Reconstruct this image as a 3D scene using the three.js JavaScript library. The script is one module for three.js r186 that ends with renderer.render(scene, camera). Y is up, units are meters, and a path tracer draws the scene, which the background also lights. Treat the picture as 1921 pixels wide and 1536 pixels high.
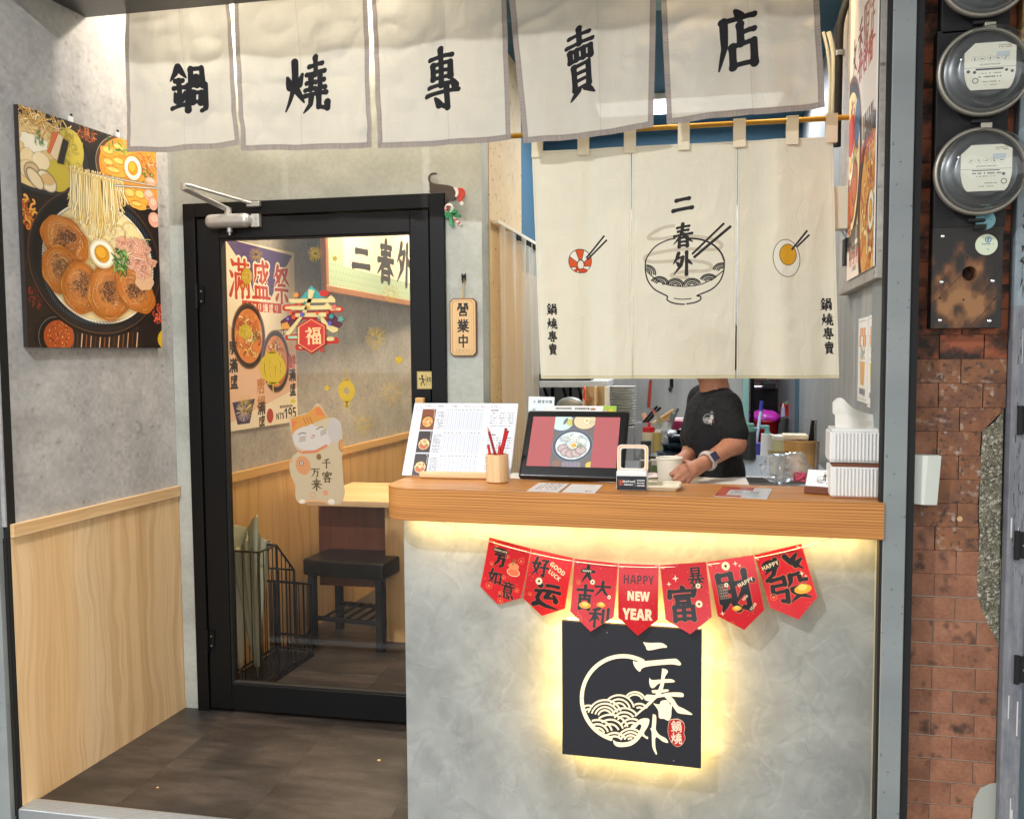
import * as THREE from 'three';
import { RoundedBoxGeometry } from 'three/addons/geometries/RoundedBoxGeometry.js';
import { mergeGeometries } from 'three/addons/utils/BufferGeometryUtils.js';
import { MarchingCubes } from 'three/addons/objects/MarchingCubes.js';
import { RectAreaLightUniformsLib } from 'three/addons/lights/RectAreaLightUniformsLib.js';

// ---------------------------------------------------------------- camera
const scene = new THREE.Scene();
const PW = 1921, PH = 1536, FOCAL = 1650, EYE = 1.484;
const camera = new THREE.PerspectiveCamera(2 * Math.atan(PH / 2 / FOCAL) * 180 / Math.PI, PW / PH, 0.05, 120);
const D2R = Math.PI / 180;
camera.rotation.order = 'YXZ';
camera.rotation.set(-3.7 * D2R, 11.2 * D2R, -0.42 * D2R);
camera.position.set(0, EYE, 0);
camera.updateMatrixWorld();
scene.add(camera);

// ---------------------------------------------------------------- sky, sun, exposure
const renderer = new THREE.WebGLRenderer({ antialias: true });
renderer.setSize(1024, 818);
renderer.toneMapping = THREE.LinearToneMapping;
renderer.toneMappingExposure = 2.2;
renderer.shadowMap.enabled = true;
RectAreaLightUniformsLib.init();
{
  const w = 128, h = 64, a = new Float32Array(w * h * 4);
  for (let j = 0; j < h; j++) for (let i = 0; i < w; i++) {
    const up = Math.max(0, (j + 0.5) / h * 2 - 1), k = (j * w + i) * 4;
    const g = 1.0 + 0.35 * up;
    a[k] = 0.87 * g; a[k + 1] = 0.89 * g; a[k + 2] = 0.9 * g; a[k + 3] = 1;
  }
  const sky = new THREE.DataTexture(a, w, h, THREE.RGBAFormat, THREE.FloatType);
  sky.mapping = THREE.EquirectangularReflectionMapping;
  sky.magFilter = sky.minFilter = THREE.LinearFilter;
  sky.needsUpdate = true;
  scene.background = sky; scene.environment = sky;
}
const sun = new THREE.DirectionalLight(0xfff6e8, 0.55);
sun.position.set(-6, 9, 10); sun.shadow.radius = 24; sun.castShadow = true;
sun.shadow.camera.left = sun.shadow.camera.bottom = -8; sun.shadow.camera.right = sun.shadow.camera.top = 8;
scene.add(sun);

// ---------------------------------------------------------------- helpers
let seed = 7;
const rnd = () => { seed |= 0; seed = seed + 0x6D2B79F5 | 0; let t = Math.imul(seed ^ seed >>> 15, 1 | seed); t = t + Math.imul(t ^ t >>> 7, 61 | t) ^ t; return ((t ^ t >>> 14) >>> 0) / 4294967296; };
const rr = (a, b) => a + (b - a) * rnd();
const V = (x, y, z) => new THREE.Vector3(x, y, z);
const lerp = (a, b, t) => a + (b - a) * t;
const clamp = (x, a = 0, b = 1) => Math.min(b, Math.max(a, x));
const smooth = (a, b, x) => { const t = clamp((x - a) / (b - a)); return t * t * (3 - 2 * t); };

// a photograph pixel as a direction from the eye
const ray = (px, py) => V((px - PW / 2) / FOCAL, -(py - PH / 2) / FOCAL, -1).applyQuaternion(camera.quaternion);
const K = (px, py, z) => { const d = ray(px, py); return d.multiplyScalar(z / d.z).add(camera.position); };       // on a plane parallel to the facade
const onY = (px, py, y) => { const d = ray(px, py); return d.multiplyScalar((y - EYE) / d.y).add(camera.position); };  // on a level plane
// an upright plane: local x along it, y up, z out of it
class Frame {
  constructor(o, rotY) { this.o = o; this.r = rotY; this.ax = V(Math.cos(rotY), 0, -Math.sin(rotY)); this.n = V(Math.sin(rotY), 0, Math.cos(rotY)); }
  at(px, py, off = 0) {
    const d = ray(px, py), p = this.o.clone().addScaledVector(this.n, off);
    const t = p.clone().sub(camera.position).dot(this.n) / d.dot(this.n);
    const q = d.multiplyScalar(t).add(camera.position).sub(this.o);
    return [q.dot(this.ax), q.y];
  }
  w(x, y, z = 0) { return this.o.clone().addScaledVector(this.ax, x).addScaledVector(this.n, z).add(V(0, y, 0)); }
  put(obj, x = 0, y = 0, z = 0) { obj.position.copy(this.w(x, y, z)); obj.rotation.y = this.r; return obj; }
}
const LW = new Frame(V(-2.135, 0, -2.439), Math.atan2(0.997, 0.0774));   // left wall, x into the depth
const DW = new Frame(V(0, 0, -3.285), 0);                                 // door wall
const CW = new Frame(V(-0.857, 0, -2.579), -2.74 * D2R);                  // counter front
const BW = new Frame(V(0, 0, -2.5), 0);                                   // brick pillar face
const RW = new Frame(V(0.515, 0, -2.45), -92.3 * D2R);          // right wall, x towards the street
const PWALL = new Frame(V(-0.762, 0, -3.285), 88 * D2R);                  // partition between door wall and kitchen

const taken = {};
const numbered = (n) => { taken[n] = (taken[n] ?? -1) + 1; return taken[n] ? n + '_' + String(taken[n]).padStart(3, '0') : n; };
function tag(o, label, category, group) { o.userData.label = label; o.userData.category = category; if (group) o.userData.group = group; return o; }
function thing(name, label, category, group) { const g = new THREE.Group(); g.name = numbered(name); scene.add(g); return tag(g, label, category, group); }
function part(name, geo, m, parent) { const o = new THREE.Mesh(Array.isArray(geo) ? merge(geo) : geo, m); o.name = name; o.castShadow = o.receiveShadow = true; parent.add(o); return o; }
function solo(name, geo, m, label, category, group) { const o = part(numbered(name), geo, m, scene); return tag(o, label, category, group); }
function struct(name, geo, m) { const o = part(numbered(name), geo, m, scene); o.userData.kind = 'structure'; return o; }

const merge = (list) => {
  list = list.map((g) => { g = g.index ? g.toNonIndexed() : g; for (const k of Object.keys(g.attributes)) if (!['position', 'normal', 'uv'].includes(k)) g.deleteAttribute(k); if (!g.attributes.normal) g.computeVertexNormals(); if (!g.attributes.uv) g.setAttribute('uv', new THREE.BufferAttribute(new Float32Array(g.attributes.position.count * 2), 2)); g.clearGroups?.(); return g; });
  return list.length === 1 ? list[0] : mergeGeometries(list);
};
const box = (w, h, d, x = 0, y = 0, z = 0) => new THREE.BoxGeometry(w, h, d).translate(x, y, z);
const bx = (x0, x1, y0, y1, z0, z1) => box(x1 - x0, y1 - y0, z1 - z0, (x0 + x1) / 2, (y0 + y1) / 2, (z0 + z1) / 2);
const rbox = (w, h, d, r = 0.004, x = 0, y = 0, z = 0, s = 2) => new RoundedBoxGeometry(w, h, d, s, Math.min(r, w / 2.01, h / 2.01, d / 2.01)).translate(x, y, z);
const rbx = (x0, x1, y0, y1, z0, z1, r = 0.004) => rbox(x1 - x0, y1 - y0, z1 - z0, r, (x0 + x1) / 2, (y0 + y1) / 2, (z0 + z1) / 2);
const cyl = (r1, r2, h, x = 0, y = 0, z = 0, s = 28, open = false) => new THREE.CylinderGeometry(r1, r2, h, s, 1, open).translate(x, y, z);
const lathe = (pts, s = 36) => new THREE.LatheGeometry(pts.map(([r, y]) => new THREE.Vector2(r, y)), s);
const tube = (pts, r, n = 24, s = 8) => new THREE.TubeGeometry(new THREE.CatmullRomCurve3(pts), n, r, s, false);
const rod = (a, b, r, s = 10) => { const g = new THREE.CylinderGeometry(r, r, a.distanceTo(b), s); g.applyQuaternion(new THREE.Quaternion().setFromUnitVectors(V(0, 1, 0), b.clone().sub(a).normalize())); return g.translate((a.x + b.x) / 2, (a.y + b.y) / 2, (a.z + b.z) / 2); };
const bar = (a, b, w, d) => { const g = new THREE.BoxGeometry(w, a.distanceTo(b), d); g.applyQuaternion(new THREE.Quaternion().setFromUnitVectors(V(0, 1, 0), b.clone().sub(a).normalize())); return g.translate((a.x + b.x) / 2, (a.y + b.y) / 2, (a.z + b.z) / 2); };
const shapeOf = (pts) => new THREE.Shape(pts.map(([x, y]) => new THREE.Vector2(x, y)));
const extr = (pts, d, bev = 0, curve = 12) => new THREE.ExtrudeGeometry(pts.isShape ? pts : shapeOf(pts), { depth: d, bevelEnabled: bev > 0, bevelSize: bev, bevelThickness: bev, bevelSegments: 2, curveSegments: curve });
// uv in metres, laid on from the side each face points to; flip turns the pattern by 90 degrees
function uvm(g, s = 1, flip = false, ox = 0, oy = 0) {
  g = g.index ? g.toNonIndexed() : g;
  const p = g.attributes.position, n = g.attributes.normal, uv = new Float32Array(p.count * 2);
  for (let i = 0; i < p.count; i++) {
    const ax = Math.abs(n.getX(i)), ay = Math.abs(n.getY(i)), az = Math.abs(n.getZ(i));
    let u, v;
    if (ay > ax && ay > az) { u = p.getX(i); v = p.getZ(i); } else if (ax > az) { u = p.getZ(i); v = p.getY(i); } else { u = p.getX(i); v = p.getY(i); }
    if (flip) [u, v] = [v, u];
    uv[2 * i] = u / s + ox; uv[2 * i + 1] = v / s + oy;
  }
  g.setAttribute('uv', new THREE.BufferAttribute(uv, 2)); return g;
}
// uv 0..1 over a flat piece given by its x and y extent
function uvBox(g, x0, y0, x1, y1) {
  const p = g.attributes.position, uv = new Float32Array(p.count * 2);
  for (let i = 0; i < p.count; i++) { uv[2 * i] = (p.getX(i) - x0) / (x1 - x0); uv[2 * i + 1] = (p.getY(i) - y0) / (y1 - y0); }
  g.setAttribute('uv', new THREE.BufferAttribute(uv, 2)); return g;
}
// a thin slab whose front face carries a print
const printSlab = (w, h, d) => { const g = new THREE.BoxGeometry(w, h, d); return g; };
const six = (side, front) => [side, side, side, side, front, side];

// ---------------------------------------------------------------- noise and textures
const hash = (x, y, s) => { let h = Math.imul(x, 374761393) + Math.imul(y, 668265263) + Math.imul(s, 1274126177); h = Math.imul(h ^ h >>> 13, 1274126177); return ((h ^ h >>> 16) >>> 0) / 4294967296; };
function vn(x, y, px, py, s) {
  const xi = Math.floor(x), yi = Math.floor(y), fx = x - xi, fy = y - yi, m = (a, b) => ((a % b) + b) % b;
  const u = fx * fx * (3 - 2 * fx), v = fy * fy * (3 - 2 * fy), x0 = m(xi, px), x1 = m(xi + 1, px), y0 = m(yi, py), y1 = m(yi + 1, py);
  return lerp(lerp(hash(x0, y0, s), hash(x1, y0, s), u), lerp(hash(x0, y1, s), hash(x1, y1, s), u), v);
}
function fbm(u, v, bx_, by_, oct, s) { let a = 0, w = 0.5, t = 0; for (let o = 0; o < oct; o++) { a += w * vn(u * bx_, v * by_, bx_, by_, s + o); t += w; w *= 0.5; bx_ *= 2; by_ *= 2; } return a / t; }
function dataTex(w, h, fn, srgb = true) {
  const a = new Uint8Array(w * h * 4);
  for (let j = 0; j < h; j++) for (let i = 0; i < w; i++) { const c = fn(i / w, j / h), k = (j * w + i) * 4; a[k] = clamp(c[0], 0, 255); a[k + 1] = clamp(c[1], 0, 255); a[k + 2] = clamp(c[2], 0, 255); a[k + 3] = 255; }
  const t = new THREE.DataTexture(a, w, h, THREE.RGBAFormat);
  t.wrapS = t.wrapT = THREE.RepeatWrapping; t.magFilter = THREE.LinearFilter; t.minFilter = THREE.LinearMipmapLinearFilter; t.generateMipmaps = true;
  if (srgb) t.colorSpace = THREE.SRGBColorSpace; t.needsUpdate = true; return t;
}
const mixc = (a, b, t) => [lerp(a[0], b[0], t), lerp(a[1], b[1], t), lerp(a[2], b[2], t)];
function canvasTex(w, h, draw) {
  const c = document.createElement('canvas'); c.width = Math.round(w); c.height = Math.round(h);
  draw(c.getContext('2d'), c.width, c.height);
  const t = new THREE.CanvasTexture(c); t.colorSpace = THREE.SRGBColorSpace; t.anisotropy = 8; return t;
}
const mat = (color, rough = 0.6, o = {}) => new THREE.MeshPhysicalMaterial({ color, roughness: rough, ...o });
const tmat = (map, rough = 0.7, o = {}) => new THREE.MeshPhysicalMaterial({ map, roughness: rough, ...o });

const stage = (s) => console.log(s);
// ---------------------------------------------------------------- brush characters, each stroke a list of points on a 100 x 100 square; '>' ends in a point
const GLYPH = {
  二: '22 28 78 23;8 80 92 73',
  春: '22 17 78 14;26 33 74 30;8 51 92 46;>48 3 46 30 34 58 6 84;>52 46 68 66 96 82;32 63 32 97;32 62 70 60 70 97;34 78 68 78;33 94 69 94',
  外: '>30 5 22 28 5 50;26 27 50 23;>50 23 42 60 8 96;>20 44 34 58;68 3 68 98;>70 38 95 57',
  鍋: '>24 3 16 18 1 33;>24 3 34 16 46 26;14 33 36 32;8 48 42 46;24 33 24 84;>10 58 16 73;>40 56 33 73;3 91 46 84;58 8 58 40;58 8 88 6 88 40;72 24 72 40;72 24 88 24;51 43 51 96;51 42 95 40 95 90 86 95;62 57 62 78;62 57 82 56 82 78;62 77 82 77',
  燒: '>6 34 13 52;>38 28 30 47;>22 6 22 50 3 95;>24 55 42 79;70 2 70 30;54 16 88 14;48 30 94 28;58 36 58 56;48 45 66 44;46 58 68 56;82 36 82 56;72 45 92 43;72 58 94 56;44 68 96 65;>60 68 58 84 40 97;78 67 78 90 98 93 98 82',
  專: '50 1 50 58;18 14 82 12;26 24 26 46;26 24 76 23 76 46;26 35 76 35;26 46 76 46;14 59 86 56;>78 50 88 61;5 71 95 68;64 60 64 95 52 90;>30 77 41 88',
  賣: '50 1 50 22;22 11 78 10;14 23 86 21;22 31 22 44;22 31 80 30 80 44;40 31 40 43;60 31 60 43;20 45 82 43;30 53 30 84;30 53 72 52 72 84;30 63 72 63;30 73 72 73;30 84 72 84;>40 87 16 99;>62 86 88 99',
  店: '>46 1 57 13;12 17 90 14;>18 17 18 60 2 97;56 26 56 58;56 41 88 38;36 61 36 95;36 61 86 58 86 95;36 93 86 93',
  營: '>14 4 20 14;>38 4 32 14;>26 2 26 16 10 30;>28 18 40 26;>62 4 68 14;>88 4 82 14;>76 2 76 16 60 30;>78 18 92 26;10 36 6 50;10 36 92 36 88 50;34 46 34 62;34 46 68 46 68 62;34 61 68 61;24 72 24 96;24 72 78 72 78 96;24 94 78 94',
  業: '38 2 38 22;60 2 60 22;>16 6 24 18;>84 4 74 18;6 26 94 24;>30 30 36 40;>70 28 62 40;14 42 86 41;20 54 80 53;50 42 50 98;6 68 94 66;>46 70 30 84 8 94;>54 70 70 84 94 94',
  中: '16 24 16 64;16 24 84 22 84 64;16 62 84 61;50 2 50 98',
  福: '>22 2 28 12;6 24 38 22;>38 22 26 44 4 62;22 42 22 98;>28 46 40 58;48 8 94 6;56 20 56 40;56 20 86 19 86 40;56 39 86 39;50 50 50 96;50 50 92 49 92 96;71 50 71 94;50 72 92 72;50 94 92 94',
  千: '>74 6 50 16 20 20;8 46 92 42;50 18 50 98',
  客: '>48 0 54 10;10 18 8 30;10 18 90 17 84 30;>40 24 30 40 12 52;32 32 66 30;>66 30 44 54 8 70;>36 42 60 58 94 68;30 72 30 96;30 72 70 71 70 96;30 94 70 94',
  万: '8 14 92 12;42 38 76 36;76 36 72 84 56 92;>42 14 36 60 8 96',
  来: '16 20 84 18;>28 28 36 42;>72 26 62 42;6 48 94 46;50 2 50 98;>48 48 30 74 6 88;>52 48 70 72 94 86',
  滿: '>8 6 18 16;>2 34 12 44;>2 92 12 76 20 58;28 16 96 14;46 4 46 28;76 4 76 28;46 28 76 28;30 40 30 96;30 40 94 39 94 92 84 94;62 28 62 94;>46 50 42 70 36 80;>48 54 56 76;>76 50 72 70 66 80;>78 54 86 76',
  盛: '>20 12 20 40 8 58;20 12 86 10;36 28 52 27 50 50 42 48;>60 0 68 34 84 56;>84 26 66 48 52 58;>76 0 86 8;20 66 20 90;20 66 80 66 80 90;40 66 40 90;60 66 60 90;4 92 96 91',
  祭: '>30 4 22 22 6 36;28 16 50 15;>50 15 38 36 8 56;>20 24 28 32;>26 34 34 42;56 12 84 10;>84 10 74 28 52 48;>58 18 72 36 96 52;32 54 70 53;14 66 86 65;50 66 50 98;>32 76 20 90;>68 76 82 90',
  豚: '>12 8 12 60 2 94;12 8 36 8 36 90 28 92;12 32 36 32;12 52 36 52;46 12 96 10;>70 12 60 28 44 40;>54 30 70 50 72 92 60 90;>66 46 48 64;>70 60 46 84;>90 30 74 48;>74 50 96 80',
  鮮: '>18 2 12 16 2 26;16 12 34 12 28 24;8 28 8 60;8 28 40 28 40 60;24 28 24 58;8 44 40 44;8 59 40 59;>6 70 2 88;>18 70 18 84;>30 70 32 84;>42 68 48 84;>58 6 64 20;>86 4 78 20;50 26 96 25;54 42 92 41;46 60 98 58;73 26 73 98',
  唐: '>48 0 54 10;14 14 90 12;>16 14 16 60 4 96;30 26 80 25 80 48;22 37 92 36;30 48 80 48;52 16 52 62;34 66 34 94;34 66 78 65 78 94;34 93 78 93',
  揚: '6 26 38 24;22 4 22 90 12 84;>2 62 40 50;52 6 52 38;52 6 86 5 86 38;52 22 86 22;52 38 86 38;42 48 98 46;>56 48 50 62 40 70;54 58 92 57 88 92 78 90;>68 58 58 76 44 86;>80 58 70 80 54 94',
  如: '>26 4 14 50 44 90;>42 26 34 64 4 94;2 34 50 32;58 26 58 84;58 26 92 25 92 84;58 78 92 78',
  意: '>48 0 52 6;18 10 82 9;>34 14 38 22;>66 12 60 22;6 26 94 25;28 34 28 60;28 34 74 34 74 60;28 47 74 47;28 60 74 60;>18 70 8 90;34 70 36 90 66 92 68 82;>48 66 56 78;>76 68 90 84',
  好: '>26 4 14 50 44 90;>42 26 34 64 4 94;2 34 50 32;58 12 90 11 74 32;74 32 76 92 64 88;52 50 98 47',
  运: '44 14 86 12;34 34 94 32;>58 34 44 58 76 56;>72 44 84 64;>10 8 20 18;6 40 24 39 14 64 22 76;>4 90 24 80 50 88 98 92',
  大: '8 34 92 30;>50 4 46 46 8 94;>50 40 66 70 94 92',
  吉: '50 2 50 42;10 20 90 18;22 42 78 41;26 56 26 94;26 56 74 55 74 94;26 92 74 92',
  利: '>48 4 34 12 12 16;4 34 56 32;30 12 30 96;>28 36 18 60 2 76;>32 44 52 62;68 14 68 70;92 4 92 92 80 88',
  暴: '28 2 28 28;28 2 72 2 72 28;28 15 72 15;28 28 72 28;18 40 82 39;36 30 36 52;64 30 64 52;6 54 94 53;>34 56 24 68 6 76;>64 56 76 66 94 74;50 58 50 96 42 92;>26 70 34 78;>46 80 26 92;>72 66 62 76;>56 78 76 92',
  富: '>48 0 52 8;10 14 8 28;10 14 90 14 84 26;26 28 74 27;32 36 32 50;32 36 68 36 68 50;32 49 68 49;20 60 20 96;20 60 80 60 80 96;50 60 50 94;20 77 80 77;20 94 80 94',
  財: '8 8 8 70;8 8 42 7 42 70;8 28 42 28;8 48 42 48;8 68 42 68;>20 72 4 94;>32 72 48 90;50 30 98 27;78 4 78 94 64 88;>76 34 66 54 48 72',
  發: '>36 4 28 18 6 30;12 12 40 10 24 34 6 44;>60 2 70 18 94 34;>88 2 74 14;>96 14 80 24;14 46 44 45 44 60 14 60 12 74 44 74 40 96 28 92;>60 44 58 58 50 66;60 44 80 44 80 58 94 58;56 72 84 71;>84 71 70 88 48 98;>58 76 72 88 94 97',
  拉: '6 28 38 26;22 4 22 92 12 86;>2 64 40 50;>68 4 74 16;48 26 94 24;>58 38 64 66;>86 34 78 68;42 84 98 82',
  冬: '>42 2 32 26 10 44;36 18 70 16;>70 16 44 46 6 62;>30 28 60 46 94 58;>44 66 58 76;>36 82 60 96',
  季: '>74 2 50 8 24 10;8 22 92 20;50 10 50 46;>46 24 28 38 8 46;>54 24 72 36 92 44;26 54 72 53 54 66;54 66 54 98 42 92;6 76 94 74',
  限: '10 6 10 98;10 6 36 6 22 34 36 56 22 62;50 8 50 94 70 82;50 8 88 8 88 44;50 26 88 26;50 44 88 44;>88 52 70 62;>56 48 72 76 96 94',
  定: '>48 0 54 10;10 18 8 32;10 18 90 18 84 30;24 38 78 37;52 38 52 80;52 58 80 57;>30 52 24 76 6 96;>22 76 44 90 96 94',
  切: '2 40 46 34;22 8 22 76 44 66;54 18 94 17 88 90 76 86;>70 18 64 60 44 94',
  り: '34 10 30 50 38 58;>66 8 70 56 46 94',
  場: '6 32 36 30;20 6 20 78;2 84 40 74;52 6 52 38;52 6 86 5 86 38;52 22 86 22;52 38 86 38;42 48 98 46;>56 48 50 62 40 70;54 58 92 57 88 92 78 90;>68 58 58 76 44 86;>80 58 70 80 54 94',
  肉: '14 20 14 98;14 20 86 19 86 92 76 96;>50 2 46 24 24 46;>46 28 66 44;>50 46 44 64 26 80;>48 60 68 78',
  菜: '6 16 94 14;32 4 32 26;66 4 66 26;>82 28 50 34 20 36;>24 40 32 52;>48 40 52 52;>76 36 66 52;8 62 92 60;50 54 50 98;>46 64 28 82 8 90;>54 64 72 80 94 90',
};
// the strokes of a character drawn with a brush that presses at the ends and lifts at the points
function brush(ctx, ch, x, y, w, h, thick = 9, color = '#1d1b1c', o = {}) {
  const g = GLYPH[ch]; if (!g) return;
  ctx.save(); ctx.translate(x + w / 2, y + h / 2); if (o.rot) ctx.rotate(o.rot); ctx.transform(1, o.shy || 0, o.shx || 0, 1, 0, 0); ctx.translate(-w / 2, -h / 2);
  ctx.fillStyle = color;
  const sc = Math.min(w, h) / 100;
  for (const s of g.split(';')) {
    const lift = s[0] === '>', n = s.replace('>', '').trim().split(/\s+/).map(Number), pts = [];
    for (let i = 0; i < n.length; i += 2) pts.push([n[i] / 100 * w, n[i + 1] / 100 * h]);
    const len = []; let L = 0; for (let i = 1; i < pts.length; i++) { const d = Math.hypot(pts[i][0] - pts[i - 1][0], pts[i][1] - pts[i - 1][1]); len.push(d); L += d; }
    let done = 0;
    for (let i = 1; i < pts.length; i++) {
      const steps = Math.max(2, Math.ceil(len[i - 1] / Math.max(0.5, thick * sc * 0.12)));
      for (let k = 0; k <= steps; k++) {
        const t = k / steps, q = (done + len[i - 1] * t) / L;
        let r = thick * sc / 2;
        if (o.even) r *= 1; else if (lift) r *= L < 26 * sc ? 0.55 + 0.9 * q : 1.25 * (1 - 0.78 * q * q); else { const dx = Math.abs(pts[i][0] - pts[i - 1][0]), dy = Math.abs(pts[i][1] - pts[i - 1][1]); r *= (dy > dx ? 1.16 : 0.84) * (0.92 + 0.2 * Math.pow(Math.abs(q - 0.5) * 2, 4)); }
        const wob = o.even ? 0 : Math.sin(q * 3.1) * 1.2 * sc;
        ctx.beginPath(); ctx.ellipse(lerp(pts[i - 1][0], pts[i][0], t), lerp(pts[i - 1][1], pts[i][1], t) - wob, r * (o.fat || 1.05), r, -0.6, 0, 7); ctx.fill();
      }
      done += len[i - 1];
    }
  }
  ctx.restore();
}
function column(ctx, text, cx, y, size, pitch, thick, color, o) { [...text].forEach((c, i) => brush(ctx, c, cx - size / 2, y + i * pitch, size, size, thick, color, o)); }
function row(ctx, text, x, y, size, pitch, thick, color, o) { [...text].forEach((c, i) => brush(ctx, c, x + i * pitch, y, size, size, thick, color, o)); }
function latin(ctx, s, x, y, px, color, o = {}) { ctx.save(); ctx.translate(x, y); if (o.rot) ctx.rotate(o.rot); ctx.font = `${o.bold === false ? '' : 'bold '}${px}px ${o.face || 'sans-serif'}`; ctx.fillStyle = color; ctx.textAlign = o.align || 'center'; ctx.textBaseline = 'middle'; if (o.stroke) { ctx.strokeStyle = o.stroke; ctx.lineWidth = o.lw || px * 0.15; ctx.lineJoin = 'round'; ctx.strokeText(s, 0, 0); } ctx.fillText(s, 0, 0); ctx.restore(); }
// a line of print too small to read
function fineprint(ctx, x, y, w, h, color, dens = 0.7) { ctx.fillStyle = color; let q = x; while (q < x + w) { const ww = h * (0.35 + rnd() * 0.6); if (rnd() < dens) { ctx.fillRect(q, y, Math.min(ww, x + w - q), h); } q += ww + h * 0.25; } }
// ---------------------------------------------------------------- surface textures
stage('textures');
const T = {};
const grey = (a, b) => (t) => mixc(a, b, t);
function mottled(dark, light, o = {}) {
  return dataTex(o.n || 768, o.n || 768, (u, v) => {
    const big = fbm(u, v, 3, 3, 4, o.s || 1), mid = fbm(u, v, 14, 14, 4, (o.s || 1) + 20), fine = fbm(u, v, 120, 120, 2, (o.s || 1) + 40);
    let t = 0.5 + (big - 0.5) * (o.big ?? 0.9) + (mid - 0.5) * (o.mid ?? 0.8) + (fine - 0.5) * (o.fine ?? 0.5);
    const c = mixc(dark, light, clamp(t));
    const sp = fbm(u, v, 60, 60, 2, (o.s || 1) + 60); if (sp > 0.74) { const k = (sp - 0.74) * (o.spot ?? 1.6); c[0] *= 1 - k; c[1] *= 1 - k; c[2] *= 1 - k; }
    return c;
  });
}
T.wall = mottled([149, 147, 145], [197, 195, 191], { s: 3, big: 0.5, mid: 0.75, fine: 0.5, spot: 0.7 });
T.plaster = canvasTex(1536, 1152, (c, W, H) => {   // hand-trowelled plaster, 1.5 m wide
  const im = c.createImageData(W, H), d = im.data;
  for (let y = 0; y < H; y++) for (let x = 0; x < W; x++) {
    const u = x / W, v = y / H, a = fbm(u, v, 5, 4, 5, 23), b = fbm(u, v, 22, 16, 4, 29), f = hash(x, y, 3), k = (y * W + x) * 4, t = clamp(0.5 + (a - 0.5) * 1.3 + (b - 0.5) * 0.8 + (f - 0.5) * 0.1), q = mixc([126, 129, 126], [167, 169, 165], t);
    d[k] = q[0]; d[k + 1] = q[1]; d[k + 2] = q[2]; d[k + 3] = 255;
  }
  c.putImageData(im, 0, 0); c.lineCap = 'round';
  for (let i = 0; i < 1500; i++) { const x = rnd() * W, y = rnd() * H, r = rr(30, 190), a0 = rnd() * 6.28, sp = rr(0.25, 0.9); c.strokeStyle = i % 2 ? `rgba(196,202,201,${rr(0.03, 0.11)})` : `rgba(92,99,100,${rr(0.03, 0.1)})`; c.lineWidth = rr(5, i % 5 ? 14 : 34); c.beginPath(); c.ellipse(x, y, r, r * rr(0.4, 1), rnd() * 3, a0, a0 + sp); c.stroke(); }
  for (let i = 0; i < 70; i++) { const x = rnd() * W, y = rnd() * H, an = rnd() * 6.28, l = rr(10, 60); c.strokeStyle = i % 3 ? 'rgba(205,210,208,.35)' : 'rgba(84,88,88,.35)'; c.lineWidth = rr(0.6, 1.6); c.beginPath(); c.moveTo(x, y); c.quadraticCurveTo(x + Math.cos(an) * l * 0.5 + 4, y + Math.sin(an) * l * 0.5, x + Math.cos(an) * l, y + Math.sin(an) * l); c.stroke(); }
  for (let i = 0; i < 240; i++) ell(c, rnd() * W, rnd() * H, rr(0.5, 1.8), rr(0.5, 1.8), 'rgba(92,94,92,.5)');
});
T.plaster.wrapS = T.plaster.wrapT = THREE.RepeatWrapping;
T.greenplaster = dataTex(768, 768, (u, v) => {
  const wx = fbm(u, v, 3, 3, 3, 51) - 0.5, a = fbm(((u + wx * 0.4) % 1 + 1) % 1, v, 4, 6, 5, 53), f = fbm(u, v, 100, 100, 2, 57);
  return mixc([148, 150, 140], [186, 188, 178], clamp(0.5 + (a - 0.5) * 1.6 + (f - 0.5) * 0.35));
});
function wood(base, dark, light, o = {}) {       // grain runs along v
  const nx = o.nx || 768, ny = o.ny || 768;
  return dataTex(nx, ny, (u, v) => {
    const wob = (fbm(u, v, 3, 2, 3, o.s || 1) - 0.5) * (o.wave ?? 0.09), uu = ((u + wob) % 1 + 1) % 1;
    const g1 = fbm(uu, v, o.g || 26, 1, 3, (o.s || 1) + 7), g2 = fbm(uu, v, 150, 3, 3, (o.s || 1) + 13), board = fbm(uu, v, 5, 1, 2, (o.s || 1) + 19);
    let c = mixc(base, light, clamp((board - 0.35) * 1.3)); c = mixc(c, dark, clamp((g1 - 0.5) * (o.k1 ?? 1.6))); c = mixc(c, dark, clamp((g2 - 0.52) * (o.k2 ?? 1.5)));
    if (o.line) { const l = Math.abs(Math.sin((uu * o.line + fbm(u, v, 4, 2, 3, 91) * 2.2) * Math.PI)); c = mixc(c, o.lc, clamp((l - 0.9) * 10) * clamp(fbm(u, v, 14, 4, 2, 97) * 2.6 - 0.6)); }
    return c;
  });
}
T.oak = wood([226, 190, 140], [198, 156, 106], [236, 206, 164], { s: 5, wave: 0.14 });
T.oakwarm = wood([216, 172, 110], [186, 138, 80], [226, 188, 132], { s: 9 });
T.slab = wood([198, 134, 66], [168, 106, 46], [208, 150, 84], { s: 15, wave: 0.02, line: 34, lc: [126, 76, 34], nx: 512, ny: 1024 });
T.walnut = wood([112, 62, 34], [84, 42, 22], [128, 74, 44], { s: 25 });
T.floor = dataTex(1024, 1024, (u, v) => {
  const a = fbm(u, v, 3, 9, 4, 61), b = fbm(u, v, 10, 40, 4, 67), c = fbm(u, v, 90, 90, 2, 71), d = fbm(u, v, 5, 6, 3, 77);
  let k = mixc([44, 39, 35], [82, 73, 66], clamp(0.5 + (a - 0.5) * 1.4 + (b - 0.5) * 0.9 + (c - 0.5) * 0.3));
  return mixc(k, [36, 35, 36], clamp((d - 0.54) * 2.2));
});
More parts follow.
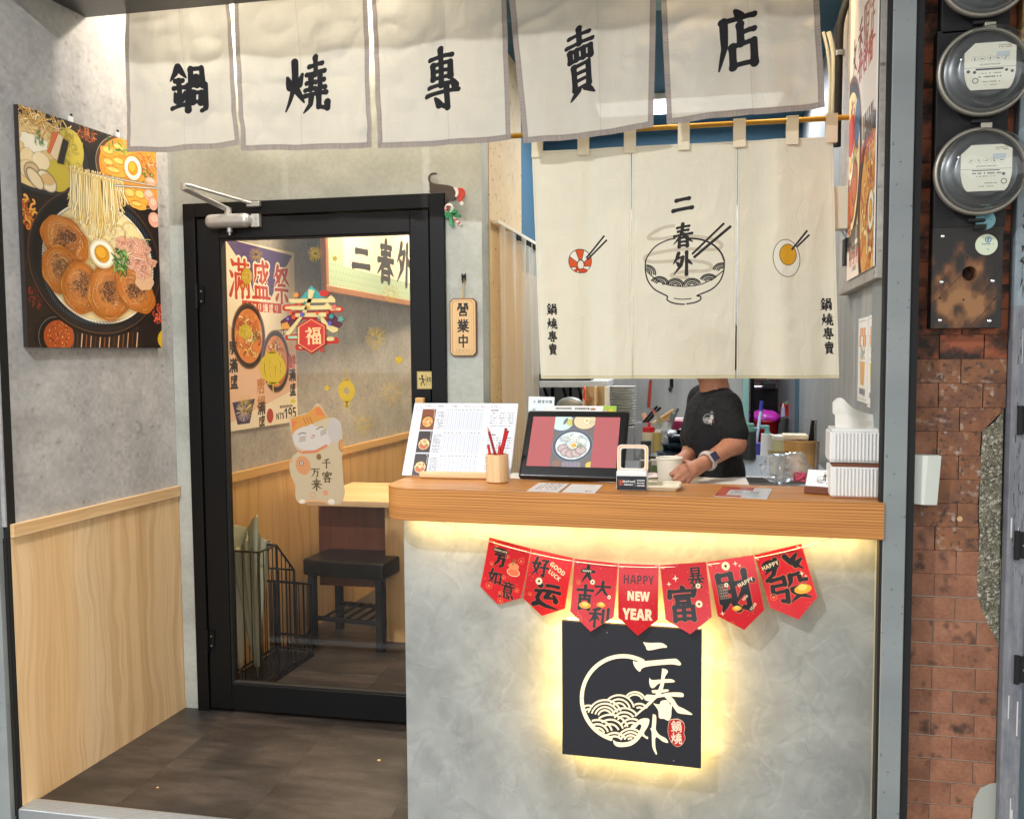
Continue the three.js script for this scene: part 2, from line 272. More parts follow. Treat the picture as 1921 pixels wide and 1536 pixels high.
T.brick = [0, 1, 2].map((q) => dataTex(256, 256, (u, v) => {
  const a = fbm(u, v, 4, 4, 4, 101 + q * 9), b = fbm(u, v, 40, 40, 2, 105 + q * 9), st = fbm(u, v, 7, 7, 4, 108 + q * 9);
  let c = mixc([126, 82, 60], [166, 114, 86], clamp(0.5 + (a - 0.5) * 1.3 + (b - 0.5) * 0.6));
  c = mixc(c, [66, 46, 38], clamp((st - [0.68, 0.58, 0.54][q]) * 3.4)); return c;
}));
T.soot = dataTex(256, 256, (u, v) => { const a = fbm(u, v, 5, 5, 4, 131), b = fbm(u, v, 30, 30, 2, 137); return mixc([44, 30, 24], [150, 82, 52], clamp((a - 0.3) * 2.8 + (b - 0.5) * 0.5)); });
T.grime = dataTex(384, 384, (u, v) => { const a = fbm(u, v, 6, 6, 4, 141), b = fbm(u, v, 24, 24, 3, 147), w = fbm(u, v, 14, 14, 3, 149); let c = mixc([148, 96, 62], [112, 74, 54], clamp(0.5 + (a - 0.5) * 2)); c = mixc(c, [58, 44, 36], clamp((b - 0.6) * 3.4)); return mixc(c, [168, 152, 140], clamp((w - 0.62) * 4)); });
T.cement = dataTex(384, 384, (u, v) => { const a = fbm(u, v, 6, 6, 4, 151), b = fbm(u, v, 34, 34, 3, 157); let c = mixc([98, 94, 78], [156, 150, 128], clamp(0.5 + (a - 0.5) * 1.2 + (b - 0.5) * 1.2)); return b > 0.66 ? mixc(c, [206, 202, 190], 0.7) : c; });
T.cementB = dataTex(256, 256, (u, v) => { const b = fbm(u, v, 20, 20, 4, 161), q = b * 255; return [q, q, q]; }, false);
T.paint = dataTex(512, 512, (u, v) => { const a = fbm(u, v, 3, 6, 4, 171), s = fbm(u, v, 90, 90, 3, 177); let c = mixc([128, 134, 134], [150, 155, 153], clamp(0.5 + (a - 0.5) * 1.3)); if (s > 0.83) c = mixc(c, [74, 76, 74], 0.7); return c; });
T.fabric = (() => { return dataTex(256, 256, (u, v) => { const q = 150 + 60 * Math.sin(u * 256 * Math.PI / 2) * Math.sin(v * 256 * Math.PI / 2) + 60 * (hash(Math.floor(u * 256), Math.floor(v * 256), 5) - 0.5); return [q, q, q]; }, false); })();
T.wrinkle = dataTex(512, 512, (u, v) => { const wx = (fbm(u, v, 3, 3, 3, 181) - 0.5) * 0.5, a = fbm(((u + wx) % 1 + 1) % 1, ((v + wx) % 1 + 1) % 1, 6, 4, 4, 187), r = 1 - Math.abs(a - 0.5) * 5, q = clamp(r, 0, 1) * 190 + 30; return [q, q, q]; }, false);
T.kwall = dataTex(512, 512, (u, v) => { const a = fbm(u, v, 40, 3, 3, 191), b = fbm(u, v, 4, 4, 3, 197); return mixc([138, 138, 134], [170, 169, 164], clamp(0.5 + (a - 0.5) * 1.1 + (b - 0.5) * 0.8)); });
T.pave = mottled([92, 92, 90], [130, 128, 124], { s: 31 });
const M = {
  wall: tmat(T.wall, 0.75), plaster: tmat(T.plaster, 0.55), green: tmat(T.greenplaster, 0.7, { bumpMap: T.greenplaster, bumpScale: 0.0015 }),
  oak: tmat(T.oak, 0.5), oakwarm: tmat(T.oakwarm, 0.5), slab: tmat(T.slab, 0.42), walnut: tmat(T.walnut, 0.5),
  floor: tmat(T.floor, 0.42), subfloor: mat(0x1d1916, 0.9), kwall: tmat(T.kwall, 0.55), pave: tmat(T.pave, 0.85), paint: tmat(T.paint, 0.5),
  black: mat(0x09090a, 0.5, { specularIntensity: 0.5 }), blackmatt: mat(0x111112, 0.75), dark: mat(0x26262a, 0.45), white: mat(0xe4e2dc, 0.55), ceiling: mat(0xd6d4cc, 0.85),
  alu: mat(0xd0d5d9, 0.3, { metalness: 0.8 }), steel: mat(0xa9abab, 0.32, { metalness: 0.9 }), silver: mat(0xb5b3ae, 0.38, { metalness: 0.7 }), chrome: mat(0xd8d8d8, 0.15, { metalness: 1 }),
  glass: mat(0xffffff, 0.02, { transmission: 1, thickness: 0, ior: 1.5 }), cream: mat(0xe9e0c8, 0.6), beige: tmat(mottled([212, 186, 140], [232, 208, 164], { s: 37, fine: 0.2 }), 0.75), grey: mat(0x808488, 0.6), brass: mat(0xb88a2e, 0.4, { metalness: 0.35 }),
  paper: mat(0xeeece6, 0.75), bluegrey: mat(0x5b7484, 0.7), teal: mat(0x6fa3a0, 0.6), blue: mat(0x34586a, 0.7),
};
const plankUV = (g, s, flip, k) => uvm(g, s, flip, (k * 0.377) % 1, (k * 0.613) % 1);

// ---------------------------------------------------------------- ground, arcade, floors
stage('shell');
struct('pavement', uvm(bx(-40, 40, -0.25, -0.05, -2.47, 60), 1.3), M.pave);
{
  const g = struct('arcade_ceiling', uvm(bx(-7, 7, 3.3, 3.5, -2.42, 1.7), 2), M.ceiling);
}
const floorS = struct('floor', uvm(bx(-2.6, -0.55, -0.16, -0.006, -7, -2.47), 1), M.subfloor);
{ // vinyl tiles, one mesh each, laid half-bond
  const tw = 0.46, td = 0.92, gap = 0.0007; let n = 0;
  for (let i = 0; i < 4; i++) for (let j = -1; j < 5; j++) {
    let x0 = -2.3 + i * tw, x1 = x0 + tw - gap, z1 = -2.4 - j * td - (i % 2) * td * 0.5, z0 = z1 - td + gap;
    z1 = Math.min(z1, -2.485); z0 = Math.max(z0, -6.8); if (z1 - z0 < 0.05) continue;
    x1 = Math.min(x1, -0.75);
    part('floor_tile', plankUV(bx(x0, x1, -0.006, 0, z0, z1), 1.0, i % 2 === 0 ? false : false, ++n), M.floor, floorS);
  }
}
struct('kitchen_floor', uvm(bx(-0.82, 0.6, -0.16, -0.004, -8, -2.75), 1), mat(0x4f9a86, 0.5));
{ // ridged aluminium threshold
  const t = thing('threshold', 'ridged aluminium threshold strip along the front edge of the brown floor', 'threshold');
  const x0 = -2.13, x1 = -0.86, z = -2.487, d = 0.075;
  part('plate', [bx(x0, x1, -0.045, 0.008, z, z + d)], M.alu, t);
  for (let k = 0; k < 8; k++) part('ridge', bx(x0, x1, 0.008, 0.0105, z + 0.008 + k * 0.0085, z + 0.012 + k * 0.0085), M.alu, t);
}

// ---------------------------------------------------------------- walls
{ // left wall: printed concrete panel above, oak wainscot below, rail between
  const w = struct('left_wall', uvm(bx(-0.02, 4.6, 0.938, 3.02, -0.1, 0), 1.6), M.wall); LW.put(w);
  const wp = struct('left_wainscot', uvm(bx(-0.02, 4.6, -0.02, 0.90, -0.1, -0.002), 1), M.subfloor); LW.put(wp);
  const cuts = [-0.005, 0.846, 1.26, 1.72, 2.2, 2.7, 3.3, 3.9, 4.5];
  for (let i = 0; i + 1 < cuts.length; i++) part('panel', plankUV(bx(cuts[i], cuts[i + 1] - 0.002, 0.0, 0.90, -0.004, 0.004), i ? 0.8 : 0.86, false, i + 1), i ? M.oakwarm : M.oak, wp);
  for (const [a, b] of [[-0.005, 0.846], [0.975, 4.5]]) { const r = part('rail', plankUV(rbx(a, b, 0.9005, 0.944, 0.0, 0.016, 0.002), 0.7, true, a + 2), a < 0 ? M.oak : M.oakwarm, wp); }
}
{ // door wall with its opening
  const z0 = -0.12;
  const w = struct('door_wall', [uvm(bx(-2.08, -1.999, -0.01, 3.02, z0, 0), 1.2), uvm(bx(-1.999, -0.905, 2.093, 3.02, z0, 0), 1.2), uvm(bx(-0.905, -0.762, -0.01, 3.02, z0, 0), 1.2)], M.green); DW.put(w);
}
{ // beige partition beside the kitchen entrance
  const w = struct('partition_wall', [uvm(bx(0.0, 0.58, 0, 3.02, -0.1, 0), 1)], M.beige); PWALL.put(w, 0.121, 0, -0.001);
  struct('kitchen_side_wall', uvm(bx(-0.92, -0.82, 0, 1.9, -6.9, -3.9), 1.2), M.kwall); struct('kitchen_side_wall', uvm(bx(-0.92, -0.82, 1.901, 2.8, -6.9, -3.9), 1.2), M.blue);
}
struct('dining_back_wall', uvm(bx(-2.2, -0.8, 0, 2.8, -7.0, -6.9), 1.6), M.wall);
struct('dining_ceiling', bx(-2.4, -0.86, 2.75, 2.85, -6.95, -3.405), M.ceiling);
{ // kitchen back wall, opening to the back room on the right
  struct('kitchen_back_wall', [uvm(bx(-0.84, 0.335, 0, 2.3, -5.27, -5.15), 1.1)], M.kwall); struct('kitchen_back_wall', bx(-0.84, 0.70, 2.301, 2.8, -5.27, -5.15), M.blue);
  const w = struct('right_wall', uvm(bx(-5.6, -0.175, 0, 3.3, -0.09, 0), 1.1), M.kwall); RW.put(w);
  struct('kitchen_ceiling', uvm(bx(-0.84, 0.9, 2.75, 2.85, -5.27, -3.405), 1), M.blue);
}
struct('back_room_walls', [bx(0.2, 0.33, 0, 2.8, -8.0, -5.28), bx(0.86, 0.96, 0, 2.8, -8.0, -5.3)], mat(0xb4b8b8, 0.8));
struct('back_room_ceiling', bx(0.2, 0.96, 2.6, 2.7, -8.0, -5.28), mat(0xc4c8c8, 0.8));
{ // ceiling over the recess and the dark soffit at the shop front
  struct('recess_ceiling', bx(-2.3, 0.75, 3.02, 3.1, -3.405, -2.86), M.ceiling);
  struct('ceiling_bulkhead', bx(-2.3, 0.75, 2.85, 3.02, -3.5, -3.405), M.ceiling);
  struct('soffit', [rbx(-2.3, 0.75, 2.685, 3.1, -2.862, -2.40, 0.003)], mat(0x2b2a2e, 0.38));
  struct('fascia', bx(-4.5, 3, 2.69, 3.32, -2.399, -2.34), M.dark);
  struct('neighbour_wall', [uvm(bx(-4.5, -2.26, -0.2, 2.69, -2.5, -2.36), 1.5), uvm(bx(1.05, 3.2, -0.2, 3.3, -2.6, -2.46), 1.5)], M.pave);
}
{ // steel posts and black gaskets of the shopfront
  const lp = thing('steel_post', 'grey painted steel post beside the oak wainscot and black gasket', 'post');
  part('post', uvm(rbx(-2.26, -2.151, -0.05, 2.69, -2.50, -2.40, 0.003), 0.8), M.paint, lp);
  part('gasket', bx(-2.151, -2.1335, -0.05, 2.69, -2.49, -2.425), M.blackmatt, lp);
  const rp = thing('steel_post', 'chipped grey steel post between the counter and the brick pillar', 'post');
  part('post', uvm(rbx(0.5095, 0.566, -0.05, 2.69, -2.62, -2.425, 0.003), 0.8), M.paint, rp);
  part('gasket', bx(0.5025, 0.5095, -0.05, 2.69, -2.46, -2.428), M.blackmatt, rp);
  part('gasket', bx(0.566, 0.586, -0.05, 2.69, -2.62, -2.432), M.blackmatt, rp);
}

// ---------------------------------------------------------------- lamps
stage('lamps');
function rectLight(color, intensity, w, h, pos, target) { const l = new THREE.RectAreaLight(color, intensity, w, h); l.position.copy(pos); l.lookAt(target); scene.add(l); return l; }
function downlight(x, y, z, color, cd, label, r = 0.035, angle = 78) {
  const t = thing('ceiling_downlight', label, 'lamp', 'ceiling downlights behind the long curtain');
  part('housing', cyl(r * 1.5, r * 1.5, 0.05, 0, 0.025, 0), M.white, t);
  part('diffuser', cyl(r, r, 0.006, 0, -0.004, 0), mat(0xffffff, 0.5, { emissive: color, emissiveIntensity: 6 }), t);
  t.position.set(x, y - 0.05, z);
  const l = new THREE.SpotLight(color, cd, 0, angle * D2R, 0.25, 2); l.position.set(x, y - 0.065, z); l.target.position.set(x, 0, z); l.castShadow = true; l.shadow.radius = r / 0.02; scene.add(l); scene.add(l.target);
}
const WARM = 0xffe2b8, SOFT = 0xfff2e2, COOL = 0xeaf2ff, LED = 0xffd681;
downlight(-1.70, 3.02, -3.13, SOFT, 1.7, 'round ceiling downlight over the door, next to the concrete wall');
downlight(-1.05, 3.02, -3.13, SOFT, 1.4, 'round ceiling downlight over the latch side of the door');
downlight(-0.05, 3.02, -2.936, WARM, 0.8, 'round ceiling downlight over the shrimp panel of the short curtain');
downlight(0.36, 3.02, -2.936, WARM, 0.8, 'round ceiling downlight over the egg panel of the short curtain');
function panelLamp(name, label, x, y, z, w, d, color, nits, glow) {
  const t = thing(name, label, 'lamp');
  part('frame', rbox(w + 0.03, 0.03, d + 0.03, 0.004, 0, 0.015, 0), M.white, t); part('diffuser', box(w, 0.004, d, 0, -0.003, 0), mat(0xffffff, 0.6, { emissive: color, emissiveIntensity: glow }), t);
  t.position.set(x, y - 0.03, z); rectLight(color, nits, w, d, V(x, y - 0.04, z), V(x, 0, z));
}
panelLamp('ceiling_lamp', 'square warm ceiling lamp in the dining room behind the door', -1.45, 2.75, -4.4, 0.5, 0.5, WARM, 22, 4);
panelLamp('ceiling_lamp', 'square warm ceiling lamp deeper in the dining room past the stools', -1.4, 2.75, -5.8, 0.5, 0.5, WARM, 18, 4);
panelLamp('kitchen_lamp', 'long cool ceiling lamp over the kitchen worktop', 0.0, 2.75, -4.6, 0.9, 0.25, COOL, 17, 5);
panelLamp('kitchen_lamp', 'short cool ceiling lamp in the room behind the kitchen', 0.55, 2.6, -5.65, 0.2, 0.4, COOL, 34, 4);
panelLamp('arcade_lamp', 'compact white ceiling lamp under the covered walkway', -1.4, 3.3, -0.6, 0.14, 0.14, 0xf7f7fa, 850, 8);
// ---------------------------------------------------------------- printed food pictures
stage('prints');
function speckle(ctx, cx, cy, rx, ry, n, colors, s0, s1, stretch = 1) { for (let i = 0; i < n; i++) { const a = rnd() * 6.283, r = Math.sqrt(rnd()); ctx.fillStyle = colors[Math.floor(rnd() * colors.length)]; ctx.beginPath(); ctx.ellipse(cx + Math.cos(a) * rx * r, cy + Math.sin(a) * ry * r, rr(s0, s1), rr(s0, s1) * stretch, rnd() * 3, 0, 7); ctx.fill(); } }
function ell(ctx, cx, cy, rx, ry, fill, stroke, lw, rot = 0) { ctx.beginPath(); ctx.ellipse(cx, cy, rx, ry, rot, 0, 7); if (fill) { ctx.fillStyle = fill; ctx.fill(); } if (stroke) { ctx.strokeStyle = stroke; ctx.lineWidth = lw; ctx.stroke(); } }
function blob(ctx, cx, cy, rx, ry, fill, rough = 0.12, n = 26, rot = 0) { ctx.beginPath(); const ph = rnd() * 9; for (let i = 0; i <= n; i++) { const a = i / n * 6.283, k = 1 + rough * (Math.sin(a * 3 + ph) * 0.5 + Math.sin(a * 7 + ph * 2) * 0.5), x = Math.cos(a) * rx * k, y = Math.sin(a) * ry * k, X = cx + x * Math.cos(rot) - y * Math.sin(rot), Y = cy + x * Math.sin(rot) + y * Math.cos(rot); i ? ctx.lineTo(X, Y) : ctx.moveTo(X, Y); } ctx.fillStyle = fill; ctx.fill(); }
function slice(ctx, cx, cy, rx, ry, rot) {              // a seared round of rolled pork
  ctx.save(); ctx.shadowColor = 'rgba(70,30,5,.6)'; ctx.shadowBlur = rx * 0.22; blob(ctx, cx, cy, rx, ry, '#b86a20', 0.05, 40, rot); ctx.restore(); const gr = ctx.createRadialGradient(cx - rx * 0.2, cy - ry * 0.3, rx * 0.1, cx, cy, rx); gr.addColorStop(0, '#dd9a58'); gr.addColorStop(0.55, '#c67a38'); gr.addColorStop(0.85, '#b0651f'); gr.addColorStop(1, '#d8923a'); blob(ctx, cx - rx * 0.03, cy - ry * 0.04, rx * 0.95, ry * 0.94, gr, 0.05, 40, rot); blob(ctx, cx + rx * 0.1, cy - ry * 0.12, rx * 0.6, ry * 0.58, 'rgba(196,120,64,.45)', 0.16, 40, rot);
  ctx.lineCap = 'round';
  for (let i = 0; i < 34; i++) { const a0 = rnd() * 6.283, r = rr(0.3, 0.92), sp = rr(0.2, 0.7); ctx.strokeStyle = ['rgba(160,90,36,.35)', 'rgba(250,214,150,.45)', 'rgba(190,110,48,.35)', 'rgba(255,226,170,.4)'][i % 4]; ctx.lineWidth = rx * rr(0.01, 0.05); ctx.beginPath(); ctx.ellipse(cx, cy, rx * r, ry * r, rot, a0, a0 + sp); ctx.stroke(); }
  for (let q = 0; q < 5; q++) { const ox = cx + rr(-0.35, 0.25) * rx, oy = cy + rr(-0.4, 0.2) * ry; speckle(ctx, ox, oy, rx * rr(0.2, 0.42), ry * rr(0.18, 0.36), 120, ['rgba(86,36,14,.8)', 'rgba(120,58,24,.7)', 'rgba(60,24,8,.8)', 'rgba(150,80,40,.6)', 'rgba(240,190,120,.5)'], rx * 0.006, rx * 0.026); }
  for (let i = 0; i < 24; i++) ell(ctx, cx + rr(-0.7, 0.7) * rx, cy + rr(-0.7, 0.7) * ry, rx * rr(0.01, 0.05), rx * rr(0.008, 0.02), 'rgba(255,238,200,.55)', null, 0, rnd() * 3);
}
function egg(ctx, cx, cy, rx, ry, rot = 0) { ctx.save(); ctx.shadowColor = 'rgba(90,50,10,.5)'; ctx.shadowBlur = rx * 0.4; ell(ctx, cx, cy, rx, ry, '#f4e6c4', null, 0, rot); ctx.restore(); ell(ctx, cx, cy, rx, ry, '#fbf3df', '#e2d2a8', rx * 0.08, rot); ell(ctx, cx - rx * 0.02, cy + ry * 0.02, rx * 0.62, ry * 0.6, '#d8921c', null, 0, rot); ell(ctx, cx - rx * 0.1, cy - ry * 0.08, rx * 0.42, ry * 0.4, '#e9ae34', null, 0, rot); }
function greens(ctx, cx, cy, s, n = 40) { ctx.lineCap = 'round'; for (let i = 0; i < n; i++) { const a = rnd() * 6.283, r = Math.sqrt(rnd()) * s; ctx.strokeStyle = ['#2f7d33', '#57a843', '#1f6a2c', '#8ac46a', '#1c5c3a'][i % 5]; ctx.lineWidth = s * rr(0.06, 0.14); const x = cx + Math.cos(a) * r, y = cy + Math.sin(a) * r, b = rnd() * 6.283; ctx.beginPath(); ctx.moveTo(x, y); ctx.lineTo(x + Math.cos(b) * s * 0.4, y + Math.sin(b) * s * 0.4); ctx.stroke(); } }
function curls(ctx, cx, cy, rx, ry, n, cols, lw) { ctx.lineCap = 'round'; for (let i = 0; i < n; i++) { const a = rnd() * 6.283, r = Math.sqrt(rnd()), x = cx + Math.cos(a) * rx * r, y = cy + Math.sin(a) * ry * r, b = rnd() * 6.283; ctx.strokeStyle = cols[i % cols.length]; ctx.lineWidth = lw * rr(0.7, 1.3); ctx.beginPath(); ctx.ellipse(x, y, rx * rr(0.1, 0.3), ry * rr(0.08, 0.25), b, 0, rr(1.5, 4)); ctx.stroke(); } }
// small bowl seen from above, used on the other prints
function smallBowl(ctx, cx, cy, rx, ry, kind = 0, pale = false) {
  ctx.save(); ctx.shadowColor = 'rgba(40,18,4,.5)'; ctx.shadowBlur = rx * 0.06;
  ell(ctx, cx, cy, rx, ry, pale ? '#3c4652' : '#2b211d', pale ? '#5c6a78' : '#6b4128', rx * 0.06); ell(ctx, cx, cy, rx * 0.85, ry * 0.85, pale ? '#cfe3dd' : ['#e2a24e', '#f0d8a0', '#e08b4c'][kind % 3]);
  curls(ctx, cx, cy, rx * 0.7, ry * 0.7, 60, pale ? ['#e6efdc', '#b9c8c4', '#9fb4b6'] : ['#f2c46a', '#c8622c', '#f7dca0', '#d9822e', '#a8401d'], rx * 0.05);
  if (kind === 1 || pale) { for (let i = 0; i < 5; i++) { const a = 0.4 + i * 0.55; ell(ctx, cx - Math.cos(a) * rx * 0.5, cy + Math.sin(a) * ry * 0.5, rx * 0.26, ry * 0.24, pale ? '#b9a5a0' : '#c46a3c', pale ? '#7d7276' : '#8a3d1c', rx * 0.03); } }
  egg(ctx, cx + rx * 0.05, cy - ry * 0.02, rx * 0.2, ry * 0.2); greens(ctx, cx + rx * 0.35, cy + ry * 0.02, rx * 0.16, 24);
  for (let i = 0; i < 30; i++) ell(ctx, cx + rr(-0.6, 0.6) * rx, cy + rr(-0.6, 0.6) * ry, rx * rr(0.01, 0.04), rx * rr(0.008, 0.02), 'rgba(255,240,210,.5)'); ctx.restore();
}
function paintPoster(ctx, W, H) {
  // authored in the coordinates of an enlargement, then laid flat
  const top = (x) => 65 + (x - 65) * 0.3185, bot = (x) => 1470 + (x - 125) * 0.025, U = (x) => (1 / (4325 - x) - 1 / 4245) / (1 / 3430 - 1 / 4245);
  const P = (x, y) => [U(x) * W, (y - top(x)) / (bot(x) - top(x)) * H], R = (x, y, rx, ry) => { const a = P(x - rx, y), b = P(x + rx, y), c = P(x, y - ry), d = P(x, y + ry); return [(a[0] + b[0]) / 2, (c[1] + d[1]) / 2, (b[0] - a[0]) / 2, (d[1] - c[1]) / 2]; };
  const E = (x, y, rx, ry, f, s, lw, rot) => ell(ctx, ...R(x, y, rx, ry), f, s, lw, rot);
  ctx.shadowColor = 'rgba(40,18,4,.5)'; ctx.shadowBlur = 9; ctx.fillStyle = '#241a17'; ctx.fillRect(0, 0, W, H);
  for (let i = 0; i < 900; i++) { ctx.fillStyle = ['#3a2822', '#1a1412', '#5a3426', '#2c2f34'][i % 4]; ctx.fillRect(rnd() * W, rnd() * H, rr(4, 30), rr(1, 3)); }
  // slatted wooden mat
  for (let i = 0; i < 16; i++) { const [x0, y0] = P(330 + i * 28, 1395), [x1, y1] = P(318 + i * 28, 1500); ctx.strokeStyle = ['#8a5230', '#c89468', '#5a3018', '#e0b48a'][i % 4]; ctx.lineWidth = 9; ctx.beginPath(); ctx.moveTo(x0, y0); ctx.lineTo(x1, y1); ctx.stroke(); }
  // bowl top left: clams, fish balls, crab stick, cabbage
  E(170, 340, 330, 250, '#15161a'); E(190, 350, 300, 228, '#2a2d33'); E(170, 345, 285, 205, '#e8c888');
  { const [x, y, a, b] = R(200, 170, 170, 80); curls(ctx, x, y, a, b, 90, ['#e2b25c', '#f0cf86', '#c99545', '#f5dda0'], 7); }
  E(385, 330, 80, 120, '#d6c04a'); { const [x, y, a, b] = R(385, 330, 75, 120); curls(ctx, x, y, a, b, 30, ['#c4ac34', '#e6d564', '#b6a02c'], 6); } E(300, 480, 75, 90, '#d4bd42');
  { const [x, y, a, b] = R(165, 290, 82, 52); blob(ctx, x, y, a, b, '#f6ecd2', 0.2); } { const [x, y, a] = R(195, 265, 30, 30); greens(ctx, x, y, a, 30); }
  E(125, 375, 45, 55, '#f2d9a4'); E(205, 395, 52, 50, '#f5e0b4'); E(130, 440, 60, 50, '#f1d7a6');
  ctx.save(); ctx.fillStyle = '#e2703a'; ctx.beginPath(); for (const p of [[285, 225], [330, 240], [280, 360], [245, 345]]) ctx.lineTo(...P(...p)); ctx.fill(); ctx.fillStyle = '#efd6b0'; ctx.beginPath(); for (const p of [[318, 236], [345, 260], [300, 390], [262, 356]]) ctx.lineTo(...P(...p)); ctx.fill(); ctx.fillStyle = '#2c2226'; ctx.beginPath(); for (const p of [[345, 265], [378, 285], [340, 415], [302, 405]]) ctx.lineTo(...P(...p)); ctx.fill(); ctx.restore();
  E(150, 460, 50, 55, '#d9b98a', '#7a6a50', 3, 0.6); E(235, 510, 62, 52, '#f0e0bc', '#8a7a5c', 4, 0.5); E(240, 500, 40, 30, '#e2b878'); E(165, 495, 60, 40, '#e8d4a8', '#6e6250', 4, 0.7);
  // bowl top right
  E(760, 460, 260, 235, '#171414'); E(760, 455, 225, 205, '#5b3a28', '#c9b7a0', 3); E(760, 455, 205, 190, '#d9922e');
  for (const [x, y, a, b] of [[620, 345, 55, 40], [690, 325, 60, 36], [620, 410, 50, 36], [680, 405, 50, 36], [650, 455, 66, 30], [740, 590, 50, 46], [800, 600, 46, 46], [780, 650, 50, 26]]) { const q = R(x, y, a, b); blob(ctx, ...q, '#eaa63a', 0.1); ell(ctx, q[0] - q[2] * 0.2, q[1] - q[3] * 0.25, q[2] * 0.6, q[3] * 0.5, '#f4c668'); ctx.strokeStyle = '#b5691a'; ctx.lineWidth = 2; ctx.stroke(); }
  { const q = R(840, 420, 60, 60); curls(ctx, ...q, 60, ['#d8602c', '#f0a05a', '#b8421c', '#f6c890'], 5); const e = R(755, 435, 50, 66); egg(ctx, ...e, -0.5); const g = R(840, 485, 30, 20); greens(ctx, g[0], g[1], g[2], 30); const t = R(665, 275, 60, 24); greens(ctx, t[0], t[1], t[2], 16); }
  // bits of side dishes
  { const q = R(105, 680, 60, 90); curls(ctx, ...q, 50, ['#d8792a', '#f0a848', '#a84a16'], 12); } { const q = R(490, 240, 50, 36); curls(ctx, ...q, 40, ['#b8541e', '#e08a3c', '#8a3812'], 6); } { const q = R(900, 1290, 60, 60); curls(ctx, ...q, 50, ['#d8402a', '#a82a16', '#f07048'], 8); } { const q = R(150, 1170, 50, 70); curls(ctx, ...q, 40, ['#5a1c16', '#8a2c1c', '#3a1410'], 8); }
  E(250, 1410, 130, 140, '#131214'); E(255, 1415, 108, 120, '#0d0c0d', '#8f8a84', 3); E(270, 1410, 92, 96, '#b5501e'); { const q = R(270, 1400, 80, 80); speckle(ctx, ...q, 60, ['#e8964a', '#7a2c0c', '#f0b070'], 2, 6); } E(925, 1440, 70, 80, '#2a221a'); E(930, 1440, 60, 66, '#e0b424');
  // the large bowl
  E(500, 985, 402, 432, '#0f0e10'); E(500, 975, 396, 420, '#221e1f', '#8a5a3c', 3); E(505, 965, 372, 396, '#16151a'); E(522, 985, 334, 354, '#efe6cc'); 
  ctx.lineCap = 'round'; for (let i = 0; i < 120; i++) { const a = i / 120 * 6.283, c = Math.cos(a), s = Math.sin(a); ctx.strokeStyle = '#3f6a7c'; ctx.lineWidth = 4; ctx.beginPath(); ctx.moveTo(...P(520 + c * 340, 985 + s * 360)); ctx.lineTo(...P(520 + Math.cos(a + 0.05) * 324, 985 + Math.sin(a + 0.05) * 344)); ctx.stroke(); }
  E(525, 985, 318, 338, '#efdca0'); { const q = R(560, 900, 250, 220); curls(ctx, ...q, 160, ['#f5e6b4', '#e0c678', '#fbf0cc', '#d4b45c'], 5); }
  // pork, sliced pork roll, spring onion, egg
  for (const [x, y, a, b, r] of [[330, 850, 148, 130, 0.3], [295, 1020, 112, 142, -0.5], [418, 1130, 122, 150, 0.2], [588, 1160, 134, 162, -0.2], [742, 1145, 126, 122, 0.5]]) { const q = R(x, y, a, b); slice(ctx, ...q, r); }
  { const q = R(800, 1090, 55, 60); blob(ctx, ...q, '#dcb48e', 0.1); for (const [x, y, a, b] of [[700, 880, 66, 42], [780, 900, 60, 52], [790, 980, 85, 40], [750, 1000, 60, 30], [790, 1040, 50, 40]]) { const k = R(x, y, a, b); blob(ctx, ...k, '#e0a48a', 0.2); ctx.save(); curls(ctx, k[0], k[1], k[2] * 0.9, k[3] * 0.9, 22, ['#f2cdb6', '#c47c66', '#e8b49c', '#f7e0cc'], 5); ctx.restore(); } }
  { const e = R(552, 930, 72, 82); egg(ctx, ...e, 0.2); const g = R(660, 975, 50, 50); greens(ctx, g[0], g[1], g[2], 70); }
  // gloss on the broth and toppings
  for (let i = 0; i < 260; i++) { const a = rnd() * 6.28, r = Math.sqrt(rnd()) * 300, q = P(520 + Math.cos(a) * r, 985 + Math.sin(a) * r); ell(ctx, q[0], q[1], rr(1, 6), rr(0.8, 2.4), `rgba(255,244,214,${rr(0.15, 0.6)})`, null, 0, rnd() * 3); }
  // noodles lifted on chopsticks
  ctx.lineCap = 'round';
  for (let i = 0; i < 150; i++) { const t = rnd(), x = 375 + t * 318, yb = 600 + Math.sin(t * 3.1) * 190 + rr(-60, 60), d = rr(-16, 16); ctx.strokeStyle = ['#f0d788', '#ead08a', '#faeec4', '#d6b468', '#f6e4ac'][i % 5]; ctx.lineWidth = rr(6, 10); ctx.beginPath(); const y0 = 425 + t * 85 + rr(-14, 14); ctx.moveTo(...P(x, y0)); ctx.bezierCurveTo(...P(x + d, y0 + 90), ...P(x - d * 1.6, yb - 90), ...P(x + d + (0.5 - t) * -30, yb)); ctx.stroke(); }
  for (const [a, b, w] of [[[520, 470], [895, 540], 9], [[640, 535], [900, 552], 11]]) { ctx.strokeStyle = '#8d8b86'; ctx.lineWidth = w; ctx.beginPath(); ctx.moveTo(...P(...a)); ctx.lineTo(...P(...b)); ctx.stroke(); ctx.strokeStyle = '#dedcd6'; ctx.lineWidth = w * 0.35; ctx.stroke(); }
  for (let i = 0; i < 40; i++) { const t = i / 40; ctx.strokeStyle = ['#f0d788', '#e2c066', '#f7e7b0'][i % 3]; ctx.lineWidth = 6; ctx.beginPath(); ctx.moveTo(...P(380 + t * 310, 450 + t * 70)); ctx.quadraticCurveTo(...P(385 + t * 312, 425 + t * 80), ...P(392 + t * 306, 460 + t * 70)); ctx.stroke(); }
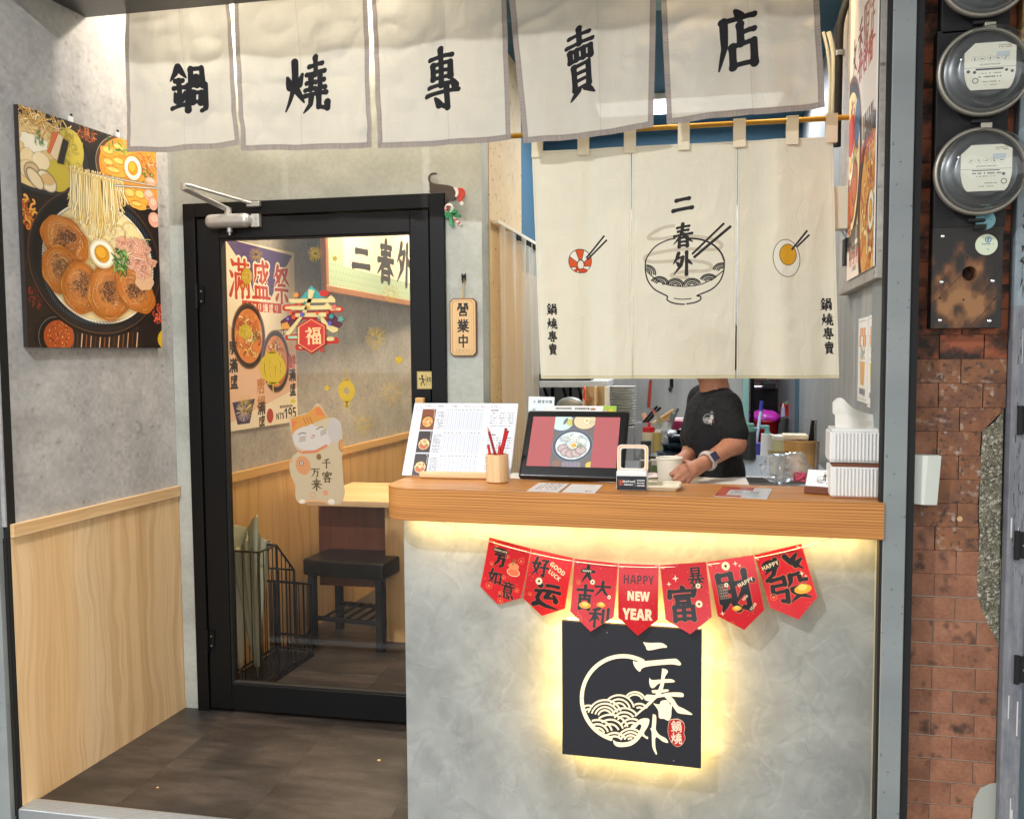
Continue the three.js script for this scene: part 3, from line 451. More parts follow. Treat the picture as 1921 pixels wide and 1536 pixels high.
  for (const [x, y, a, b] of [[858, 510, 32, 24], [845, 590, 30, 34], [868, 640, 26, 40], [872, 735, 34, 44]]) { const q = R(x, y, a, b); ell(ctx, ...q, '#e8a48c'); ell(ctx, q[0], q[1] - q[3] * 0.2, q[2] * 0.7, q[3] * 0.55, '#f2bca6'); }
}
// ---------------------------------------------------------------- left wall poster
stage('front');
{
  const t = thing('food_poster', 'large canvas print of a noodle bowl with seared pork on the concrete wall', 'poster');
  const w = 0.672, h = 0.778, g = printSlab(w, h, 0.018);
  part('print', g, six(mat(0x2a2220, 0.6), tmat(canvasTex(1100, 1274, paintPoster), 0.38)), t);
  for (const x of [-0.1, 0.13]) { const hk = part('hook', [box(0.012, 0.018, 0.012, x, h / 2 + 0.012, 0.0), cyl(0.003, 0.003, 0.012, x, h / 2 + 0.005, 0.004)], M.white, t); part('nail', cyl(0.004, 0.004, 0.01, x, h / 2 + 0.024, 0.003).rotateX(0), M.black, t); }
  const a = LW.at(21.7, 190.7), b = LW.at(296, 655);
  LW.put(t, (a[0] + b[0]) / 2, 1.902, 0.012);
}
// ---------------------------------------------------------------- door frame, door, closer
{
  const f = thing('door_frame', 'black steel door frame set in the plaster wall', 'door frame');
  const X0 = -1.998, X1 = -0.905, Y1 = 2.092;
  part('jamb', rbx(X0, X0 + 0.052, 0, Y1, -0.1, 0.018, 0.003), M.black, f); part('jamb', rbx(X1 - 0.058, X1, 0, Y1, -0.1, 0.018, 0.003), M.black, f);
  part('head', rbx(X0 + 0.052, X1 - 0.058, Y1 - 0.056, Y1, -0.1, 0.018, 0.003), M.black, f);
  DW.put(f);
  const d = thing('glass_door', 'black framed glass door with a silver closer and wooden pull', 'door');
  const x0 = X0 + 0.057, x1 = X1 - 0.063, y0 = 0.012, y1 = Y1 - 0.061, gx0 = -1.845, gx1 = -1.043, gy0 = 0.121, gy1 = 1.948;
  part('stile', rbx(x0, gx0, y0, y1, -0.045, 0.012, 0.003), M.black, d); part('stile', rbx(gx1, x1, y0, y1, -0.045, 0.012, 0.003), M.black, d);
  part('rail', rbx(gx0, gx1, gy1, y1, -0.045, 0.012, 0.003), M.black, d); part('rail', rbx(gx0, gx1, y0, gy0, -0.045, 0.012, 0.003), M.black, d);
  part('glazing_bead', [bx(gx0 - 0.001, gx0 + 0.006, gy0, gy1, -0.02, 0.004), bx(gx1 - 0.006, gx1 + 0.001, gy0, gy1, -0.02, 0.004), bx(gx0 + 0.006, gx1 - 0.006, gy1 - 0.006, gy1 + 0.001, -0.02, 0.004), bx(gx0 + 0.006, gx1 - 0.006, gy0 - 0.001, gy0 + 0.006, -0.02, 0.004)], M.blackmatt, d);
  const pane = new THREE.PlaneGeometry(gx1 - gx0 - 0.002, gy1 - gy0 - 0.002).translate((gx0 + gx1) / 2, (gy0 + gy1) / 2, -0.012); part('pane', pane, M.glass, d);
  for (const y of [1.72, 0.30]) { const h = part('hinge', [cyl(0.009, 0.009, 0.1, x0 - 0.003, y, 0.024), box(0.03, 0.07, 0.006, x0 + 0.012, y + 0.006, 0.0155)], M.black, d); for (const s of [-1, 1]) part('screw', cyl(0.0035, 0.0035, 0.003, 0, 0, 0, 10).rotateX(Math.PI / 2).translate(x0 + 0.016, y + s * 0.02, 0.0195), M.steel, h); }
  { const [hx, hy] = DW.at(788, 746, 0.062); const hd = part('pull_handle', [rbox(0.034, 0.46, 0.026, 0.004, hx, hy - 0.23, 0.062)], M.oakwarm, d); part('standoff', [cyl(0.007, 0.007, 0.05, 0, 0, 0).rotateX(Math.PI / 2).translate(hx, 1.12, 0.036), cyl(0.007, 0.007, 0.05, 0, 0, 0).rotateX(Math.PI / 2).translate(hx, 0.82, 0.036)], M.steel, hd); }
  // closer: cylinder body, end block, two-piece arm
  const A = (px, py, z) => { const q = DW.at(px, py, z); return V(q[0], q[1], z); };
  const bl = A(386, 416, 0.045), br = A(470, 414, 0.045), ym = bl.y;
  const c = part('closer_body', [rbx(bl.x, br.x, ym - 0.028, ym + 0.028, 0.014, 0.07, 0.024)], M.silver, d);
  part('end_block', [rbx(br.x - 0.006, br.x + 0.03, ym - 0.026, ym + 0.026, 0.013, 0.036, 0.003), cyl(0.004, 0.004, 0.003, 0, 0, 0, 10).rotateX(Math.PI / 2).translate(br.x + 0.016, ym + 0.011, 0.038), cyl(0.004, 0.004, 0.003, 0, 0, 0, 10).rotateX(Math.PI / 2).translate(br.x + 0.016, ym - 0.011, 0.038)], M.silver, c);
  part('spindle', [cyl(0.011, 0.011, 0.02, (bl.x + br.x) / 2 + 0.002, ym - 0.034, 0.04, 16), cyl(0.005, 0.005, 0.03, (bl.x + br.x) / 2 + 0.002, ym - 0.04, 0.04, 12)], M.silver, c);
  const e = V(bl.x - 0.005, ym + 0.105, 0.19), s0 = V((bl.x + br.x) / 2, ym + 0.045, 0.045);
  part('lower_arm', [cyl(0.014, 0.014, 0.03, s0.x, ym + 0.036, 0.045, 16), bar(s0, e, 0.02, 0.008), cyl(0.011, 0.011, 0.026, e.x, e.y + 0.008, e.z, 14)], M.silver, c);
  const sh = A(478, 383, 0.03);
  part('upper_arm', [rod(V(e.x, e.y + 0.018, e.z), V(sh.x - 0.014, sh.y + 0.004, 0.034), 0.006), rbox(0.056, 0.02, 0.02, 0.003, sh.x - 0.006, sh.y, 0.029)], M.silver, c);
  DW.put(d);
}
{ // pull sign on the stile
  const p = DW.at(797, 713, 0.014), w = 0.063, h = 0.068;
  const tex = canvasTex(160, 172, (c, W, H) => { c.fillStyle = '#c6b06c'; c.fillRect(0, 0, W, H); c.strokeStyle = '#8d7a40'; c.lineWidth = 4; c.strokeRect(5, 5, W - 10, H - 10); c.strokeStyle = '#2a2418'; c.lineCap = 'round'; ell(c, 52, 46, 11, 12, '#2a2418'); c.lineWidth = 15; c.beginPath(); c.moveTo(54, 66); c.lineTo(62, 98); c.stroke(); c.lineWidth = 9; c.beginPath(); c.moveTo(54, 68); c.lineTo(30, 78); c.lineTo(22, 66); c.moveTo(62, 98); c.lineTo(76, 136); c.moveTo(60, 98); c.lineTo(40, 116); c.lineTo(44, 138); c.moveTo(56, 70); c.lineTo(82, 84); c.stroke(); c.fillRect(90, 28, 4, 120); brush(c, '拉', 98, 52, 48, 56, 11, '#2a2418', { even: 1 }); fineprint(c, 102, 122, 40, 7, '#4a4028'); });
  const o = solo('pull_sign', printSlab(w, h, 0.002), six(M.brass, tmat(tex, 0.4)), 'small gold sign with a walking figure on the black door stile', 'sign'); DW.put(o, p[0], p[1], 0.0135);
}
// ---------------------------------------------------------------- stickers on the glass
const GZ = -0.0105;     // just outside the pane
const GP = (px, py) => DW.at(px, py, GZ);
{ // lucky cat sticker
  const P = (x, y) => GP(400 + x / 2.6025, 730 + y / 2.6025);      // authored on an enlargement
  const out = [[368, 128], [400, 132], [442, 118], [470, 108], [500, 74], [520, 76], [552, 128], [560, 142], [590, 140], [618, 158], [628, 200], [632, 250], [634, 290], [628, 340], [632, 400], [636, 460], [642, 500], [634, 540], [610, 560], [570, 566], [540, 552], [470, 548], [450, 556], [420, 556], [402, 530], [398, 470], [378, 420], [372, 370], [384, 330], [410, 305], [392, 260], [378, 200]].map(([x, y]) => P(x, y));
  const sh = new THREE.Shape(); { const c = new THREE.SplineCurve([...out, out[0]].map(([x, y]) => new THREE.Vector2(x, y))); sh.setFromPoints(c.getPoints(160)); }
  const xs = out.map((p) => p[0]), ys = out.map((p) => p[1]), x0 = Math.min(...xs) - 0.004, x1 = Math.max(...xs) + 0.004, y0 = Math.min(...ys) - 0.004, y1 = Math.max(...ys) + 0.004;
  const tex = canvasTex(560, 560 * (y1 - y0) / (x1 - x0), (c, W, H) => {
    const Q = (x, y) => { const p = P(x, y); return [(p[0] - x0) / (x1 - x0) * W, (y1 - p[1]) / (y1 - y0) * H]; };
    const k = Q(501, 300)[0] - Q(500, 300)[0], k10 = Math.abs(Q(510, 300)[0] - Q(500, 300)[0]) / 10;
    const E = (x, y, a, b, f, s, lw, r) => ell(c, ...Q(x, y), a * k10, b * k10, f, s, (lw || 2) * k10, r), L = (pts, col, lw) => { c.strokeStyle = col; c.lineWidth = lw * k10; c.lineCap = 'round'; c.beginPath(); pts.forEach((p, i) => i ? c.lineTo(...Q(...p)) : c.moveTo(...Q(...p))); c.stroke(); }, F = (pts, col) => { c.fillStyle = col; c.beginPath(); pts.forEach((p) => c.lineTo(...Q(...p))); c.fill(); };
    c.fillStyle = '#bfab89'; c.fillRect(0, 0, W, H);
    F([[378, 140], [450, 124], [500, 84], [520, 84], [556, 140], [500, 160], [470, 180], [430, 200], [384, 222]], '#c98a38'); F([[382, 150], [412, 158], [386, 196]], '#d0703c'); F([[502, 92], [520, 92], [546, 130], [500, 126]], '#d0703c'); for (const [x, y] of [[440, 142], [455, 138], [470, 136]]) L([[x, y], [x + 12, y + 26]], '#b06a2a', 6);
    E(480, 240, 96, 58, '#c6bcb0'); F([[470, 170], [490, 172], [520, 240], [440, 240]], '#c6bcb0'); E(592, 200, 34, 56, '#b8aea4');
    L([[416, 220], [434, 212], [452, 216]], '#5a4a40', 4); L([[504, 196], [520, 186], [534, 184]], '#5a4a40', 4); for (const d of [0, 9, 18]) { L([[420, 236 + d], [450, 232 + d]], '#5a4a40', 2.5); L([[524, 208 + d], [550, 196 + d]], '#5a4a40', 2.5); } L([[476, 238], [488, 236], [496, 226]], '#8a4a3c', 3); L([[482, 226], [490, 224]], '#b86a5c', 5);
    L([[442, 308], [500, 304], [552, 276]], '#c9764c', 13); L([[410, 300], [440, 312]], '#c9764c', 8);
    E(438, 372, 36, 44, '#c98a58', null, 0, -0.3); E(430, 360, 9, 10, '#e8d8c0', '#4a3628', 3); E(430, 360, 4, 4, '#2a1c14'); F([[384, 330], [372, 345], [386, 362]], '#c98a58'); E(515, 330, 12, 14, '#7a5a2c');
    const ch = (t, x, y, s) => { const p = Q(x, y); brush(c, t, p[0] - s * k10 / 2, p[1] - s * k10 / 2, s * k10, s * k10, 12, '#54421f'); }; ch('千', 552, 362, 44); ch('客', 556, 428, 50); ch('万', 498, 408, 46); ch('来', 504, 466, 52);
    E(486, 516, 12, 12, null, '#c87a60', 3); E(548, 506, 13, 12, '#d28a68'); E(580, 376, 9, 9, null, '#c99a70', 2); F([[430, 540], [600, 542], [600, 552], [430, 550]], '#d8a070'); E(434, 548, 16, 12, '#dccfb8', '#b8a080', 2); E(576, 548, 18, 14, '#dccfb8', '#b8a080', 2); E(626, 276, 12, 26, '#c98a48', '#7a5228', 3);
  });
  const g = uvBox(new THREE.ExtrudeGeometry(sh, { depth: 0.0006, bevelEnabled: false }), x0, y0, x1, y1);
  DW.put(solo('cat_sticker', g, tmat(tex, 0.5), 'cream and ginger beckoning cat sticker on the door glass', 'sticker'), 0, 0, GZ);
}
{ // paper new-year ornament: layered cut card with a hexagon
  const S = 9.6, P = (x, y) => GP(520 + x / S, 520 + y / S);
  const t = thing('spring_ornament', 'layered red and cream paper ornament with a red hexagon on the door glass', 'ornament');
  const lay = (pts, z, m, name, d = 0.0012) => { const o = part(name, extr(pts.map(([x, y]) => P(x, y)), d), m, t); o.position.z = z; return o; };
  const teal = mat(0x3f9c98, 0.6), red = mat(0xc0291f, 0.6), red2 = mat(0x9c1c18, 0.6), crm = mat(0xdcc98a, 0.6), org = mat(0xd9923c, 0.6), mint = mat(0xa9c8a4, 0.6), plum = mat(0x5a2434, 0.6);
  lay([[610, 150], [860, 380], [420, 380]], 0, teal, 'roof'); lay([[612, 200], [690, 280], [560, 280]], 0.0014, mat(0x69b8b0, 0.6), 'roof_peak');
  const pill = (x0, x1, y, r, z, m, n) => { const pts = []; for (let i = 0; i <= 10; i++) { const a = Math.PI / 2 + i / 10 * Math.PI; pts.push([x0 + r + Math.cos(a) * r, y - Math.sin(a) * r]); } for (let i = 0; i <= 10; i++) { const a = -Math.PI / 2 + i / 10 * Math.PI; pts.push([x1 - r + Math.cos(a) * r, y - Math.sin(a) * r]); } return lay(pts, z, m, n); };
  pill(90, 420, 550, 58, 0.0003, red, 'cloud'); pill(760, 930, 290, 56, 0.0003, red, 'cloud'); pill(900, 1190, 580, 55, 0.0003, red, 'cloud'); pill(140, 420, 1080, 56, 0.0003, red, 'cloud'); pill(320, 620, 1260, 56, 0.0003, red, 'cloud'); pill(830, 1110, 1140, 60, 0.0003, red, 'cloud');
  pill(140, 420, 550, 26, 0.0018, crm, 'cloud_inlay'); pill(190, 420, 1080, 26, 0.0018, mint, 'cloud_inlay'); pill(390, 620, 1260, 24, 0.0018, crm, 'cloud_inlay'); pill(890, 1030, 1110, 36, 0.0018, crm, 'cloud_inlay'); pill(950, 1150, 575, 26, 0.0018, crm, 'cloud_inlay');
  lay([[60, 790], [200, 690], [460, 620], [470, 760], [250, 950], [80, 950]], 0.001, plum, 'fan'); lay([[800, 620], [1000, 640], [1180, 840], [1080, 960], [860, 860]], 0.001, plum, 'fan'); lay([[80, 840], [180, 800], [250, 930], [80, 935]], 0.0024, org, 'fan_inlay');
  lay([[250, 620], [960, 600], [900, 760], [300, 760]], 0.0016, red2, 'backing');
  const bm = (a, n = 'beam') => lay(a, 0.003, crm, n, 0.0016);
  bm([[210, 390], [900, 385], [970, 320], [1050, 400], [1050, 455], [240, 465]]); bm([[240, 520], [850, 505], [900, 455], [990, 530], [960, 580], [260, 590]]); bm([[330, 650], [900, 632], [880, 715], [330, 715]]); bm([[570, 215], [680, 245], [600, 480], [520, 640], [420, 780], [230, 1040], [160, 1040], [170, 990], [400, 720], [500, 560], [560, 380]], 'stroke'); bm([[760, 700], [830, 720], [930, 850], [1110, 920], [1090, 970], [1010, 1005], [900, 930], [800, 800]], 'stroke');
  const hex = (s) => [[620, 730], [880, 870], [880, 1210], [630, 1375], [380, 1215], [380, 880]].map(([x, y]) => [630 + (x - 630) * s, 1050 + (y - 1050) * s]);
  lay(hex(1.04), 0.0046, red2, 'hexagon_rim', 0.0014);
  const hp = hex(0.98).map(([x, y]) => P(x, y)), hx0 = P(380, 0)[0], hx1 = P(885, 0)[0], hy0 = P(0, 1375)[1], hy1 = P(0, 730)[1];
  const ht = canvasTex(300, 300 * (hy1 - hy0) / (hx1 - hx0), (c, W, H) => { c.fillStyle = '#c62f20'; c.fillRect(0, 0, W, H); c.strokeStyle = '#e6c08a'; c.lineWidth = 5; c.beginPath(); for (const [x, y] of hex(0.9)) { const p = P(x, y); c.lineTo((p[0] - hx0) / (hx1 - hx0) * W, (hy1 - p[1]) / (hy1 - hy0) * H); } c.closePath(); c.stroke(); brush(c, '福', W * 0.22, H * 0.28, W * 0.58, H * 0.46, 11, '#ecc68c'); });
  const hm = part('hexagon', uvBox(extr(hp, 0.0016), hx0, hy0, hx1, hy1), tmat(ht, 0.55), t); hm.position.z = 0.0062;
  for (const [x, y, r, m] of [[460, 675, 46, 0x6a5aa8], [205, 750, 34, 0x7a6ab0], [990, 705, 50, 0x2f8f90], [960, 830, 44, 0x5a58b0], [1155, 755, 60, 0x5c9a94], [250, 645, 34, 0xd9542c], [420, 490, 36, 0xd9542c], [730, 650, 34, 0xd9542c], [915, 640, 32, 0xd9542c], [355, 320, 52, 0xd98a3c], [1040, 540, 52, 0xd86a5c], [820, 1310, 48, 0xb8362c], [310, 720, 44, 0xd9542c], [765, 725, 32, 0x8fae90], [570, 540, 34, 0xe0a030], [505, 455, 26, 0x3f8f80]]) { const pts = []; for (let i = 0; i < 40; i++) { const a = i / 40 * 6.283, k = r * (0.82 + 0.18 * Math.cos(a * 5)); pts.push([x + Math.cos(a) * k, y + Math.sin(a) * k]); } lay(pts, 0.0086, mat(m, 0.6), 'flower', 0.001); }
  DW.put(t, 0, 0, GZ);
}
{ // gold cling-film fireworks, lanterns and blossoms
  const gold = mat(0xc9a62c, 0.45, { metalness: 0.25 }), mpp = 1 / 455;
  const burst = (px, py, r, n, label) => { const [x, y] = GP(px, py), L = []; for (let i = 0; i < n; i++) { const a = i / n * 6.283 + rr(-0.08, 0.08), r0 = r * mpp * rr(0.12, 0.35), r1 = r * mpp * rr(0.7, 1); L.push(bar(V(Math.cos(a) * r0, Math.sin(a) * r0, 0), V(Math.cos(a) * r1, Math.sin(a) * r1, 0), 0.0016, 0.0006)); } DW.put(solo('firework_sticker', L, gold, label, 'sticker', 'gold firework stickers on the glass'), x, y, GZ); };
  burst(704, 634, 24, 26, 'gold firework sticker on bare glass beside the hanging gold lanterns'); burst(591, 476, 16, 20, 'gold firework sticker touching the hanging frame corner'); burst(734, 736, 26, 18, 'faint gold firework sticker low beside the door stile'); burst(680, 795, 24, 22, 'gold firework sticker just above the oak rail'); burst(480, 478, 15, 22, 'gold firework sticker over the purple poster top'); burst(733, 552, 18, 18, 'gold firework sticker over the lower picture frame edge'); burst(460, 760, 20, 22, 'gold firework sticker over the purple fried chicken picture');
  const lantern = (px, py, w, h, fill, label) => {
    const t = thing('lantern_sticker', label, 'sticker', 'gold lantern stickers on the glass'); const [x, y] = GP(px, py); const W = w * mpp / 2, H = h * mpp / 2;
    const body = []; for (let i = 0; i < 40; i++) { const a = i / 40 * 6.283; body.push([Math.cos(a) * W, Math.sin(a) * H * (1 - 0.08 * Math.cos(2 * a))]); }
    const s = shapeOf(body); const slot = (k, q) => { const h2 = new THREE.Path(); const L = [], Rr = []; for (let i = 0; i <= 12; i++) { const v = lerp(-q, q, i / 12), xx = k * W * Math.sqrt(Math.max(0, 1 - v * v)); L.push([xx - 0.0011 * Math.sin(i / 12 * Math.PI), v * H]); Rr.unshift([xx + 0.0011 * Math.sin(i / 12 * Math.PI), v * H]); } h2.setFromPoints([...L, ...Rr].map((p) => new THREE.Vector2(...p))); s.holes.push(h2); };
    if (fill) for (const k of [-0.62, -0.22, 0.22, 0.62]) slot(k, 0.72); else { const h2 = new THREE.Path(); h2.absellipse(0, 0, W * 0.3, H * 0.34, 0, 6.283); s.holes.push(h2); }
    part('lantern', new THREE.ExtrudeGeometry(s, { depth: 0.0006, bevelEnabled: false }), gold, t);
    part('cap', box(W * 0.9, H * 0.12, 0.0006, 0, H * 1.06, 0.0003), gold, t); part('cap', box(W * 0.9, H * 0.14, 0.0006, 0, -H * 1.06, 0.0003), gold, t);
    part('cord', box(0.0022, H * 0.9, 0.0006, 0, H * 1.55, 0.0003), gold, t); part('tassel', box(0.004, H * 0.7, 0.0006, 0, -H * 1.45, 0.0003), gold, t);
    DW.put(t, x, y, GZ);
  };
  lantern(511, 690, 52, 54, true, 'large solid gold lantern sticker over the poster'); lantern(650, 733, 32, 38, false, 'small ring-shaped gold lantern sticker on bare glass'); lantern(463, 518, 22, 26, true, 'small gold lantern sticker over the red title of the poster'); lantern(460, 622, 26, 24, true, 'small gold lantern sticker over the printed rice bowl');
  const blossom = (px, py, r, label) => { const [x, y] = GP(px, py), pts = []; for (let i = 0; i < 40; i++) { const a = i / 40 * 6.283, k = r * mpp * (0.8 + 0.2 * Math.cos(a * 5)); pts.push([Math.cos(a) * k, Math.sin(a) * k]); } DW.put(solo('blossom_sticker', extr(pts, 0.0006), gold, label, 'sticker', 'gold blossom stickers on the glass'), x, y, GZ); };
  blossom(748, 675, 8, 'gold blossom sticker next to the door stile'); blossom(613, 728, 6, 'gold blossom sticker left of the ring-shaped lantern'); blossom(549, 752, 6, 'gold blossom sticker above the printed price'); blossom(628, 485, 5, 'gold blossom sticker on the green picture mount'); blossom(650, 760, 6, 'gold blossom sticker under the ring-shaped lantern'); blossom(455, 536, 4, 'tiny gold blossom sticker under the poster title');
}
// ---------------------------------------------------------------- ornaments on the plaster beside the door
{
  const t = thing('dog_ornament', 'dark brown dachshund cut-out in a santa hat above the door frame corner', 'ornament');
  const S = 3.842, P = (x, y) => DW.at(780 + x / S, 300 + y / S, 0.01);
  const sm = (pts) => { const s = new THREE.Shape(); s.setFromPoints(new THREE.SplineCurve([...pts, pts[0]].map(([x, y]) => new THREE.Vector2(...P(x, y)))).getPoints(90)); return s; };
  const lay = (n, pts, z, c, d = 0.004) => { const o = part(n, new THREE.ExtrudeGeometry(sm(pts), { depth: d, bevelEnabled: true, bevelSize: 0.0006, bevelThickness: 0.0006, bevelSegments: 1 }), mat(c, 0.6), t); o.position.z = z; };
  lay('body', [[96, 160], [100, 210], [106, 236], [200, 240], [216, 250], [226, 284], [262, 292], [282, 280], [290, 250], [292, 210], [270, 196], [232, 182], [150, 172], [108, 158], [98, 130], [110, 106], [146, 100], [142, 92], [112, 94], [90, 116], [88, 140]], 0.004, 0x4a3c34);
  lay('leg', [[214, 244], [230, 262], [234, 300], [226, 330], [214, 330], [212, 300]], 0.003, 0x43362f);
  lay('hat', [[296, 204], [330, 202], [350, 222], [350, 254], [334, 280], [322, 300], [306, 296], [304, 278], [296, 262]], 0.005, 0xc8402a); lay('hat_band', [[272, 200], [298, 204], [306, 236], [296, 264], [284, 262], [288, 232]], 0.0065, 0xeae6e0); lay('pompom', [[316, 312], [330, 298], [344, 312], [330, 328]], 0.007, 0xeeeae4);
  DW.put(t);
  const c = thing('candy_cane_ornament', 'striped candy cane ornament with a green bow beside the door frame', 'ornament');
  const W3 = (x, y, z) => { const q = P(x, y); return V(q[0], q[1], z); };
  part('cane', tube([W3(222, 375, 0.01), W3(214, 350, 0.01), W3(236, 324, 0.012), W3(262, 340, 0.012), W3(258, 376, 0.01), W3(280, 420, 0.01), W3(300, 446, 0.01), W3(326, 468, 0.01)], 0.0055, 40, 10), mat(0xeae2da, 0.5), c);
  for (const [x, y] of [[222, 362], [228, 334], [256, 334], [262, 390], [288, 432], [312, 456]]) part('stripe', new THREE.SphereGeometry(0.0068, 12, 8).scale(1, 0.7, 1).translate(...W3(x, y, 0.011).toArray()), mat(0xc23a30, 0.5), c);
  const bow = (pts) => { const o = part('bow_loop', new THREE.ExtrudeGeometry(sm(pts), { depth: 0.004, bevelEnabled: true, bevelSize: 0.001, bevelThickness: 0.001, bevelSegments: 1 }), mat(0x2f8a55, 0.6), c); o.position.z = 0.014; };
  bow([[212, 400], [216, 382], [240, 376], [262, 388], [250, 410], [226, 422]]); bow([[256, 378], [280, 360], [302, 366], [296, 390], [270, 398]]); bow([[262, 386], [310, 392], [328, 404], [318, 414], [262, 402]]); bow([[244, 404], [262, 408], [266, 450], [270, 472], [248, 470]]);
  DW.put(c);
  // open sign on a hook
  const p = DW.at(869, 614, 0.01), w = 0.103, h = 0.218;
  const s = thing('open_sign', 'pale wooden plaque with black characters hanging by a cord beside the door', 'sign');
  const b = 0.012, oc = [[-w / 2 + b, -h / 2], [w / 2 - b, -h / 2], [w / 2, -h / 2 + b], [w / 2, h / 2 - b], [w / 2 - b, h / 2], [-w / 2 + b, h / 2], [-w / 2, h / 2 - b], [-w / 2, -h / 2 + b]];
  part('plaque', uvm(extr(oc, 0.008, 0.0008), 0.5), M.walnut, s).position.z = 0.004;
  const tx = canvasTex(340, 720, (c2, W, H) => { c2.fillStyle = '#dcb780'; c2.fillRect(0, 0, W, H); for (let i = 0; i < 160; i++) { c2.fillStyle = ['rgba(196,150,92,.35)', 'rgba(238,206,154,.35)'][i % 2]; c2.fillRect(rnd() * W, 0, rr(1, 4), H); } c2.strokeStyle = '#8f5f30'; c2.lineWidth = 4; const q = 30; c2.beginPath(); c2.moveTo(q + 26, q); c2.lineTo(W - q - 26, q); c2.quadraticCurveTo(W - q - 26, q + 26, W - q, q + 26); c2.lineTo(W - q, H - q - 26); c2.quadraticCurveTo(W - q - 26, H - q - 26, W - q - 26, H - q); c2.lineTo(q + 26, H - q); c2.quadraticCurveTo(q + 26, H - q - 26, q, H - q - 26); c2.lineTo(q, q + 26); c2.quadraticCurveTo(q + 26, q + 26, q + 26, q); c2.stroke(); for (const [ch, y] of [['營', 58], ['業', 262], ['中', 452]]) brush(c2, ch, 96, y, 150, 160, 13, '#1c1612', { even: 1 }); c2.strokeStyle = '#8a6236'; c2.lineWidth = 3; for (let i = 0; i < 4; i++) c2.strokeRect(80 + i * 46, 640, 36, 32); });
  part('face', uvBox(extr(oc.map(([x, y]) => [x * 0.95, y * 0.975]), 0.0015), -w / 2, -h / 2, w / 2, h / 2), tmat(tx, 0.55), s).position.z = 0.013;
  part('cord', [rod(V(-0.001, h / 2, 0.01), V(-0.006, h / 2 + 0.075, 0.012), 0.0012), rod(V(0.001, h / 2, 0.01), V(0.006, h / 2 + 0.075, 0.012), 0.0012), new THREE.TorusGeometry(0.004, 0.001, 6, 14).translate(0, h / 2 + 0.003, 0.01)], mat(0xc8a860, 0.7), s);
  DW.put(s, p[0], p[1], 0);
  const hk = DW.at(869, 520, 0.01); const k = thing('wall_hook', 'small black cat-shaped hook holding the open sign', 'hook');
  part('plate', extr([[-0.007, -0.012], [0.007, -0.012], [0.008, 0.006], [0.007, 0.016], [0.003, 0.009], [-0.003, 0.009], [-0.007, 0.016], [-0.008, 0.006]], 0.004, 0.0006), M.black, k); part('hook', tube([V(0, -0.006, 0.005), V(0, -0.014, 0.008), V(0, -0.02, 0.014), V(0, -0.012, 0.02)], 0.0022, 14, 6), M.black, k);
  DW.put(k, hk[0], hk[1], 0.002);
}
// ---------------------------------------------------------------- cloth curtains
stage('cloth');
const wr = T.wrinkle.clone(); wr.repeat.set(1.3, 1.7); wr.needsUpdate = true;
const wv = T.fabric.clone(); wv.repeat.set(5, 8); wv.needsUpdate = true;
function clothMat(map, tr = 0.28) { return new THREE.MeshPhysicalMaterial({ map, roughness: 0.95, transmission: tr, thickness: 0, bumpMap: wr, bumpScale: 0.0012, side: THREE.DoubleSide }); }
// a hanging panel: left and right edge given at the top and the bottom, folds run down it
function panelGeo(xl0, xr0, xl1, xr1, yt, ybl, ybr, z, fold, nx = 80, ny = 100) {
  const pos = [], uv = [], idx = [];
  for (let j = 0; j <= ny; j++) for (let i = 0; i <= nx; i++) {
    const s = i / nx, t = j / ny, x = lerp(lerp(xl0, xl1, t), lerp(xr0, xr1, t), s), yb = lerp(ybl, ybr, s) + fold.sag * Math.sin(s * Math.PI) * -1, y = lerp(yt, yb, t);
    let dz = 0; for (const [f, a, p, lean] of fold.w) dz += a * Math.sin((s + lean * t) * f * 6.283 + p) * (0.25 + 0.75 * t);
    for (const [fs, ft, a, p] of fold.c || []) dz += a * Math.sin(s * fs * 6.283 + t * ft * 6.283 + p);
    { const n1 = fbm((s * 0.9 + fold.k * 0.37) % 1, (t * 0.9 + fold.k * 0.19) % 1, 5, 2, 3, 400 + fold.k), n2 = fbm((s * 0.8 + t * 0.2 + fold.k * 0.13) % 1, t * 0.98, 5, 9, 2, 430 + fold.k); dz += fold.n * ((n1 - 0.5) * 0.045 + (0.5 - Math.abs(n2 - 0.5) * 2.2) * 0.02) * smooth(0, 0.12, t); }
    if (fold.seam) { const d = Math.abs(s - fold.seam); dz += d < 0.03 ? 0.0022 * (1 - d / 0.03) : 0; }
    pos.push(x, y, z + dz); uv.push(s, 1 - t);
  }
  for (let j = 0; j < ny; j++) for (let i = 0; i < nx; i++) { const a = j * (nx + 1) + i, b = a + 1, c = a + nx + 1, d = c + 1; idx.push(a, c, b, b, c, d); }
  const g = new THREE.BufferGeometry(); g.setAttribute('position', new THREE.Float32BufferAttribute(pos, 3)); g.setAttribute('uv', new THREE.Float32BufferAttribute(uv, 2)); g.setIndex(idx); g.computeVertexNormals(); return g;
}
function linen(c, W, H, base, k = 900) { c.fillStyle = base; c.fillRect(0, 0, W, H); for (let i = 0; i < k; i++) { c.fillStyle = `rgba(${i % 2 ? '255,250,235' : '150,140,112'},${rr(0.02, 0.07)})`; if (i % 3) c.fillRect(rnd() * W, rnd() * H, rr(20, 160), 1); else c.fillRect(rnd() * W, rnd() * H, 1, rr(20, 160)); } }
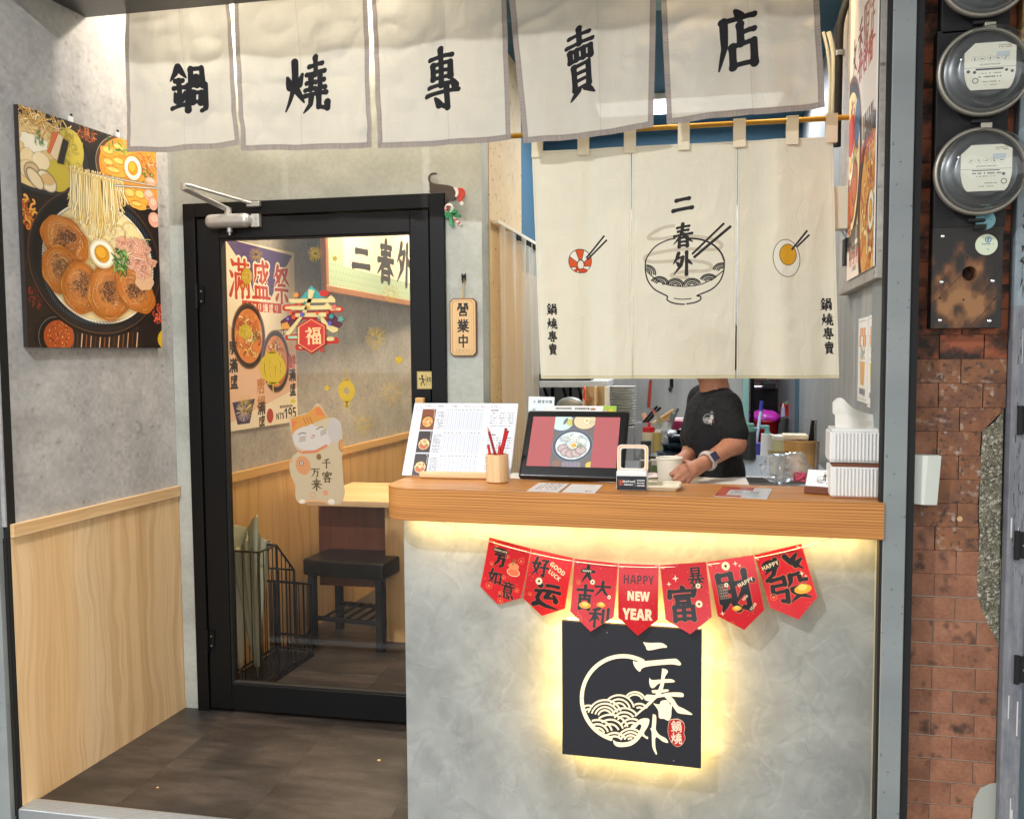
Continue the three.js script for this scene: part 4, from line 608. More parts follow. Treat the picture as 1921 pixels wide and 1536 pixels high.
{
  const Z = -2.885, X = (px, py) => K(px, py, Z).x, Y = (px, py) => K(px, py, Z).y;
  const t = thing('long_curtain', 'long off-white cloth shop curtain of five panels with black brush characters', 'curtain');
  const yt = 2.99;
  const defs = [
    ['鍋', [239, 60, 436, 60], [243, 288, 452, 273], [318, 124, 388, 208], 0.05],
    ['燒', [443, 60, 692, 55], [454, 284, 699, 278], [532, 106, 619, 208], 0.0],
    ['專', [699, 60, 950, 30], [707, 277, 959, 262], [800, 94, 867, 206], -0.12],
    ['賣', [959, 40, 1231, 20], [983, 270, 1226, 238], [1064, 58, 1126, 184], -0.3],
    ['店', [1241, 20, 1537, 10], [1251, 233, 1548, 200], [1353, 24, 1433, 133], -0.12]];
  defs.forEach(([ch, a, b, g, sh], i) => {
    const xl1 = X(b[0], b[1]), xr1 = X(b[2], b[3]), ybl = Y(b[0], b[1]), ybr = Y(b[2], b[3]);
    const ext = (p0, p1) => { const q0 = K(p0[0], p0[1], Z), q1 = K(p1[0], p1[1], Z), k = (yt - q1.y) / (q0.y - q1.y); return q1.x + (q0.x - q1.x) * Math.min(k, 2.2); };
    const xl0 = ext([a[0], a[1]], [b[0], b[1]]), xr0 = ext([a[2], a[3]], [b[2], b[3]]);
    const w = xr1 - xl1, h = yt - ybl, W = 560, H = Math.round(W * h / w);
    const tex = canvasTex(W, H, (c) => {
      linen(c, W, H, '#d6d0c1');
      const bw = 0.0175 / w * W; c.fillStyle = '#a59b93'; c.fillRect(0, 0, bw, H); c.fillRect(W - bw, 0, bw, H); c.fillRect(0, H - bw * 1.1, W, bw * 1.1); c.strokeStyle = 'rgba(120,108,98,.8)'; c.lineWidth = 1.5; c.setLineDash([6, 4]); c.strokeRect(bw * 0.82, -5, W - bw * 1.64, H - bw * 0.9 + 5); c.setLineDash([]);
      for (let q = 0; q < 260; q++) { c.fillStyle = 'rgba(90,80,74,.16)'; c.fillRect(0, rnd() * H, bw, 1); c.fillRect(W - bw, rnd() * H, bw, 1); c.fillRect(rnd() * W, H - bw, 1, bw); }
      c.fillStyle = 'rgba(140,128,104,.28)'; c.fillRect(W * [0.52, 0.46, 0.55, 0.6, 0.55][i], 0, 2, H);
      const p0 = K(g[0], g[1], Z), p1 = K(g[2], g[3], Z), U = (x) => (x - xl1) / w * W, Vv = (y) => (yt - y) / h * H;
      brush(c, ch, U(p0.x), Vv(p0.y), U(p1.x) - U(p0.x), Vv(p1.y) - Vv(p0.y), [13, 11, 13.5, 13.5, 15][i], '#1c1b1e', { shy: sh, fat: 1.15 });
    });
    const fw = [[[1.0, 0.008, 0.5, 0.1], [2.3, 0.006, 2, -0.15]], [[0.9, 0.01, 2.2, -0.1], [2.6, 0.005, 0.4, 0.2]], [[1.1, 0.007, 4, 0.05], [2.1, 0.005, 1.3, -0.1]], [[0.8, 0.009, 1, 0.12], [2.8, 0.004, 3.3, 0.1]], [[1.2, 0.008, 5, -0.08], [2.4, 0.006, 2.6, 0.12]]][i];
    part('panel', panelGeo(xl0, xr0, xl1, xr1, yt, ybl, ybr, Z, { w: fw, c: [[0.4, 2.2, 0.004, i * 1.7], [1.3, 1.4, 0.003, i * 2.1]], k: i + 1, n: 0.55, sag: [0.004, -0.002, 0.008, 0.006, 0.002][i], seam: [0.52, 0.46, 0.55, 0.6, 0.55][i] }), clothMat(tex, 0.24), t);
  });
  const cr = solo('curtain_rod', rod(V(-2.06, 2.995, Z), V(0.46, 2.995, Z), 0.008), M.dark, 'dark rod behind the soffit that carries the long curtain', 'rod');
}
{
  const Z = -2.985, X = (px, py) => K(px, py, Z).x, Y = (px, py) => K(px, py, Z).y;
  const t = thing('short_curtain', 'short cream cloth curtain of three panels with a printed bowl, shrimp and egg', 'curtain');
  const yt = 2.162, yb = 1.394;
  const px = [[998, 1184, 1016, 1186], [1186, 1384, 1185, 1379], [1385, 1562, 1382, 1575]];
  px.forEach(([l0, r0, l1, r1], i) => {
    const xl0 = X(l0, 280), xr0 = X(r0, 262), xl1 = X(l1, 709), xr1 = X(r1, 711), w = (xr0 - xl0 + xr1 - xl1) / 2, h = yt - yb, W = 620, H = Math.round(W * h / w);
    const tex = canvasTex(W, H, (c) => {
      linen(c, W, H, '#e6dfc8', 1400); c.strokeStyle = 'rgba(170,158,120,.75)'; c.lineWidth = 2; c.setLineDash([5, 4]); c.strokeRect(12, 14, W - 24, H - 34); c.setLineDash([]); c.fillStyle = 'rgba(206,192,140,.55)'; c.fillRect(0, H - 20, W, 20); for (let q = 0; q < W; q += 9) { c.fillStyle = 'rgba(178,160,104,.6)'; c.fillRect(q, H - 18 + rr(-1, 1), 5, 3); }
      const U = (x, y) => { const p = K(x, y, Z), tt = (yt - p.y) / h, xl = lerp(xl0, xl1, tt), xr = lerp(xr0, xr1, tt); return [(p.x - xl) / (xr - xl) * W, tt * H]; };
      const k = (U(1101, 500)[0] - U(1100, 500)[0]);      // canvas px per photo px
      const line = (pts, lw, col = '#221f20') => { c.strokeStyle = col; c.lineWidth = lw * k; c.lineCap = 'round'; c.lineJoin = 'round'; c.beginPath(); pts.forEach((p, n) => n ? c.lineTo(...U(...p)) : c.moveTo(...U(...p))); c.stroke(); };
      const chop = (a, b, w0) => { c.lineCap = 'butt'; c.strokeStyle = '#2a2627'; c.lineWidth = w0 * k; c.beginPath(); c.moveTo(...U(...a)); c.lineTo(...U(...b)); c.stroke(); };
      const E = (x, y, a, b, f, s, lw, r) => ell(c, ...U(x, y), a * k, b * k, f, s, lw * k, r);
      if (i === 0) {
        E(1088, 489, 21, 22, '#e9e4d4', '#4a3a30', 1.3); const cx = 1088, cy = 492;
        const seg = (a0, a1, f) => { c.fillStyle = f; c.strokeStyle = '#4a3020'; c.lineWidth = 1.1 * k; c.beginPath(); for (let q = 0; q <= 12; q++) { const a = lerp(a0, a1, q / 12); c.lineTo(...U(1088 + Math.cos(a) * 21, 489 - Math.sin(a) * 22)); } for (let q = 12; q >= 0; q--) { const a = lerp(a0, a1, q / 12); c.lineTo(...U(1089 + Math.cos(a) * 6.5, 495 - Math.sin(a) * 8.5)); } c.closePath(); c.fill(); c.stroke(); };
        for (const [a, b, f] of [[2.75, 3.75, '#d9531e'], [2.0, 2.75, '#ece6d8'], [1.25, 2.0, '#d9531e'], [0.45, 1.25, '#ece6d8'], [-0.45, 0.45, '#d9531e'], [-1.0, -0.45, '#ece6d8']]) seg(a, b, f);
        E(1089, 496, 6, 8.5, '#e6dfc8', '#4a3020', 1); E(1093, 507, 8, 4, '#cf4a20', '#5a2814', 1); E(1083, 504, 4, 3, '#b8401c', null, 1, 0.8); E(1080, 507, 4, 2.5, '#b8401c', null, 1, 0);
        chop([1099, 483], [1134, 442], 3.4); chop([1101, 486], [1139, 450], 3.4);
        for (const [ch, y] of [['鍋', 580], ['燒', 607], ['專', 631], ['賣', 655]]) { const p = U(1027 + (y - 580) * 0.03, y - 10); brush(c, ch, p[0], p[1], 18 * k, 21 * k, 12, '#211e1f'); }
      } else if (i === 1) {
        const ox = 1180, oy = 350, S = 5.055, Q = (x, y) => [ox + x / S, oy + y / S], arc = (pts, lw, col) => line(new THREE.SplineCurve(pts.map(([x, y]) => new THREE.Vector2(...Q(x, y)))).getPoints(60).map((p) => [p.x, p.y]), lw, col);
        c.save(); arc([[425, 370], [330, 385], [240, 430], [190, 470], [200, 495], [330, 490], [460, 470], [620, 470], [800, 500], [880, 545], [850, 590], [700, 595], [520, 590], [330, 615], [180, 650], [150, 690], [220, 715], [420, 705], [600, 700], [760, 730], [780, 780], [700, 800], [560, 800], [440, 820], [400, 845], [450, 860], [560, 860]], 6.2, '#cbbfa8'); c.restore();
        arc([[160, 700], [190, 640], [260, 560], [360, 510], [440, 490]], 2.2); arc([[560, 488], [680, 500], [790, 545], [870, 620], [905, 700]], 3.2); arc([[158, 700], [158, 800], [180, 890], [240, 970], [320, 1015], [365, 1040], [362, 1070], [400, 1095], [460, 1110], [525, 1114]], 2.4); arc([[905, 700], [900, 800], [860, 900], [780, 975], [650, 1030], [680, 1040], [678, 1070], [630, 1095], [550, 1110]], 2.4); arc([[172, 805], [260, 880], [370, 930], [520, 945], [680, 925], [800, 870], [890, 800]], 1.8); arc([[430, 1058], [505, 1066], [590, 1060]], 1.6);
        for (const [x, y, a0, a1] of [[165, 820, -1.5, 0.2], [290, 930, -2.6, -0.1], [440, 950, -2.7, -0.25], [600, 945, -2.8, -0.5], [760, 905, -2.7, -0.7], [885, 800, -2.9, -1.4]]) for (const r of [88, 72, 52, 34]) { const pts = []; for (let q = 0; q <= 12; q++) { const a = lerp(a0, a1, q / 12); pts.push([x + Math.cos(a) * r, y + Math.sin(a) * r * 0.86]); } arc(pts, 2.3); }
        for (const [a, b, w0] of [[[600, 640], [905, 345], 3.9], [[615, 672], [970, 372], 4.9]]) chop(Q(...a), Q(...b), w0);
        { const p = U(...Q(405, 80)); brush(c, '二', p[0], p[1], 40 * k, 34 * k, 24, '#2a2627', { shy: -0.1 }); } { const p = U(...Q(415, 350)); brush(c, '春', p[0], p[1], 38 * k, 43 * k, 14, '#2a2627', { shy: -0.1 }); } { const p = U(...Q(412, 620)); brush(c, '外', p[0], p[1], 38 * k, 42 * k, 14, '#2a2627', { shy: -0.06 }); }
      } else {
        E(1475.5, 484.5, 23, 33, '#e9e3d0', '#4a4038', 1.1, -0.12); E(1478, 478, 14.5, 18.5, '#d9a01c', '#5a4620', 1.1, -0.06); chop([1485, 469], [1515, 432], 3.4); chop([1494, 464], [1519, 440], 3.2);
        for (const [ch, y] of [['鍋', 570], ['燒', 599], ['專', 625], ['賣', 652]]) { const p = U(1541 + (y - 570) * 0.07, y - 11); brush(c, ch, p[0], p[1], 18 * k, 22 * k, 12, '#211e1f'); }
      }
    });
    const fw = [[[1.3, 0.017, 0.2, 0.04], [2.7, 0.006, 1, 0]], [[0.7, 0.004, 1, 0], [2.2, 0.002, 2, 0.1]], [[1.5, 0.016, 3.4, -0.05], [2.9, 0.005, 0.3, 0]]][i];
    part('panel', panelGeo(xl0, xr0, xl1, xr1, yt, yb, yb, Z, { w: fw, c: [[0.5, 1.6, 0.002, i]], k: i + 7, n: 0.18, sag: 0.001 }, 80, 80), clothMat(tex, 0.22), t);
  });
  const yr = 2.218;
  for (const [a, b] of [[998, 1018], [1084, 1105], [1171, 1193], [1272, 1294], [1376, 1399], [1475, 1498], [1549, 1571]]) {
    const y0 = Y(a, 260), xa = X(a, 255), xb = X(b, 255);
    part('tab', [rbx(xa, xb, yt - 0.022, yr + 0.012, Z + 0.009, Z + 0.0115, 0.001), rbx(xa, xb, yt - 0.02, yr + 0.012, Z - 0.0115, Z - 0.009, 0.001), rbx(xa, xb, yr + 0.0095, yr + 0.0125, Z - 0.0115, Z + 0.0115, 0.001)], mat(0xe0d6bb, 0.95), t);
  }
  solo('curtain_pole', rod(V(-0.75, yr, Z), V(0.545, yr, Z), 0.0085, 14), M.brass, 'yellow brass pole that carries the short cream curtain', 'pole');
}
// ---------------------------------------------------------------- counter
stage('counter');
const SLAB_Y = 1.085, SLAB_B = 0.987, CLEN = 1.372;
{
  const t = thing('counter', 'takeaway counter of grey trowelled plaster with a thick oak-faced top', 'counter');
  { const g = uvm(rbx(0, CLEN, -0.02, SLAB_B - 0.001, -0.1, 0, 0.003), 1), q = g.attributes.uv; for (let i = 0; i < q.count; i++) q.setXY(i, q.getX(i) / 1.5, q.getY(i) / 1.125); part('front_panel', g, M.plaster, t); }
  const s = new THREE.Shape(), x0 = -0.035, z0 = -0.16, z1 = 0.092, r = 0.085, r2 = 0.05;
  s.moveTo(CLEN, z1); s.lineTo(x0 + r, z1); s.absarc(x0 + r, z1 - r, r, Math.PI / 2, Math.PI, false); s.lineTo(x0, z0 + r2); s.absarc(x0 + r2, z0 + r2, r2, Math.PI, Math.PI * 1.5, false); s.lineTo(CLEN, z0); s.closePath();
  let g = new THREE.ExtrudeGeometry(s, { depth: SLAB_Y - SLAB_B - 0.004, bevelEnabled: true, bevelSize: 0.002, bevelThickness: 0.002, bevelSegments: 2, curveSegments: 24 }).rotateX(-Math.PI / 2).scale(1, 1, -1);
  // scale flips the winding
  { const n = g.toNonIndexed(), p = n.attributes.position; for (let i = 0; i < p.count; i += 3) { const a = [p.getX(i), p.getY(i), p.getZ(i)]; p.setXYZ(i, p.getX(i + 1), p.getY(i + 1), p.getZ(i + 1)); p.setXYZ(i + 1, ...a); } n.computeVertexNormals(); g = n; }
  g.translate(0, SLAB_B + 0.002, 0);
  { const p = g.attributes.position, n = g.attributes.normal, uv = new Float32Array(p.count * 2); for (let i = 0; i < p.count; i++) { const flat = Math.abs(n.getY(i)) > 0.8; uv[2 * i] = flat ? p.getZ(i) / 0.26 + 0.3 : p.getY(i) / 0.26; uv[2 * i + 1] = (Math.abs(n.getX(i)) > 0.8 ? p.getZ(i) + p.getX(i) : p.getX(i)) / 1.1; } g.setAttribute('uv', new THREE.BufferAttribute(uv, 2)); }
  part('top', g, M.slab, t);
  const led = part('light_strip', bx(0.02, CLEN - 0.01, SLAB_B - 0.006, SLAB_B - 0.001, 0.03, 0.042), mat(0xffffff, 0.5, { emissive: LED, emissiveIntensity: 5 }), t);
  CW.put(t);
  const c = CW.w(CLEN / 2, SLAB_B - 0.008, 0.036), l = rectLight(LED, 30, CLEN - 0.06, 0.012, c, c.clone().add(V(0, -1, 0))); l.rotateZ(CW.r);
}
struct('counter_inner_wall', uvm(bx(-0.82, 0.5, 0, 0.9, -2.86, -2.74), 1), M.kwall);
// ---------------------------------------------------------------- illuminated sign
{
  const t = thing('logo_sign', 'square dark sign with cream brush characters and a wave circle, lit from behind', 'sign');
  const a = CW.at(1055, 1163, 0.068), b = CW.at(1314, 1443, 0.068), cx = (a[0] + b[0]) / 2, cy = (a[1] + b[1]) / 2, S = 0.398, D = 0.068;
  const glow = mat(0xfff4d8, 0.6, { emissive: 0xffdf98, emissiveIntensity: 1.1 });
  part('light_box', rbx(-S / 2 + 0.006, S / 2 - 0.006, -S / 2 + 0.006, S / 2 - 0.006, 0.004, D - 0.014, 0.002), glow, t);
  part('face_plate', rbx(-S / 2, S / 2, -S / 2, S / 2, D - 0.014, D, 0.0015), mat(0x24252b, 0.5), t);
  const Q = 4.953, L = (x, y) => { const q = CW.at(1040 + x / Q, 1150 + y / Q, D); return [q[0] - cx, q[1] - cy]; };
  const ivory = mat(0xf0dfbc, 0.5, { emissive: 0xffe2ac, emissiveIntensity: 0.22 });
  const sp = (pts) => new THREE.Shape(new THREE.SplineCurve([...pts, pts[0]].map((p) => new THREE.Vector2(...L(...p)))).getPoints(pts.length * 7));
  let lift = 0; const cut = (s, d = 0.0014) => new THREE.ExtrudeGeometry(s, { depth: d + (lift += 0.00006), bevelEnabled: false, curveSegments: 16 });
  const poly = (pts) => shapeOf(pts.map((p) => L(...p)));
  const char = (n, list) => { const o = part(n, list.map((p) => cut(sp(p))), ivory, t); o.position.z = D - 0.0004; };
  char('character', [[[826, 268], [880, 276], [990, 276], [1040, 300], [1045, 318], [1000, 322], [875, 344], [850, 310]], [[735, 432], [760, 450], [900, 440], [1090, 424], [1140, 428], [1178, 468], [1160, 484], [1080, 474], [880, 492], [815, 514], [795, 542], [760, 514], [736, 470]]]);
  char('character', [[[1002, 514], [1040, 522], [1056, 545], [1030, 590], [1024, 640], [1010, 700], [985, 760], [940, 800], [880, 860], [820, 905], [760, 956], [752, 944], [820, 880], [900, 800], [950, 740], [985, 660], [998, 560]], [[884, 600], [910, 620], [990, 616], [1080, 612], [1120, 630], [1100, 642], [980, 650], [930, 690], [900, 690], [884, 650]], [[905, 716], [1050, 708], [1048, 728], [925, 742]], [[850, 762], [870, 756], [960, 760], [1060, 738], [1180, 738], [1204, 765], [1180, 778], [1060, 772], [930, 790], [880, 815], [840, 800]], [[1010, 760], [1060, 762], [1110, 800], [1150, 860], [1210, 890], [1285, 940], [1210, 936], [1150, 925], [1120, 890], [1085, 840]], [[920, 836], [975, 846], [995, 815], [1050, 810], [1080, 850], [1098, 838], [1090, 900], [1085, 960], [1060, 996], [1020, 980], [975, 970], [965, 900]]]);
  char('character', [[[720, 1040], [760, 1016], [800, 985], [850, 975], [884, 990], [870, 1050], [835, 1110], [850, 1140], [872, 1150], [865, 1168], [835, 1150], [812, 1140], [780, 1180], [720, 1225], [650, 1240], [590, 1238], [556, 1215], [550, 1178], [580, 1195], [650, 1200], [720, 1180], [770, 1130], [810, 1050], [790, 1030], [760, 1060], [730, 1080], [708, 1066]], [[916, 938], [945, 950], [948, 1010], [945, 1080], [980, 1130], [1040, 1165], [1058, 1202], [1010, 1190], [945, 1150], [940, 1240], [954, 1300], [945, 1310], [915, 1250], [908, 1180], [905, 1100], [892, 1070], [905, 1060]]]);
  // ring and waves: strips between two arcs
  const strip = (cx0, cy0, r0, r1, a0, a1, ky = 1, n = 40) => { const o = [], i2 = []; for (let i = 0; i <= n; i++) { const a = lerp(a0, a1, i / n) * D2R; o.push([cx0 + Math.cos(a) * r1, cy0 - Math.sin(a) * r1 * ky]); i2.unshift([cx0 + Math.cos(a) * r0, cy0 - Math.sin(a) * r0 * ky]); } return poly([...o, ...i2]); };
  const ring = part('ring', [cut(strip(640, 790, 366, 402, 60, 179.5, 1.02, 60)), cut(strip(640, 790, 366, 402, 180.2, 255, 1.02, 60))], ivory, t); ring.position.z = D - 0.0004;
  const inside = (x, y) => Math.hypot(x - 640, (y - 790) / 1.02) < 372;
  const waves = [];
  const wave = (x, y, R, a0, a1, list) => { for (const k of list) { const n = 26; let run = []; const flush = () => { if (run.length > 2) { const o = run.map(([c, s]) => [x + c * R * k, y - s * R * k * 0.98]), i2 = run.map(([c, s]) => [x + c * (R * k - 15), y - s * (R * k - 15) * 0.98]).reverse(); waves.push(cut(poly([...o, ...i2]))); } run = []; }; for (let i = 0; i <= n; i++) { const a = lerp(a0, a1, i / n) * D2R, c = Math.cos(a), s = Math.sin(a); if (inside(x + c * R * k, y - s * R * k * 0.98)) run.push([c, s]); else flush(); } flush(); } };
  const KS = [1, 0.74, 0.5];
  wave(318, 935, 88, 60, 130, [1, 0.6]); wave(750, 830, 108, 25, 150, [1, 0.78]); wave(600, 900, 150, 12, 138, KS); wave(470, 960, 165, 20, 165, [1, 0.8, 0.6, 0.42]); wave(790, 920, 100, 30, 120, [0.9, 0.55]); wave(650, 1020, 150, 35, 150, KS); wave(520, 1110, 180, 20, 128, KS); wave(720, 1090, 120, 60, 150, [1, 0.7]); wave(400, 1130, 150, 18, 110, KS); wave(710, 1190, 128, 25, 160, [1, 0.76, 0.52, 0.3]); wave(560, 1230, 130, 25, 130, [1, 0.75, 0.5]);
  const wv2 = part('waves', waves, ivory, t); wv2.position.z = D - 0.0004;
  // red seal
  const so = [[1080, 985], [1150, 980], [1200, 1010], [1216, 1060], [1208, 1110], [1218, 1160], [1190, 1215], [1140, 1236], [1090, 1195], [1064, 1140], [1056, 1080], [1062, 1020]], P0 = L(1050, 1240), P1 = L(1225, 975);
  const st = canvasTex(220, 330, (c, W, H) => { c.fillStyle = '#c4221c'; c.fillRect(0, 0, W, H); c.strokeStyle = '#f2dcc0'; c.lineWidth = 7; c.beginPath(); new THREE.SplineCurve([...so, so[0]].map((p) => new THREE.Vector2(...L(...p)))).getPoints(80).forEach((p) => c.lineTo((p.x - P0[0]) / (P1[0] - P0[0]) * W, (P1[1] - p.y) / (P1[1] - P0[1]) * H)); c.stroke(); brush(c, '鍋', 48, 34, 120, 122, 11, '#f6dfc0', { even: 1 }); brush(c, '燒', 46, 160, 126, 124, 11, '#f6dfc0', { even: 1 }); });
  const se = part('seal', uvBox(cut(sp(so), 0.0022), P0[0], P0[1], P1[0], P1[1]), tmat(st, 0.5), t); se.position.z = D - 0.0004;
  for (const [x, y] of [[490, 180], [1110, 1370]]) { const q = L(x, y); part('screw', cyl(0.0022, 0.0022, 0.001, 0, 0, 0, 10).rotateX(Math.PI / 2).translate(q[0], q[1], D + 0.0004), M.steel, t); }
  CW.put(t, cx, cy, 0);
  const Lg = (dx, dy, w, h) => { const p = CW.w(cx + dx * (S / 2 - 0.0035), cy + dy * (S / 2 - 0.0035), 0.034), q = CW.w(cx + dx * 2, cy + dy * 2, 0.034 - 0.5); rectLight(0xffcf66, 22, w, h, p, q); };
  Lg(0, 1, S - 0.02, 0.026); Lg(0, -1, S - 0.02, 0.026); Lg(1, 0, 0.026, S - 0.02); Lg(-1, 0, 0.026, S - 0.02);
}
// ---------------------------------------------------------------- bunting
{
  const t = thing('bunting', 'red new-year bunting of seven pointed flags strung under the counter top', 'bunting');
  const F = [
    [[918, 1008], [996, 1029], [976, 1125], [934, 1134], [899, 1096], 0.028, 0.014], [[997, 1029], [1076, 1047], [1065, 1141], [1021, 1156], [983, 1124], 0.03, 0.03],
    [[1078, 1048], [1160, 1057], [1152, 1159], [1102, 1184], [1066, 1145], 0.06, 0.084], [[1161, 1057], [1236, 1060], [1235, 1161], [1189, 1192], [1153, 1159], 0.062, 0.082],
    [[1238, 1060], [1325, 1054], [1333, 1159], [1291, 1190], [1245, 1161], 0.06, 0.084], [[1327, 1054], [1414, 1041], [1432, 1144], [1393, 1182], [1343, 1156], 0.045, 0.06], [[1416, 1041], [1504, 1020], [1532, 1120], [1495, 1163], [1441, 1141], 0.03, 0.038]];
  const ink = '#1d191d', cream = '#f2dcae';
  const coin = (c, x, y, r) => { ell(c, x, y, r, r, cream); ell(c, x, y, r * 0.32, r * 0.32, '#2a1a14'); }, star = (c, x, y, r) => { c.fillStyle = cream; c.beginPath(); for (let i = 0; i < 8; i++) { const a = i * Math.PI / 4, q = i % 2 ? r * 0.3 : r; c.lineTo(x + Math.sin(a) * q, y - Math.cos(a) * q); } c.fill(); }, ingot = (c, x, y, r) => { ell(c, x, y, r, r * 0.5, '#e8a52c'); ell(c, x, y - r * 0.2, r * 0.55, r * 0.36, '#f6cd62'); }, orange = (c, x, y, r) => { ell(c, x, y, r, r * 0.95, null, '#e87a48', 3); ell(c, x, y + 2, r * 0.45, r * 0.4, '#e87a48'); };
  const halo = (c, ch, x, y, w, h, th, o) => { brush(c, ch, x, y, w, h, th + 3.5, '#c05a40', o); brush(c, ch, x, y, w, h, th, ink, o); };
  const art = [
    (c) => { ell(c, 96, 70, 56, 20, ink); latin(c, 'GOOD LUCK', 96, 70, 17, cream); halo(c, '万', 56, 86, 96, 96, 20); halo(c, '如', 40, 200, 100, 110, 13); halo(c, '意', 140, 262, 110, 120, 10); ell(c, 210, 190, 44, 26, '#e8704a', cream, 4); ell(c, 206, 150, 38, 24, '#ee8a5c'); greens(c, 204, 120, 20, 30); for (const [x, y, r] of [[150, 96, 13], [250, 100, 20], [50, 170, 14], [150, 240, 14], [260, 300, 15], [60, 320, 22], [150, 350, 14], [160, 400, 18], [60, 40, 14]]) orange(c, x, y, r); },
    (c) => { halo(c, '好', 24, 44, 120, 130, 13); halo(c, '运', 70, 190, 190, 190, 14); latin(c, 'GOOD', 205, 92, 42, cream, { rot: 0.45, stroke: '#c8381f' }); latin(c, 'LUCK', 190, 138, 38, cream, { rot: 0.45, stroke: '#c8381f' }); coin(c, 92, 200, 24); orange(c, 44, 300, 14); },
    (c) => { halo(c, '大', 52, 34, 96, 110, 20); ell(c, 92, 66, 42, 15, ink); latin(c, 'HAPPY', 92, 66, 20, cream); halo(c, '大', 150, 120, 116, 100, 16); halo(c, '吉', 26, 156, 130, 150, 15); halo(c, '利', 130, 280, 140, 120, 14); ingot(c, 96, 276, 40); ingot(c, 206, 262, 30); coin(c, 136, 130, 16); orange(c, 40, 140, 16); orange(c, 62, 360, 22); coin(c, 256, 210, 12); },
    (c) => { latin(c, 'HAPPY', 150, 92, 74, '#4a1216'); latin(c, 'NEW', 150, 190, 74, cream, { stroke: cream, lw: 5 }); latin(c, 'YEAR', 146, 300, 90, cream, { stroke: cream, lw: 6 }); },
    (c) => { halo(c, '暴', 168, 30, 110, 130, 10); halo(c, '富', 26, 140, 200, 210, 13); star(c, 92, 88, 24); star(c, 46, 120, 18); coin(c, 232, 142, 16); coin(c, 226, 252, 22); },
    (c) => { halo(c, '財', 30, 74, 240, 250, 13); coin(c, 112, 40, 26); star(c, 176, 34, 18); star(c, 200, 50, 12); latin(c, 'HAPPY', 216, 150, 34, cream, { rot: -0.3 }); latin(c, 'NEW', 196, 240, 20, cream, { rot: -0.6 }); latin(c, 'YEAR', 236, 300, 24, cream, { rot: -0.7 }); for (let i = 0; i < 5; i++) for (let j = 0; j < 4; j++) ell(c, 46 + j * 14, 150 + i * 18, 8, 8, '#3a3236', '#d8b48a', 1.6); coin(c, 94, 150, 13); ingot(c, 132, 296, 30); star(c, 34, 316, 18); orange(c, 84, 384, 13); },
    (c) => { halo(c, '發', 14, 46, 270, 280, 9.5); ell(c, 74, 84, 56, 34, ink); latin(c, 'HAPPY', 74, 84, 36, cream, { rot: -0.15 }); ingot(c, 230, 262, 54); star(c, 250, 170, 18); star(c, 270, 190, 11); orange(c, 40, 270, 20); }];
  const sparkle = (c) => { for (let i = 0; i < 46; i++) ell(c, rnd() * 300, rnd() * 430, rr(1, 3), rr(1, 3), 'rgba(255,190,150,.8)'); };
  const redS = mat(0xb01820, 0.5);
  F.forEach((f, i) => {
    const zt = f[5], zb = f[6], P = f.slice(0, 5).map((p, k) => { const z = k < 2 ? zt : k === 3 ? zb : lerp(zt, zb, 0.8), q = CW.at(p[0], p[1], z); return V(q[0], q[1], z); });
    // a true pentagon: width along the top edge, height down its normal, leaning out at the foot
    const tl = P[0], ax = P[1].clone().sub(P[0]), w = ax.length(); ax.normalize(); const dn = P[3].clone().sub(P[0].clone().add(P[1]).multiplyScalar(0.5)); dn.addScaledVector(ax, -dn.dot(ax) * 0.85); const h = dn.length(); dn.normalize();
    const hs = P[2].clone().sub(P[1]).dot(dn) * 0.5 + P[4].clone().sub(P[0]).dot(dn) * 0.5;
    const n = new THREE.Vector3().crossVectors(ax, dn.clone().negate()).normalize(), bow = 0.006;
    const pos = [], uv = [], idx = [], NX = 8, NY = 10;
    for (const side of [0, 1]) for (let r = 0; r <= NY; r++) for (let q = 0; q <= NX; q++) { const s = q / NX, d0 = hs + (h - hs) * (1 - Math.abs(s - 0.5) * 2), t0 = r / NY, p = tl.clone().addScaledVector(ax, s * w).addScaledVector(dn, d0 * t0).addScaledVector(n, bow * Math.sin(t0 * 3) * (i % 2 ? 1 : -0.6) - side * 0.0006); pos.push(p.x, p.y, p.z); uv.push(s, 1 - d0 * t0 / h); }
    const N = (NX + 1) * (NY + 1); for (const side of [0, 1]) for (let r = 0; r < NY; r++) for (let q = 0; q < NX; q++) { const a = side * N + r * (NX + 1) + q, b = a + 1, c = a + NX + 1, d = c + 1; side ? idx.push(a, b, c, b, d, c) : idx.push(a, c, b, b, c, d); }
    const g = new THREE.BufferGeometry(); g.setAttribute('position', new THREE.Float32BufferAttribute(pos, 3)); g.setAttribute('uv', new THREE.Float32BufferAttribute(uv, 2)); g.setIndex(idx); g.computeVertexNormals();
    const tex = canvasTex(300, 430, (c, W, H) => { c.fillStyle = ['#c4141f', '#c8141f', '#d0202c', '#cc0f1e', '#cc1420', '#cc1420', '#c8141f'][i]; c.fillRect(0, 0, W, H); sparkle(c); c.strokeStyle = '#e0483c'; c.lineWidth = 5; c.strokeRect(0, -10, W, H + 10); art[i](c); });
    part('flag', g, tmat(tex, 0.28, { clearcoat: 0.25, clearcoatRoughness: 0.35 }), t);
  });
  const S = [[828, 978, 0.09], [872, 996, 0.06], [918, 1015, 0.031], [996, 1037, 0.034], [1078, 1053, 0.061], [1161, 1062, 0.065], [1238, 1064, 0.063], [1327, 1059, 0.05], [1415, 1047, 0.035], [1504, 1027, 0.033], [1535, 1017, 0.055], [1562, 1009, 0.088]].map(([x, y, z]) => { const q = CW.at(x, y, z); return V(q[0], q[1], z); });
  part('string', tube(S, 0.0011, 90, 6), mat(0xe8ded2, 0.6), t);
